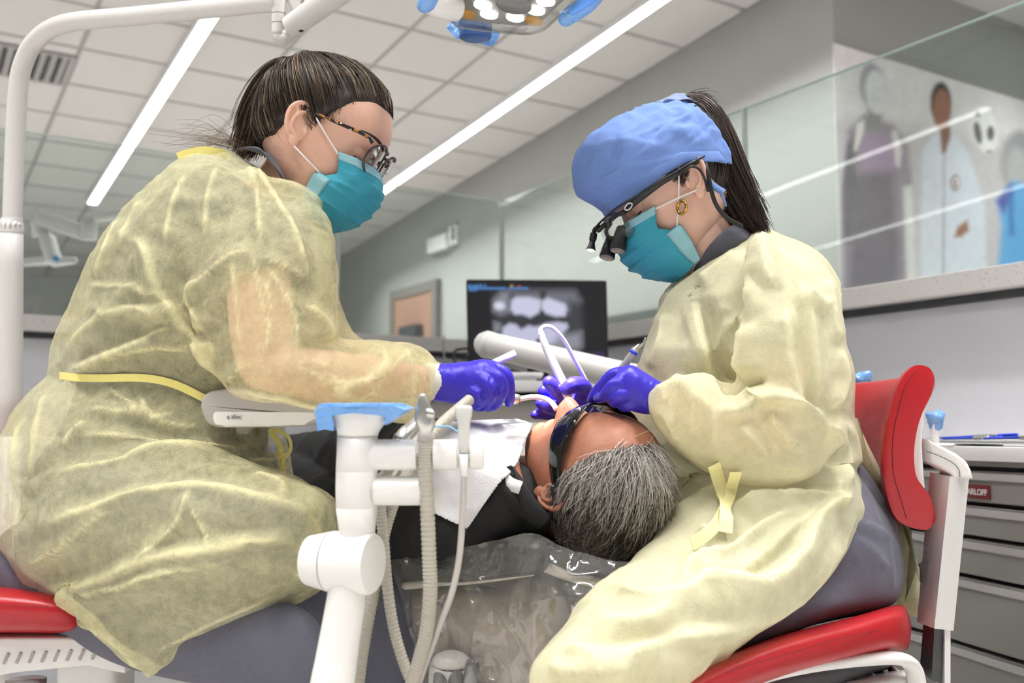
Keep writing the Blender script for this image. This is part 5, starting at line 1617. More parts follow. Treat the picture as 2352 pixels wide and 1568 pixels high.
# hair, pulled back into a ponytail
HLA = [(0, .078), (35, .076), (55, .062), (70, .032), (80, .006), (92, .022), (104, .012), (120, -.030), (150, -.048), (180, -.052)]
HAIRM = hair_mat('brown hair')
capA = scalp_cap(HA, HLA, .0045, .012)
cv, cf = cap_faces(HA, capA, HLA)
hcol = np.array([srgb(62, 50, 42), srgb(92, 75, 61), srgb(146, 122, 96), srgb(44, 36, 32)])
CAPM = mat('hair underlayer', srgb(48, 38, 32), .6, vary=.3, vscale=60)
hairA = obj('hair', [(HA.W(cv), cf)], CAPM, pA)
TIEA = np.array([-.078, 0.0, .088])
rng = np.random.default_rng(5)
def swept(h, table, n, tie, seed, lift=.011, K=11, spread=.010):
    roots = scalp_roots(h, table, n, seed)
    c = np.array([-.005, 0, .01])
    td = nrm(tie - c)
    rng = np.random.default_rng(seed + 1)
    out = np.zeros((n, K, 3))
    for i, v in enumerate(roots):
        rr = rng.uniform(.3, 1.0)
        ang = math.acos(np.clip(v @ td, -1, 1))
        for k in range(K):
            t_ = k / (K - 1)
            d = nrm(v * sin((1 - t_) * ang) / max(sin(ang), 1e-4) + td * sin(t_ * ang) / max(sin(ang), 1e-4)) if ang > .02 else td
            p = h.surf(d, .0015 + lift * rr * min(1, t_ * 4 + .25) * (1 - .2 * t_))
            if t_ > .8:
                p = p + (tie + (rng.normal(size=3) * 0) - p) * ((t_ - .8) / .2) ** 1.5 * .85
            out[i, k] = p
        out[i] += np.outer(np.linspace(0, 1, K), rng.normal(size=3) * spread * .25)
    return out
def pick_cols(n, cols, wts, rng, jit=.18):
    i = rng.choice(len(cols), n, p=wts)
    return np.clip(cols[i] * (1 + rng.normal(size=(n, 1)) * jit), 0, 1)
pa_ = swept(HA, HLA, 3600, TIEA, 3)
W_ = HA.W(pa_)
hair_obj('swept_strands', W_, pick_cols(3600, hcol, [.4, .3, .12, .18], rng), HAIRM, hairA, .0007, .0003)
# tail
def tail(path, rads, n, seed, K=16, flare=1.0):
    C_ = catmull(np.array(path), K)
    R_ = np.interp(np.linspace(0, 1, K), np.linspace(0, 1, len(rads)), rads)
    T, N, B = frames(C_)
    rng = np.random.default_rng(seed)
    a = rng.uniform(0, 2 * pi, n)
    r = np.sqrt(rng.uniform(0, 1, n))
    ln_ = rng.uniform(.72, 1.0, n)
    out = np.zeros((n, K, 3))
    ex = rng.normal(size=(n, 3)) * .006 * flare
    for k in range(K):
        t_ = k / (K - 1)
        kk = t_ * ln_ * (K - 1)
        i = np.clip(kk.astype(int), 0, K - 2)
        f = (kk - i)[:, None]
        c = C_[i] * (1 - f) + C_[i + 1] * f
        nn = N[i] * (1 - f) + N[i + 1] * f
        bb = B[i] * (1 - f) + B[i + 1] * f
        rr = (R_[i] * (1 - f[:, 0]) + R_[i + 1] * f[:, 0]) * r
        out[:, k] = c + rr[:, None] * (np.cos(a)[:, None] * nn + np.sin(a)[:, None] * bb) + ex * t_ ** 2
    return out
tp = [HA.W(TIEA), P(672, 158, 1.47), P(648, 165, 1.475), P(615, 205, 1.48), P(590, 260, 1.48), P(572, 320, 1.48), P(556, 362, 1.48)]
hair_obj('ponytail', tail(tp, [.014, .017, .021, .024, .023, .018, .010], 1500, 9), pick_cols(1500, hcol, [.3, .33, .25, .12], rng), HAIRM, hairA, .0008, .0003)
tp2 = [HA.W(TIEA) - HA.u * .01, P(660, 210, 1.47), P(630, 270, 1.475), P(615, 320, 1.475), P(606, 352, 1.475)]
hair_obj('ponytail', tail(tp2, [.014, .022, .024, .020, .012], 900, 19), pick_cols(900, hcol, [.5, .25, .05, .2], rng), HAIRM, hairA, .0008, .0003)
obj('hair_tie', [tube([HA.W(TIEA) + HA.u * .004 - HA.f * .004, HA.W(TIEA) - HA.f * .010 + HA.u * .008], .017, 16)], DARKH, hairA)
fly = []
rngf = np.random.default_rng(77)
for k in range(70):
    b0 = P(560 + rngf.normal() * 14, 345 + rngf.normal() * 10, 1.47 + rngf.normal() * .01)
    e0 = P(440 + rngf.normal() * 40, 320 + rngf.normal() * 22, 1.47 + rngf.normal() * .03)
    mid = (b0 + e0) / 2 + UP * abs(rngf.normal()) * .012
    fly.append(catmull(np.array([b0, mid, e0]), 16))
hair_obj('flyaway_strands', np.array(fly), pick_cols(70, hcol[1:3], [.5, .5], rngf), HAIRM, hairA, .00028, .0001)
def baby_hairs(h, table, n, seed, cols, parent, phis=(25, 88)):
    """fine short hairs along the hairline"""
    rng = np.random.default_rng(seed)
    out = []
    for k in range(n):
        ph = radians(rng.uniform(*phis)) * rng.choice([-1, 1])
        z = hairline(abs(ph), table) + rng.uniform(-.012, .006)
        d0 = nrm(np.array([cos(ph), sin(ph), (z - .01) / .085]))
        p0 = h.surf(d0, .0005)
        d1 = nrm(d0 + np.array([-.22, 0, .12]) * rng.uniform(.4, 1.3) + rng.normal(size=3) * .05)
        p1 = h.surf(d1, .004)
        pm = h.surf(nrm(d0 + d1), .0028)
        out.append(catmull(np.array([p0, pm, p1]), 6))
    hair_obj('fine_hairs', h.W(np.array(out)), pick_cols(n, cols, [.4, .3, .1, .2], rng), HAIRM, parent, .0003, .0001)
baby_hairs(HA, HLA, 170, 101, hcol, hairA, (62, 88))
# ---- patterned glasses
t = thing('eyeglasses', 'glasses with a speckled tortoise frame worn by the clinician on the left', 'glasses', HA.pt(.08, 0, -.03))
TORT = NT('speckled acetate')
_b = TORT.n('ShaderNodeBsdfPrincipled')
_b.inputs['Roughness'].default_value = .15
_tc = TORT.n('ShaderNodeTexCoord')
_v = TORT.n('ShaderNodeTexVoronoi')
_v.inputs['Scale'].default_value = 230
TORT.l(_tc.outputs['Object'], _v.inputs['Vector'])
_r = TORT.n('ShaderNodeValToRGB')
_r.color_ramp.interpolation = 'CONSTANT'
_r.color_ramp.elements[0].color = (.006, .005, .005, 1)
_r.color_ramp.elements[1].position = .42
_r.color_ramp.elements[1].color = (*srgb(170, 112, 58), 1)
e_ = _r.color_ramp.elements.new(.68)
e_.color = (*srgb(206, 216, 222), 1)
e_ = _r.color_ramp.elements.new(.8)
e_.color = (.008, .007, .007, 1)
_s = TORT.n('ShaderNodeSeparateColor')
TORT.l(_v.outputs['Color'], _s.inputs[0])
TORT.l(_s.outputs[0], _r.inputs[0])
TORT.l(_r.outputs[0], _b.inputs['Base Color'])
TORT.l(_b.outputs[0], TORT.out.inputs['Surface'])
TORT = TORT.m
LENS = glass_mat('spectacle lens', (.95, .93, .94), refl=1.3, clear=.97)
def spectacles(h, t, m_frame, m_rim, x0=.100, zc_=-.010, tilt=.10):
    for sg in (-1, 1):
        c = np.array([x0 - .004, sg * .034, zc_])
        rim = []
        for a in np.linspace(0, 2 * pi, 36, endpoint=False):
            dx = -.010 * (abs(cos(a) * .026 + sg * 0) / .026) ** 2 * (1 if cos(a) * sg > 0 else .2) + tilt * sin(a) * .021
            rim.append(c + np.array([dx, .0265 * np.sign(cos(a)) * abs(cos(a)) ** .8, .0245 * np.sign(sin(a)) * abs(sin(a)) ** .85]))
        rim = h.W(np.array(rim))
        obj('rim', [tube(np.vstack([rim, rim[:1]]), .0017, 8, seg=73, cap=False)], m_rim, t)
        obj('lens', [prism(rim, h.f, .0012)], LENS, t)
        tm = [c + np.array([-.010, sg * .0270, .018]), np.array([.075, sg * .069, zc_ + .022]), np.array([.035, sg * .0755, zc_ + .019]), np.array([-.004, sg * .0755, zc_ + .017]), np.array([-.026, sg * .0745, zc_ + .012])]
        obj('temple', [tube(h.W(np.array(tm)), [.0026, .0026, .0024, .0022, .0018], 8, seg=40)], m_frame, t)
    obj('bridge', [tube([h.pt(x0 - .002, -.009, zc_ + .004), h.pt(x0 + .004, 0, zc_ + .007), h.pt(x0 - .002, .009, zc_ + .004)], .0017, 8, seg=16)], m_rim, t)
spectacles(HA, t, TORT, mat('dark brown rim', srgb(72, 58, 56), .2), x0=.103, zc_=.004)
# ================================================================== patient chair and patient
BLKV = mat('black vinyl', (.018, .018, .02), .45, vary=.1, bump=.1, bscale=400)
SHELL = mat('taupe chair shell', srgb(168, 156, 144), .45, vary=.03)
CREAM = mat('cream chair rim', srgb(222, 214, 200), .35)
ch = thing('patient_chair', 'black reclined patient chair with taupe shell under the patient', 'dental chair', (*P(1000, 1500, 1.6)[:2], 0))
obj('headrest', voxel([pxloft([(1215, 1240, 1225, 1295, 1.40, .10), (1250, 1222, 1262, 1306, 1.39, .12), (1350, 1240, 1362, 1325, 1.37, .125), (1450, 1262, 1456, 1338, 1.36, .12), (1520, 1280, 1522, 1340, 1.35, .10), (1545, 1300, 1545, 1334, 1.34, .05)], 36, e=3)], .005, 4), BLKV, ch)
obj('backrest', voxel([pxloft([(860, 1240, 870, 1340, 1.68, .20), (930, 1262, 940, 1345, 1.60, .22), (1040, 1262, 1050, 1345, 1.50, .22), (1150, 1245, 1160, 1330, 1.42, .2), (1235, 1226, 1245, 1315, 1.35, .16), (1260, 1250, 1262, 1300, 1.33, .08)], 36, e=3)], .006, 4), BLKV, ch)
obj('back_shell', voxel([pxloft([(820, 1300, 860, 1480, 1.72, .18), (960, 1330, 980, 1540, 1.58, .21), (1120, 1322, 1130, 1600, 1.47, .2), (1250, 1308, 1262, 1600, 1.40, .17), (1310, 1330, 1315, 1540, 1.38, .10)], 36, e=2.6)], .008, 5), SHELL, ch)
obj('headrest_shell', voxel([pxloft([(1270, 1310, 1280, 1350, 1.33, .06), (1340, 1330, 1350, 1420, 1.33, .09), (1430, 1345, 1440, 1440, 1.32, .1), (1500, 1345, 1510, 1420, 1.3, .08)], 30, e=2.6)], .006, 4), mat('dark taupe plastic', srgb(92, 86, 80), .45), ch)
obj('shell_rim', [tube([P(930, 1345, 1.40), P(1000, 1338, 1.36), P(1080, 1332, 1.31), P(1160, 1322, 1.28), P(1225, 1312, 1.27)], .0055, 14, seg=40)], CREAM, ch)
obj('headrest_rim', [tube([P(1206, 1278, 1.27), P(1250, 1300, 1.265), P(1300, 1320, 1.26), P(1360, 1336, 1.255), P(1420, 1346, 1.25)], .0068, 14, seg=40, round_ends=True)], CREAM, ch)
obj('seat', voxel([pxloft([(820, 1180, 840, 1300, 1.75, .22), (740, 1150, 750, 1290, 1.95, .24), (640, 1110, 650, 1260, 2.25, .24), (560, 1090, 560, 1210, 2.6, .22)], 30, e=3)], .01, 3), BLKV, ch)
pc_ = P(900, 1400, 1.75)
obj('pedestal', [tube([np.array([pc_[0], pc_[1], .0]), np.array([pc_[0], pc_[1], .04])], .28, 32), tube([np.array([pc_[0], pc_[1], .04]), np.array([pc_[0], pc_[1], .42])], .1, 28)], SHELL, ch)
# domed control cap with grey knobs under the backrest
kn = thing('suction_canister', 'white domed canister with grey knobs at the bottom under the plastic', 'canister', P(1040, 1640, 1.30))
R = []
for a in np.linspace(0, pi / 2 - .03, 10):
    R.append(ring(P(1036, 1527 - 34 * sin(a), 1.30), RT * cos(a) * 48 / F * 1.3, FWH * cos(a) * 48 / F * 1.3, 32))
obj('dome', [rings_mesh(np.array(R))], WHITE, kn)
obj('body', [tube([P(1036, 1528, 1.30), P(1036, 1534, 1.30), P(1038, 1570, 1.30), P(1040, 1660, 1.30)], [.028, .0285, .031, .032], 32)], WHITE, kn)
for k in range(3):
    u = 1012 + k * 35
    a = P(u, 1564 - k * 6, 1.275)
    obj('knob', [tube([a + D(0, .5, -.8) * .02, a + D(0, -.5, .8) * .022], .0095, 20)], mat('grey knob', srgb(120, 118, 116), .5), kn)
# ---- patient body
pC = thing('person', 'grey-haired patient lying back in dark safety glasses, black top and jeans', 'person', P(900, 1260, 1.7))
skinC = mat('brown skin', srgb(160, 106, 82), .5, vary=.22, vscale=70, bump=.25, bscale=380, sub=.05, spec=.4)
HC = Head(P(1364, 1104, 1.28), D(-.065, .994, -.09), D(.605, .111, .788), .935, male=1.0, nose=1.5, back=.86)
nk = [tube([HC.pt(-.015, 0, -.04), HC.pt(-.022, 0, -.09), HC.pt(-.030, 0, -.14), HC.pt(-.045, 0, -.20)], [.058, .060, .066, .085], 28, seg=16)]
torC = pxloft([(1185, 1040, 1235, 1215, 1.34, .10), (1110, 990, 1150, 1255, 1.41, .17), (1000, 975, 985, 1265, 1.52, .19), (880, 975, 860, 1225, 1.68, .19), (760, 995, 745, 1170, 1.88, .18), (650, 1015, 650, 1120, 2.1, .16)], 36)
armC = [pxchain([(1090, 1180, 1.32, 95), (960, 1210, 1.42, 80), (820, 1160, 1.6, 62), (720, 1100, 1.8, 45)])]
bodyC = voxel(nk + [(torC[0] * 1.0, torC[1])] + armC, .006, 4)
obj('body', merge(*HC.mesh(), bodyC), skinC, pC)
BLK = NT('black marled knit')
SWEAT = mat('black marled knit top', srgb(24, 23, 25), .8, vary=.45, vscale=90, bump=.3, bscale=240, stretch=(1, 1, 5))
def grow(rows, px_, t):
    return inset_rows(rows, -px_, t)
swV, swF = voxel([pxloft(grow([(1175, 1060, 1232, 1210, 1.35, .12), (1110, 995, 1150, 1255, 1.41, .18), (1000, 972, 985, 1268, 1.52, .2), (880, 972, 860, 1228, 1.68, .2), (760, 992, 745, 1172, 1.88, .19), (650, 1012, 650, 1122, 2.1, .17)], 7, 1.06), 40), pxchain([(1120, 1185, 1.31, 86), (1060, 1200, 1.33, 92), (950, 1210, 1.42, 84), (810, 1165, 1.6, 66), (690, 1100, 1.8, 48), (640, 1075, 1.9, 42)], n=20), pxchain([(1185, 1130, 1.30, 60), (1225, 1185, 1.27, 44)], n=18)], .0055, 5)
swV = wrinkle(swV, swF, .004, 11, (1, 1, 1), 41)
swV, _ = fold_cloth(swV, swF, [([(1000, 1205), (1080, 1180), (1150, 1140)], 14, .005), ([(930, 1230), (1010, 1225), (1120, 1200)], 14, .005), ([(900, 1170), (960, 1190), (1040, 1230)], 12, .004), ([(1150, 1110), (1190, 1160), (1240, 1200)], 10, .006), ([(1140, 1125), (1180, 1180), (1220, 1215)], 8, -.004)])
obj('sweater', (swV, swF), SWEAT, pC)
obj('collar', [tube([P(1168, 1078, 1.235), P(1190, 1120, 1.225), P(1215, 1165, 1.222), P(1250, 1200, 1.225)], [.008, .012, .014, .013], 14, seg=24, flat=.6)], SWEAT, pC)
JEAN = mat('blue denim', srgb(62, 94, 146), .8, vary=.2, vscale=60, bump=.35, bscale=700, stretch=(1, 1, .3))
jV, jF = voxel([pxloft([(800, 1020, 790, 1120, 1.93, .16), (720, 1018, 715, 1110, 2.02, .16), (640, 1024, 630, 1090, 2.2, .15), (560, 1040, 545, 1085, 2.5, .13), (480, 1060, 470, 1090, 2.9, .1)], 30)], .007, 4)
jV = wrinkle(jV, jF, .006, 14, (1, 1, 1), 51)
obj('jeans', (jV, jF), JEAN, pC)
obj('shoe', [ellipsoid(P(750, 1024, 2.55), RT * .05, UP * .045, FW * .1)], BLACKP, pC)
# bib
bib_out = [(880, 1075), (905, 1000), (960, 972), (1040, 968), (1130, 963), (1190, 962), (1222, 972), (1203, 1020), (1190, 1062), (1170, 1088), (1148, 1108), (1110, 1160), (1074, 1214), (1030, 1195), (985, 1172), (930, 1120)]
def sheet_over(V, outline, lift, n=46, far=None, amp=.0015, seed=3, freq=30):
    """a cloth laid over the near side of a body, cut to an outline"""
    o = np.asarray(outline, float)
    lo, hi = o.min(0), o.max(0)
    q = proj(V)
    cells = {}
    CS = 8
    for u, v, d in q[(q[:, 0] > lo[0] - 30) & (q[:, 0] < hi[0] + 30) & (q[:, 1] > lo[1] - 30) & (q[:, 1] < hi[1] + 30)]:
        k = (int(u // CS), int(v // CS))
        if d < cells.get(k, 99):
            cells[k] = d
    xs_ = np.linspace(lo[0], hi[0], n)
    ys_ = np.linspace(lo[1], hi[1], n)
    Dm = np.full((n, n), np.nan)
    for j, y in enumerate(ys_):
        for i, x in enumerate(xs_):
            k = (int(x // CS), int(y // CS))
            c = [cells.get((k[0] + a, k[1] + b)) for a in (-1, 0, 1) for b in (-1, 0, 1)]
            c = [z for z in c if z]
            if c:
                Dm[j, i] = np.mean(sorted(c)[:4])
    for _ in range(60):
        nn = np.isnan(Dm)
        if not nn.any():
            break
        p_ = np.pad(Dm, 1, constant_values=np.nan)
        st = np.stack([p_[:-2, 1:-1], p_[2:, 1:-1], p_[1:-1, :-2], p_[1:-1, 2:]])
        with np.errstate(all='ignore'):
            import warnings
            warnings.simplefilter('ignore')
            m = np.nanmean(st, 0)
        Dm[nn] = m[nn]
    for _ in range(6):
        p_ = np.pad(Dm, 1, mode='edge')
        Dm = (p_[:-2, 1:-1] + p_[2:, 1:-1] + p_[1:-1, :-2] + p_[1:-1, 2:] + 2 * Dm) / 6
    G = np.array([[P(x, y, Dm[j, i] - lift) for i, x in enumerate(xs_)] for j, y in enumerate(ys_)]).reshape(-1, 3)
    G = G - FW * (amp * vnoise(G * freq, seed) + amp * .5 * vnoise(G * freq * 2.7, seed + 1))[:, None]
    uv = np.array([[x, y] for y in ys_ for x in xs_])
    w = raster(outline, uv, .1)
    ok = w > .5
    # pull rim points onto the outline
    Fc = []
    for j in range(n - 1):
        for i in range(n - 1):
            f = (j * n + i, j * n + i + 1, (j + 1) * n + i + 1, (j + 1) * n + i)
            if sum(ok[k] for k in f) >= 2:
                Fc.append(f)
    used = sorted({k for f in Fc for k in f})
    o2 = np.vstack([o, o[:1]])
    for k in used:
        if not ok[k]:
            best, bd = None, 1e9
            for a, b in zip(o2[:-1], o2[1:]):
                ab = b - a
                t = np.clip((uv[k] - a) @ ab / (ab @ ab), 0, 1)
                p = a + t * ab
                dd = np.linalg.norm(p - uv[k])
                if dd < bd:
                    best, bd = p, dd
            i_, j_ = k % n, k // n
            G[k] = P(best[0], best[1], proj(G[k:k + 1])[0, 2])
    mp = {k: i for i, k in enumerate(used)}
    Vf = G[used]
    Ff = [tuple(mp[k] for k in f) for f in Fc]
    return Vf, Ff
def thick(o, th=.001):
    m = o.modifiers.new('thickness', 'SOLIDIFY')
    m.thickness = th
    m.offset = 0
    return o
BIB = mat('white embossed paper', srgb(236, 235, 238), .75, vary=.02, bump=.7, bscale=620, detail=1)
bb = thing('patient_bib', 'white embossed paper bib on the chest of the patient', 'bib', P(1050, 1200, 1.36))
Vb, Fb = sheet_over(swV, bib_out, .006, 70, amp=.003, freq=22)
Vb, _ = fold_cloth(Vb, Fb, [([(1190, 965), (1080, 1010), (1000, 1070)], 6, .003), ([(1195, 1050), (1150, 1085), (1130, 1060)], 8, .005), ([(1030, 1140), (1060, 1180), (1075, 1205)], 8, .004), ([(900, 1060), (1000, 1040), (1100, 1090)], 6, .0025)])
thick(obj('sheet', (Vb, Fb), BIB, bb), .0008)
obj('chain_clip', [box(P(1172, 1082, 1.225), .008, .005, .014, D(.9, .3, 0), FW, bev=.001)], BLACKP, bb)
tail_ = strip([(1140, 1086, 1.235), (1156, 1098, 1.222), (1174, 1112, 1.215), (1196, 1120, 1.215)], .016, th=.0006)
obj('neck_band', [tail_], BIB, bb)
# hair
HLC = [(0, .098), (25, .096), (45, .084), (60, .058), (72, .026), (82, -.004), (94, .030), (106, .012), (125, -.035), (150, -.052), (180, -.058)]
greys = np.array([srgb(212, 206, 200), srgb(168, 160, 152), srgb(112, 102, 94), srgb(58, 50, 46)])
capC = scalp_cap(HC, HLC, .0022, .02)
cv, cf = cap_faces(HC, capC, HLC)
hairC = obj('hair', [(HC.W(cv), cf)], mat('grey hair underlayer', srgb(84, 76, 70), .7, vary=.3, vscale=80), pC)
def short_hair(h, table, n, seed, length=(.03, .05), K=7):
    roots = scalp_roots(h, table, n, seed)
    rng = np.random.default_rng(seed + 3)
    out = np.zeros((n, K, 3))
    front = np.zeros(n)
    for i, v in enumerate(roots):
        p0 = h.surf(v)
        nv = nrm(v)
        sd = np.sign(p0[1]) * min(1, abs(p0[1]) / .05)
        flow = np.array([-1.0, .45 * sd, -.15 - .55 * max(0, p0[0] + .02) / .05])
        if p0[0] > .02:
            flow = np.array([-.6, .35 * sd, -.1])
        flow = flow + rng.normal(size=3) * .22
        tg_ = flow - nv * (flow @ nv)
        tg_ = nrm(tg_)
        L = rng.uniform(*length)
        for k in range(K):
            t_ = k / (K - 1)
            q = p0 + tg_ * L * t_
            d = nrm(q - np.array([-.005, 0, .01]))
            out[i, k] = h.surf(d, .001 + .010 * sin(min(1, t_ * 1.3) * pi * .55) * rng.uniform(.5, 1.0) ** .5 * (.6 + .4 * (k > 0)) if False else .001 + .009 * (1 - (1 - t_) ** 2))
        out[i] += np.outer(np.linspace(0, 1, K) ** 2, nv * rng.normal() * .003 + rng.normal(size=3) * .003)
        front[i] = p0[0] + .6 * p0[2]
    return out, front
so_h, fr_ = short_hair(HC, HLC, 6000, 61, (.032, .06))
rngc = np.random.default_rng(62)
wt = np.clip((fr_ - .005) / .075, 0, 1)
ci = np.array([rngc.choice(4, p=[.03 + .52 * w_, .12 + .18 * w_, .35 - .25 * w_, .50 - .45 * w_]) for w_ in wt])
hair_obj('short_strands', HC.W(so_h), np.clip(greys[ci] * (1 + rngc.normal(size=(6000, 1)) * .12), 0, 1), hair_mat('grey hair', .45), hairC, .00034, .00014)
# dark wraparound glasses
t = thing('safety_glasses', 'dark glossy wraparound safety glasses worn by the patient', 'glasses', HC.pt(.08, 0, -.02))
DARKG = mat('dark glossy lens', (.006, .007, .007), .06, spec=.45)
R = []
for ph in np.linspace(-100, 100, 61):
    a = radians(ph)
    h_ = np.interp(abs(ph), [0, 8, 18, 40, 62, 80, 100], [.010, .013, .020, .024, .020, .013, .008])
    c_ = np.array([.014 + .091 * cos(a) - .004 * exp_ if False else .014 + .091 * cos(a), .079 * sin(a), .011 + .002 * (abs(ph) / 100)])
    n_ = nrm(np.array([cos(a) / .091, sin(a) / .079, 0]))
    R.append(HC.W(ring(c_, n_ * .0030, np.array([0.1 * n_[0], 0.1 * n_[1], 1.0]) * h_, 20, 2.6)))
obj('shield', [rings_mesh(np.array(R))], DARKG, t)
for sg in (-1, 1):
    tm = [np.array([.0, sg * .0785, .010]), np.array([-.012, sg * .0795, .012]), np.array([-.028, sg * .0795, .013]), np.array([-.042, sg * .079, .010])]
    obj('temple', [tube(HC.W(np.array(tm)), [.0068, .0062, .0056, .0035], 12, seg=24, flat=.45)], BLACKP, t)
    obj('rivet', [ellipsoid(HC.pt(.000, sg * .083, .012), HC.f * .0012, HC.u * .0012, HC.l * .0008, 10, 6)], CHROME, t)
# ---- clear plastic cover over the headrest
T_ = NT('crinkled clear plastic')
ge = T_.n('ShaderNodeTexCoord')
nn_ = T_.n('ShaderNodeTexNoise')
nn_.inputs['Scale'].default_value = 26
nn_.inputs['Detail'].default_value = 3
nn_.inputs['Distortion'].default_value = 1.2
T_.l(ge.outputs['Object'], nn_.inputs['Vector'])
bp = T_.n('ShaderNodeBump')
bp.inputs['Strength'].default_value = .5
bp.inputs['Distance'].default_value = .006
T_.l(nn_.outputs['Fac'], bp.inputs['Height'])
gl = T_.n('ShaderNodeBsdfGlossy')
gl.inputs['Roughness'].default_value = .10
T_.l(bp.outputs[0], gl.inputs['Normal'])
df = T_.n('ShaderNodeBsdfDiffuse')
df.inputs[0].default_value = (.75, .74, .73, 1)
tr = T_.n('ShaderNodeBsdfTransparent')
tr.inputs[0].default_value = (.94, .93, .92, 1)
m1 = T_.n('ShaderNodeMixShader')
m1.inputs[0].default_value = .09
T_.l(tr.outputs[0], m1.inputs[1])
T_.l(df.outputs[0], m1.inputs[2])
m2 = T_.n('ShaderNodeMixShader')
m2.inputs[0].default_value = .12
T_.l(m1.outputs[0], m2.inputs[1])
T_.l(gl.outputs[0], m2.inputs[2])
T_.l(m2.outputs[0], T_.out.inputs['Surface'])
PLAS = T_.m
cov = thing('headrest_cover', 'clear crinkled plastic cover hanging from the headrest', 'plastic cover', P(1200, 1600, 1.15))
top = catmull([(895, 1285, 1.38), (1000, 1264, 1.32), (1120, 1243, 1.24), (1225, 1222, 1.20), (1290, 1250, 1.17), (1360, 1272, 1.15), (1440, 1286, 1.13), (1530, 1300, 1.12)], 80)
mid = catmull([(930, 1380, 1.33), (1010, 1390, 1.27), (1120, 1385, 1.21), (1225, 1370, 1.15), (1320, 1360, 1.125), (1400, 1350, 1.12), (1470, 1340, 1.12)], 80)
low = catmull([(950, 1480, 1.31), (1020, 1500, 1.25), (1120, 1495, 1.20), (1215, 1480, 1.16), (1290, 1450, 1.14), (1350, 1415, 1.13), (1400, 1385, 1.13)], 80)
bot = catmull([(960, 1610, 1.30), (1040, 1620, 1.24), (1130, 1620, 1.19), (1210, 1600, 1.16), (1260, 1550, 1.15), (1310, 1490, 1.14), (1340, 1440, 1.14)], 80)
G = []
for t_ in np.linspace(0, 3, 70):
    i = min(int(t_), 2)
    f = t_ - i
    rows_ = [top, mid, low, bot]
    q = rows_[i] * (1 - f) + rows_[i + 1] * f
    G.append([P(*z) for z in q])
G = np.array(G).reshape(-1, 3)
r_ = 1 - np.abs(vnoise(G * np.array([16, 16, 9]) + 4, 71)) * 2
r2_ = 1 - np.abs(vnoise(G * 38, 72)) * 2
G = G - FW * (.013 * r_ + .006 * r2_)[:, None]
Fc = [(j * 80 + i, j * 80 + i + 1, (j + 1) * 80 + i + 1, (j + 1) * 80 + i) for j in range(69) for i in range(79)]
G, _ = fold_cloth(G, Fc, [([(1240, 1222), (1220, 1260), (1200, 1300)], 8, .008), ([(1000, 1350), (1120, 1380), (1180, 1400), (1330, 1392)], 8, .008), ([(1080, 1380), (1140, 1460), (1160, 1500)], 8, .007), ([(1060, 1420), (1080, 1500), (1110, 1550)], 8, .008), ([(1300, 1290), (1340, 1310), (1390, 1330)], 9, .008), ([(1380, 1300), (1400, 1320), (1440, 1310)], 9, .008), ([(1150, 1475), (1240, 1472), (1330, 1440)], 7, .006)])
obj('sheet', (G, Fc), PLAS, cov)
# ================================================================== clinician on the right
skinB = SKIN('light skin', srgb(232, 188, 168))
pB = thing('person', 'right clinician in a blue cap and magnifying loupes, seated on the red stool', 'person', (*P(1800, 1500, 1.4)[:2], 0))
HB = Head(P(1548, 434, 1.46), D(-.848, -.53, .05), D(-.53, .848, .0), 1.0)
neckB = pxloft([(1490, 500, 1610, 380, 1.46, .045), (1545, 585, 1665, 455, 1.46, .05), (1574, 630, 1702, 512, 1.46, .054), (1600, 680, 1730, 570, 1.46, .055), (1630, 740, 1760, 630, 1.46, .06)], 40, e=2.0)
torsoB = pxloft([(1630, 680, 1790, 630, 1.46, .08), (1600, 740, 1830, 700, 1.46, .11), (1580, 820, 1850, 790, 1.46, .12), (1570, 950, 1870, 930, 1.46, .11), (1580, 1080, 1880, 1060, 1.46, .11)], 36)
armB = [pxchain([(1800, 680, 1.36, 60), (1800, 780, 1.33, 62), (1795, 900, 1.295, 58), (1785, 975, 1.28, 52), (1760, 1000, 1.275, 48)]), pxchain([(1770, 995, 1.275, 50), (1680, 985, 1.265, 50), (1590, 950, 1.258, 44), (1510, 920, 1.25, 38), (1470, 905, 1.25, 34)])]
farB = [pxchain([(1680, 660, 1.58, 64), (1580, 820, 1.63, 58), (1490, 940, 1.60, 48), (1420, 950, 1.53, 38), (1350, 920, 1.46, 32)])]
bodyB = voxel([neckB, torsoB] + armB + farB, .006, 4)
obj('body', merge(*HB.mesh(), bodyB), skinB, pB)
scB = voxel([pxloft([(1600, 650, 1738, 548, 1.46, .08), (1580, 700, 1820, 600, 1.46, .125), (1560, 765, 1880, 705, 1.46, .145), (1542, 850, 1900, 820, 1.46, .145), (1525, 960, 1915, 940, 1.46, .14), (1550, 1100, 1930, 1060, 1.46, .15)], 36), pxloft([(1735, 600, 1870, 630, 1.36, .07), (1720, 700, 1890, 700, 1.32, .075), (1715, 790, 1890, 800, 1.30, .07)], 26)], .007, 5)
obj('scrub_top', scB, SCRUB, pB)
obj('scrub_collar', [pxloft([(1700, 508, 1735, 545, 1.43, .010), (1672, 522, 1712, 552, 1.40, .010), (1645, 545, 1680, 578, 1.395, .010), (1622, 572, 1655, 600, 1.40, .009), (1606, 600, 1632, 618, 1.41, .008), (1590, 620, 1612, 640, 1.43, .006)], 20, e=2.5)], SCRUB, pB)
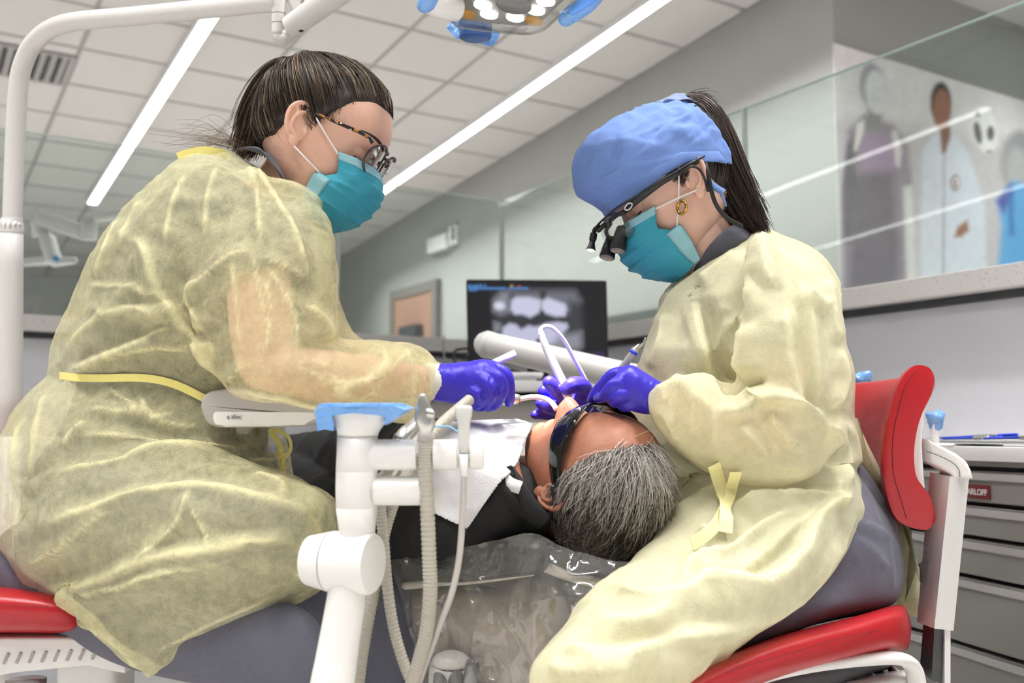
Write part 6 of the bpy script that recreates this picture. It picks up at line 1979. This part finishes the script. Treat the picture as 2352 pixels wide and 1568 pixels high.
# trousers
trB = voxel([pxloft([(1880, 1040, 1975, 1062, 1.50, .10), (1850, 1090, 2020, 1130, 1.49, .15), (1820, 1150, 2056, 1205, 1.47, .175), (1790, 1220, 2074, 1300, 1.455, .18), (1760, 1290, 2048, 1386, 1.43, .165), (1650, 1335, 1900, 1426, 1.35, .15), (1500, 1410, 1720, 1482, 1.23, .13), (1380, 1490, 1560, 1560, 1.13, .115), (1300, 1580, 1470, 1690, 1.08, .11)], 40), pxchain([(1390, 1600, 1.1, 95), (1380, 1800, 1.12, 80), (1400, 2200, 1.2, 60), (1420, 2600, 1.3, 50)], n=20), pxchain([(1850, 1300, 1.6, 120), (1600, 1380, 1.72, 100), (1500, 1420, 1.75, 90), (1490, 1700, 1.75, 70), (1490, 1950, 1.78, 55)], n=20)], .006, 6)
V, Fc = trB
V = wrinkle(V, Fc, .002, 14, (1, 1, 1), 81)
V, _ = fold_cloth(V, Fc, [([(1958, 1196), (2000, 1206), (2040, 1228), (2052, 1240)], 9, .006, 1), ([(1950, 1228), (2000, 1256), (2046, 1308)], 9, .005, 1), ([(1975, 1118), (1998, 1140), (2012, 1180), (2030, 1215)], 4, .0025), ([(1975, 1116), (2014, 1123)], 4, .0025), ([(2040, 1240), (2048, 1300), (2052, 1355)], 4, .0025), ([(1940, 1250), (1980, 1290)], 10, .003)])
obj('trousers', (V, Fc), SCRUBD, pB)
for (x_, y_) in [P(1420, 2700, 1.32)[:2], P(1490, 1990, 1.78)[:2]]:
    obj('shoe', [ellipsoid(np.array([x_, y_, .045]) - RT * .06, RT * .13, np.array([FWH[0], FWH[1], 0]) * .045, UPW * .045, 20, 12)], WHITE, pB)
# gown
GOWN_R = cloth_mat('pale yellow embossed non-woven', srgb(243, 238, 200), .80, fib=.26, ridge=.2, transl=.30, pattern=420, bump=.35)
rowsB = [(1592, 628, 1738, 530, 1.46, .06), (1572, 645, 1775, 542, 1.46, .10), (1545, 672, 1840, 572, 1.46, .145), (1522, 720, 1896, 622, 1.46, .175), (1503, 775, 1917, 700, 1.46, .188), (1486, 830, 1930, 780, 1.46, .19), (1470, 890, 1955, 860, 1.46, .185), (1456, 950, 1966, 920, 1.46, .175), (1462, 1005, 1958, 965, 1.46, .168), (1500, 1080, 1962, 1040, 1.46, .175), (1520, 1160, 1966, 1120, 1.46, .185), (1540, 1240, 1955, 1200, 1.46, .19), (1560, 1290, 1900, 1270, 1.46, .17)]
lapB = [(1640, 1050, 1964, 1090, 1.42, .165), (1560, 1150, 1962, 1170, 1.385, .175), (1520, 1215, 1938, 1245, 1.34, .178), (1500, 1258, 1885, 1318, 1.29, .175), (1468, 1300, 1800, 1382, 1.23, .165), (1400, 1350, 1712, 1445, 1.17, .155), (1330, 1420, 1640, 1498, 1.12, .145), (1262, 1496, 1570, 1556, 1.075, .135), (1226, 1545, 1500, 1620, 1.055, .12), (1235, 1600, 1430, 1680, 1.04, .1), (1270, 1660, 1380, 1720, 1.03, .06)]
sleeveB = [(1740, 548, 1820, 575, 1.38, .05), (1722, 590, 1880, 610, 1.35, .08), (1712, 660, 1912, 670, 1.325, .095), (1705, 750, 1922, 750, 1.305, .10), (1694, 840, 1925, 850, 1.285, .095), (1690, 920, 1912, 930, 1.275, .09), (1700, 1010, 1898, 1000, 1.265, .085), (1730, 1080, 1880, 1060, 1.262, .07), (1770, 1098, 1840, 1090, 1.26, .04)]
foreB = [(1885, 1000, 1890, 950, 1.265, .03), (1862, 1062, 1866, 910, 1.262, .065), (1810, 1100, 1815, 890, 1.26, .076), (1750, 1106, 1775, 886, 1.258, .076), (1690, 1098, 1728, 886, 1.256, .073), (1625, 1075, 1672, 880, 1.253, .068), (1570, 1040, 1608, 862, 1.25, .06), (1528, 1000, 1556, 866, 1.25, .05), (1506, 972, 1522, 882, 1.25, .040), (1497, 952, 1508, 896, 1.25, .032)]
farSB = [(1560, 700, 1660, 650, 1.56, .06), (1500, 850, 1600, 830, 1.62, .06), (1450, 960, 1530, 900, 1.62, .055), (1398, 990, 1450, 915, 1.55, .048), (1376, 960, 1400, 905, 1.50, .036), (1366, 945, 1385, 908, 1.48, .03)]
gB = voxel([pxloft(rowsB, 44), pxloft(lapB, 40, e=2.4), pxloft(sleeveB, 40), pxloft(foreB, 36), pxloft(farSB, 28)], .0046, 8)
V, Fc = gB
V = wrinkle(V, Fc, .011, 5.5, (1, 1, 1.2), 91)
V = wrinkle(V, Fc, .004, 14, (1, 1, 1.0), 93)
fB = [([(1738, 535), (1732, 600), (1730, 674), (1716, 780), (1700, 889)], 20, .013, -1), ([(1789, 670), (1775, 640), (1764, 601), (1752, 545)], 14, .009), ([(1639, 783), (1675, 752), (1712, 727)], 12, .008), ([(1837, 678), (1870, 698), (1894, 715)], 12, .007), ([(1805, 711), (1810, 770), (1813, 824), (1837, 925)], 18, .011, 1), ([(1833, 642), (1850, 750), (1866, 864), (1872, 930)], 18, .010, -1), ([(1602, 682), (1627, 763), (1650, 840), (1675, 905)], 20, -.016), ([(1588, 690), (1610, 770), (1635, 850), (1660, 915)], 14, .009),
      ([(1683, 905), (1764, 893), (1800, 905), (1845, 937), (1886, 965)], 20, .014, 1), ([(1534, 864), (1580, 900), (1627, 945), (1643, 1018)], 14, .009), ([(1639, 937), (1691, 945), (1764, 917), (1830, 935)], 14, .009), ([(1700, 978), (1730, 1010), (1764, 1046)], 14, .008), ([(1764, 953), (1800, 990), (1825, 1026)], 14, .008), ([(1680, 900), (1720, 880), (1760, 875)], 16, -.012),
      ([(1552, 1347), (1650, 1350), (1739, 1344), (1818, 1279), (1876, 1187), (1954, 1120)], 24, .018, 1), ([(1688, 1163), (1790, 1146), (1906, 1140)], 18, .014, 1), ([(1671, 1341), (1760, 1270), (1872, 1170)], 14, .009), ([(1552, 1272), (1661, 1279), (1722, 1232), (1820, 1180)], 16, .012, 1), ([(1569, 1345), (1572, 1320), (1600, 1290)], 12, .008), ([(1500, 1470), (1600, 1462), (1688, 1445), (1800, 1390), (1900, 1290), (1958, 1180)], 14, .008), ([(1350, 1430), (1450, 1440), (1560, 1400)], 20, .012), ([(1300, 1490), (1400, 1510), (1520, 1480)], 20, .012, 1), ([(1410, 1350), (1500, 1380), (1640, 1360)], 18, .010), ([(1260, 1530), (1330, 1550), (1450, 1540)], 16, .010),
      ([(1913, 1102), (1906, 1140), (1890, 1180)], 12, .009), ([(1880, 960), (1920, 1010), (1935, 1080), (1930, 1130)], 16, .011), ([(1905, 955), (1950, 1000), (1960, 1080)], 12, .008), ([(1915, 800), (1930, 870), (1900, 940)], 14, .009), ([(1895, 640), (1905, 720), (1920, 790)], 14, .008), ([(1530, 720), (1520, 790), (1490, 850)], 16, .007), ([(1600, 650), (1640, 620), (1700, 580)], 14, .007), ([(1500, 1060), (1560, 1090), (1620, 1100)], 14, .009), ([(1540, 1180), (1600, 1150), (1680, 1120)], 16, .010), ([(1600, 1225), (1640, 1225), (1670, 1200)], 12, .010), ([(1520, 905), (1545, 930), (1550, 980)], 10, .006), ([(1505, 900), (1530, 890), (1560, 900)], 8, .005), ([(1510, 940), (1540, 960), (1560, 1010)], 9, .006), ([(1560, 880), (1590, 930), (1590, 990)], 12, .007)]
V, rdB = fold_cloth(V, Fc, fB, hs=1.5)
gwB = obj('gown', (V, Fc), GOWN_R, pB, attrs={'ridge': rdB})
gVB = V
tl_out = [(1950, 955), (1985, 1020), (2035, 1120), (2078, 1225), (2110, 1330), (2128, 1404), (2105, 1414), (2070, 1400), (2052, 1372), (2078, 1300), (2066, 1215), (2022, 1115), (1970, 1055)]
tp_ = np.array([P(u, v, 1.53) for u, v in tl_out])
tV, tF = prism(tp_, FW, .05, bev=.008)
obj('gown_tail', (tV, tF), GOWN_R, gwB, attrs={'ridge': np.zeros(len(tV))})
obj('waist_tie', [strip(on_cloth(gVB, [(1640, 1068), (1650, 1100), (1662, 1140), (1668, 1180), (1666, 1222)], .008), .016)], mat('pale yellow band', srgb(242, 234, 176), .7), pB, smooth=False)
obj('waist_tie', [strip(on_cloth(gVB, [(1690, 1085), (1680, 1120), (1672, 1150), (1640, 1210), (1590, 1250)], .010), .014)], MATS['pale yellow band'], pB, smooth=False)
pd = near_depth(gVB, 1588, 675, 12) or 1.4
pm = mat('faded black print', srgb(92, 92, 88), .8)
text_obj('print', 'ON', .0052, P(1596, 664, pd - .004), D(.93, .36, 0), D(-.36, .93, 0), pm, pB)
text_obj('print', 'NE', .0050, P(1582, 683, pd - .004), D(.80, .6, 0), D(-.6, .8, 0), pm, pB)
# gloves
glB = [pxloft([(1520, 878, 1492, 952, 1.25, .022), (1500, 866, 1475, 950, 1.25, .024), (1478, 852, 1452, 944, 1.25, .026), (1452, 838, 1425, 932, 1.25, .026), (1430, 842, 1405, 915, 1.25, .023), (1418, 856, 1402, 895, 1.25, .016)], 32, e=2.3),
       pxchain([(1440, 856, 1.262, 17), (1408, 862, 1.268, 16.5), (1384, 884, 1.275, 14.5), (1366, 905, 1.283, 12.5), (1358, 917, 1.288, 11)]),
       pxchain([(1440, 875, 1.24, 18), (1415, 882, 1.232, 17.5), (1396, 900, 1.238, 15), (1384, 912, 1.255, 12.5), (1372, 916, 1.27, 11)]),
       pxchain([(1455, 905, 1.24, 18), (1425, 908, 1.229, 17.5), (1408, 918, 1.238, 14), (1412, 926, 1.26, 12)]),
       pxchain([(1470, 925, 1.245, 16), (1445, 930, 1.236, 15), (1430, 934, 1.245, 12), (1436, 936, 1.262, 11)]),
       pxchain([(1460, 880, 1.28, 17), (1420, 890, 1.295, 15), (1385, 910, 1.298, 13), (1362, 922, 1.295, 11)])]
V, Fc = voxel(glB, .0019, 4)
V, _ = fold_cloth(V, Fc, [([(1500, 874), (1490, 910), (1480, 945)], 4, .0016), ([(1510, 880), (1500, 915), (1490, 948)], 3, .0014), ([(1488, 866), (1478, 905), (1466, 942)], 4, .001), ([(1440, 850), (1425, 880), (1420, 910)], 5, .0012), ([(1404, 872), (1386, 892), (1372, 908)], 4, .0014), ([(1392, 868), (1376, 886)], 3, .0012), ([(1465, 860), (1455, 900)], 5, .0008)])
obj('glove', (V, Fc), GLOVE, pB, label='indigo nitrile glove holding a slim handpiece')
glF = [pxloft([(1392, 940, 1365, 968, 1.45, .022), (1372, 915, 1345, 965, 1.43, .026), (1352, 896, 1318, 955, 1.41, .026), (1330, 892, 1296, 940, 1.40, .02)], 28),
       pxchain([(1348, 905, 1.405, 20.4), (1335, 886, 1.375, 20.4), (1315, 884, 1.362, 19.8), (1303, 892, 1.36, 16.8)]),
       pxchain([(1310, 925, 1.41, 20.4), (1290, 905, 1.385, 19.8), (1272, 886, 1.372, 19.2), (1262, 878, 1.368, 16.8)]),
       pxchain([(1320, 935, 1.42, 20.4), (1280, 920, 1.43, 20.4), (1258, 905, 1.425, 19.2), (1250, 898, 1.42, 15.6)]),
       pxchain([(1325, 945, 1.42, 20.4), (1285, 938, 1.41, 18.0), (1256, 932, 1.395, 16.8), (1242, 926, 1.392, 13.2)]),
       pxchain([(1325, 950, 1.42, 18.0), (1275, 952, 1.42, 15.6), (1245, 950, 1.405, 13.8), (1229, 952, 1.398, 11.4)])]
V, Fc = voxel(glF, .0019, 4)
V, _ = fold_cloth(V, Fc, [([(1280, 890), (1290, 902)], 3, .0014), ([(1270, 895), (1285, 908)], 3, .0012), ([(1335, 890), (1342, 905)], 3, .0012), ([(1325, 880), (1318, 893)], 3, .001), ([(1345, 915), (1335, 940)], 4, .0012)])
obj('glove', (V, Fc), GLOVE, pB, label='indigo nitrile glove pinching a white tube')
# mask, lashes
mkB, gmB = mask(HB, pB, 47)
ear_loops(HB, mkB, gmB, cross=True)
for sg in (-1, 1):
    lashes(HB, pB, sg)
# hair under the cap and ponytail
HLB = [(0, .06), (55, .05), (70, .030), (80, -.002), (92, .020), (104, .010), (120, -.036), (150, -.055), (180, -.058)]
dk = np.array([srgb(40, 30, 26), srgb(62, 46, 38), srgb(88, 66, 52), srgb(28, 22, 20)])
capB = scalp_cap(HB, HLB, .0025, .012)
cv, cf = cap_faces(HB, capB, HLB)
hairB = obj('hair', [(HB.W(cv), cf)], CAPM, pB)
TIEB = np.array([-.074, 0, .096])
rngb = np.random.default_rng(15)
hair_obj('swept_strands', HB.W(swept(HB, HLB, 1500, TIEB, 23, lift=.006)), pick_cols(1500, dk, [.4, .3, .1, .2], rngb), HAIRM, hairB, .0007, .0003)
tb = [P(1556, 262, 1.46), P(1585, 246, 1.455), P(1618, 270, 1.45), P(1645, 330, 1.445), P(1668, 400, 1.44), P(1695, 460, 1.435), P(1722, 505, 1.43), P(1748, 540, 1.425)]
hair_obj('ponytail', tail(tb, [.010, .022, .028, .030, .031, .028, .020, .009], 2800, 29), pick_cols(2800, dk, [.36, .30, .16, .18], rngb), HAIRM, hairB, .0008, .0003)
tb2 = [P(1590, 300, 1.47), P(1622, 370, 1.465), P(1640, 430, 1.455), P(1665, 480, 1.445), P(1700, 520, 1.435), P(1725, 540, 1.43)]
hair_obj('ponytail', tail(tb2, [.016, .021, .021, .020, .016, .008], 1200, 39), pick_cols(1200, dk, [.5, .2, .05, .25], rngb), HAIRM, hairB, .0008, .0003)
hair_obj('crown_tuft', tail([P(1556, 258, 1.455), P(1578, 236, 1.455), P(1608, 236, 1.455), P(1636, 262, 1.455)], [.008, .010, .012, .010], 350, 49), pick_cols(350, dk, [.3, .35, .25, .1], rngb), HAIRM, hairB, .0006, .0002)
baby_hairs(HB, HLB, 260, 103, dk, hairB, (66, 88))
# surgical cap
CAPB = mat('blue surgical cap', srgb(116, 148, 214), .75, vary=.06, vscale=260, bump=.4, bscale=800)
HLK = [(0, .020), (40, .020), (75, .024), (95, .022), (115, .006), (140, -.012), (180, -.014)]
Vc = HB.cV.copy()
phi = np.abs(np.arctan2(Vc[:, 1], Vc[:, 0] + .005))
hl = hairline(phi, HLK)
c0_ = np.array([-.005, 0, .01])
dv = Vc - c0_
dn = dv / np.linalg.norm(dv, axis=1)[:, None]
up_ = np.clip((Vc[:, 2] - hl) / .03, 0, 1)
bul = .034 * np.exp(-((dn - nrm(np.array([.76, 0, .65]))) ** 2).sum(1) / .34)
off = .0085 + up_ * (.001 + bul)
cr = 1 - np.abs(vnoise(dn * 5.5 + 2, 5)) * 2
cr2 = 1 - np.abs(vnoise(dn * np.array([3, 9, 9]) + 6, 8)) * 2
off = off + up_ * (.003 * cr + .002 * cr2)
Wc = Vc + dn * off[:, None]
Wc = np.where((Vc[:, 2] > hl)[:, None], Wc, Vc + dn * .008)
hole = ((dn - nrm(TIEB - c0_)) ** 2).sum(1) < .03
okc = (Vc[:, 2] > hl - .004) & (Vc[:, 0] > -.071 + .004 * np.sin(Vc[:, 1] * 300))
Fk = [f for f in HB.F if all(okc[i] for i in f) and not any(hole[i] for i in f)]
us = sorted({i for f in Fk for i in f})
mp_ = {i: k for k, i in enumerate(us)}
cVk, cFk = HB.W(Wc[us]), [tuple(mp_[i] for i in f) for f in Fk]
cVk, _ = fold_cloth(cVk, cFk, [([(1347, 428), (1400, 402), (1470, 377), (1583, 357)], 8, .0030, 1), ([(1377, 325), (1450, 325), (1520, 335), (1560, 345)], 10, .0045, 1), ([(1425, 300), (1440, 318), (1500, 300)], 8, .0035), ([(1520, 300), (1530, 330)], 7, .003), ([(1352, 460), (1420, 430), (1500, 400)], 7, .0025), ([(1590, 310), (1600, 350)], 7, .003), ([(1480, 290), (1560, 300), (1600, 330)], 8, .003)])
capo = obj('surgical_cap', (cVk, cFk), CAPB, pB)
thick(capo, .0012)
ph_ = np.linspace(-radians(128), radians(128), 97)
bandp = []
for a in ph_:
    z = np.interp(abs(a), [radians(x) for x, _ in HLK], [y for _, y in HLK]) + .004
    best = HB.surf(np.array([cos(a), sin(a), (z - .01) / .085]), .0115)
    best[2] = z
    bandp.append(best)
bandp = np.array(bandp)
R = []
for k in range(len(bandp)):
    n_ = nrm(np.array([bandp[k][0] + .005, bandp[k][1], 0]))
    R.append(HB.W(ring(bandp[k], n_ * .0016, np.array([0, 0, .0085]), 12, 3)))
obj('cap_band', [rings_mesh(np.array(R))], CAPB, capo)
GAUZE = cloth_mat('sheer gathered cap top', srgb(176, 194, 226), .72, fib=.5, ridge=0, transl=.3)
gz = []
for t_ in np.linspace(0, 1, 8):
    cc = HB.W(TIEB * (1 + .06 * t_) + np.array([-.004, 0, .010]) * t_)
    rr_ = .030 * (1 - t_) ** 1.2 + .011
    gz.append(np.array([cc + (HB.f * .8 + HB.u * .6) * rr_ * cos(a) * (1 + .12 * sin(9 * a)) + HB.l * rr_ * sin(a) * (1 + .12 * sin(9 * a)) for a in np.linspace(0, 2 * pi, 40, endpoint=False)]))
V, Fc = rings_mesh(np.array(gz), cap=False)
thick(obj('cap_gather', (V, Fc), GAUZE, capo, attrs={'ridge': np.zeros(len(V))}), .0008)
obj('cap_tie', [strip([(1622, 414, 1.385), (1640, 428, 1.383), (1662, 442, 1.383)], .009, th=.001)], CAPB, capo)
obj('cap_tie', [strip([(1655, 445, 1.384), (1664, 462, 1.386), (1667, 474, 1.388)], .003)], CAPB, capo)
# earring
t = thing('earring', 'chunky gold hoop earring on the clinician in the blue cap', 'earring', P(1566, 492, 1.385))
GOLD = mat('gold', srgb(214, 170, 84), .2, metal=1.0)
ec = P(1566, 476, 1.382)
er = [ec + (D(.62, 0, .78) * cos(a) * .0078 + UP * sin(a) * .0088) for a in np.linspace(0, 2 * pi, 25)]
obj('hoop', [tube(er, .0022, 10, seg=49)], GOLD, t)
for k in range(8):
    a = 2 * pi * k / 8
    obj('groove_bead', [ellipsoid(ec + D(.62, 0, .78) * cos(a) * .0081 + UP * sin(a) * .0091, RT * .0024, UP * .0024, FW * .0026, 8, 6)], GOLD, t)
# loupes
t = thing('magnifying_loupes', 'black magnifying loupes with a head light worn over the blue cap', 'loupes', HB.pt(.1, 0, -.03))
LB_ = mat('matte black plastic', (.014, .014, .015), .38)
nd = 1.375
tmp = [(1618, 362, 1.385), (1590, 376, 1.372), (1555, 398, 1.366), (1520, 418, 1.366), (1485, 442, 1.372), (1455, 466, 1.382), (1435, 486, 1.395)]
obj('temple', [tube([P(*q) for q in tmp], [.0036, .0040, .0042, .0045, .0055, .0052, .0035], 12, seg=50, flat=.6)], LB_, t)
obj('temple_wire', [tube([P(1618, 358, 1.38), P(1580, 378, 1.362), P(1530, 408, 1.358), P(1480, 440, 1.362), P(1420, 475, 1.38), P(1390, 500, 1.41), P(1370, 520, 1.44), P(1362, 540, 1.455)], .0016, 8, seg=60)], LB_, t)
obj('strap', [tube([P(1618, 362, 1.385), P(1626, 395, 1.376), P(1632, 430, 1.374), P(1645, 470, 1.376), P(1670, 500, 1.38), P(1705, 520, 1.385)], .0030, 8, seg=40)], LB_, t)
obj('strap', [tube([P(1560, 396, 1.362), P(1585, 383, 1.362), P(1605, 388, 1.368), P(1618, 410, 1.375), P(1626, 440, 1.38)], .0018, 8, seg=40)], LB_, t)
obj('emblem_ring', [tube([P(1443.5, 474.5, 1.379) + (D(.72, .68, 0) * cos(a) * .0062 + D(-.68, .72, 0) * sin(a) * .0034) for a in np.linspace(0, 2 * pi, 21)], .0009, 6, seg=41)], mat('white enamel print', srgb(232, 232, 232), .3), t)
far = lambda u, v, d=1.53: P(u, v, d)
obj('temple', [tube([P(1398, 512, 1.50), P(1420, 490, 1.54), P(1480, 440, 1.555), P(1560, 390, 1.55)], [.003, .0045, .004, .003], 10, seg=30, flat=.6)], LB_, t)
obj('brow_bar', [tube([P(1436, 486, 1.395), P(1410, 497, 1.41), P(1392, 506, 1.45), P(1390, 510, 1.49), P(1398, 511, 1.51)], [.0035, .0030, .0026, .0026, .003], 10, seg=30)], LB_, t)
for (o_, lab) in (((1436, 488, 1.394), 0), ((1396, 512, 1.502), 1)):
    pts_ = [(1436, 490), (1412, 499), (1394, 510), (1386, 528), (1395, 548), (1415, 560), (1440, 552), (1456, 535), (1462, 520)] if lab == 0 else [(1400, 508), (1390, 514), (1380, 530), (1384, 548), (1394, 556), (1404, 545)]
    dd_ = 1.405 if lab == 0 else 1.505
    lp_ = np.array([P(u, v, dd_ + (1450 - u) * .0004 * (1 if lab == 0 else 0)) for u, v in pts_])
    obj('lens', [prism(lp_, FW, .0015)], LENS, t)
for (a, b, d0, d1) in (((1428, 522), (1419, 576), 1.425, 1.415), ((1404, 546), (1394, 592), 1.47, 1.46)):
    A_, B_ = P(*a, d0), P(*b, d1)
    sc_ = obj('telescope', [tube([A_, A_ + (B_ - A_) * .08, A_ + (B_ - A_) * .5, B_ + (A_ - B_) * .04, B_], [.0068, .0078, .0102, .0118, .0112], 26, seg=5)], LB_, t, autosmooth=40)
    ax_ = nrm(B_ - A_)
    obj('telescope_glass', [tube([B_ - ax_ * .001, B_ + ax_ * .0004], .0098, 24)], mat('dark objective', (.25, .22, .2), .05, spec=.9), sc_)
obj('telescope_mount', [tube([P(1402, 512, 1.43), P(1392, 530, 1.44), P(1398, 548, 1.46)], [.0035, .003, .0035], 10), tube([P(1375, 528, 1.44), P(1388, 516, 1.435)], [.004, .0035], 10, round_ends=True)], LB_, t)
A_, B_ = P(1364, 536, 1.45), P(1357, 574, 1.445)
hl_ = obj('head_light', [tube([A_, A_ + (B_ - A_) * .35, A_ + (B_ - A_) * .4, A_ + (B_ - A_) * .6, A_ + (B_ - A_) * .95, B_], [.0052, .0055, .0048, .0044, .0068, .0064], 20, seg=24)], LB_, t)
obj('light_lens', [tube([B_, B_ + nrm(B_ - A_) * .0008], .0055, 20)], emis('head light glow', (1, 1, 1), 2.5), hl_)
obj('light_bracket', [tube([P(1364, 538, 1.45), P(1366, 526, 1.45), P(1378, 518, 1.445)], [.0035, .003, .003], 10, seg=14)], LB_, t)
# ================================================================== things held by the hands
WTUBE = mat('white translucent tube', srgb(240, 236, 244), .3, sub=.1)
LAV = mat('lavender tinted tube', srgb(214, 204, 240), .3)
t = thing('suction_tube', 'white suction tube gripped in the glove of the left clinician', 'suction tube', P(1150, 900, 1.34))
obj('rear_tube', [tube([P(1096, 852, 1.36), P(1182, 812, 1.385)], [.0052, .0056], 16, seg=4)], LAV, t)
obj('handle', [tube([P(1085, 905, 1.30), P(1130, 918, 1.335), P(1184, 916, 1.352), P(1192, 917, 1.354)], [.007, .0075, .0072, .0045], 16, seg=20)], SIL, t)
obj('tip', [tube([P(1190, 917, 1.354), P(1215, 912, 1.355), P(1238, 912, 1.355), P(1258, 918, 1.35), P(1270, 928, 1.345), P(1278, 940, 1.34)], .0036, 14, seg=40)], mat('pinkish white tube', srgb(236, 220, 220), .35), t)
t = thing('evacuator_tip', 'bright white bent plastic tube standing up from the pinching glove', 'suction tip', P(1290, 900, 1.37))
obj('shaft', [tube([P(1306, 915, 1.37), P(1290, 875, 1.37), P(1262, 815, 1.368), P(1249, 785, 1.366), P(1244, 768, 1.365)], [.0062, .0066, .0058, .0048, .0042], 16, seg=30)], mat('glossy white tube', srgb(246, 244, 250), .25), t)
obj('bent_tail', [tube([P(1244, 770, 1.365), P(1243, 756, 1.365), P(1254, 749, 1.367), P(1272, 755, 1.37), P(1296, 782, 1.378), P(1318, 822, 1.386), P(1338, 858, 1.392), P(1352, 885, 1.397)], [.0042, .0034, .003, .003, .003, .0029, .0027, .0026], 12, seg=60)], LAV, t)
t = thing('scaler_handpiece', 'slim grey handpiece with a blue ring in the glove of the right clinician', 'handpiece', P(1400, 920, 1.28))
a0, a1 = P(1372, 928, 1.292), P(1468, 790, 1.285)
L_ = lambda s_: a0 + (a1 - a0) * s_
obj('body', [tube([L_(0), L_(.1), L_(.3), L_(.86), L_(.9)], [.0035, .0045, .0052, .0050, .0046], 16, seg=20)], mat('grey metal handle', srgb(176, 174, 170), .35, metal=.3), t)
obj('ring', [tube([L_(.845), L_(.885)], .0060, 16)], BLUEH, t)
obj('end_cone', [tube([L_(.89), L_(.93), L_(1.0)], [.0046, .0036, .0010], 14)], SIL, t)
obj('tip', [tube([L_(0), P(1366, 934, 1.294), P(1360, 942, 1.292), P(1352, 950, 1.288)], [.0028, .0016, .0012, .0006], 10, seg=20)], SIL, t)
obj('gold_collar', [tube([P(1370, 931, 1.2925), P(1367, 934, 1.293)], .0024, 10)], GOLD, t)
t = thing('spare_instrument', 'thin steel instrument tip in front of the chest of the right clinician', 'instrument', P(1480, 792, 1.62))
obj('shaft', [tube([P(1462, 806, 1.7), P(1478, 790, 1.7), P(1482, 776, 1.7)], [.003, .003, .001], 10)], SIL, t)
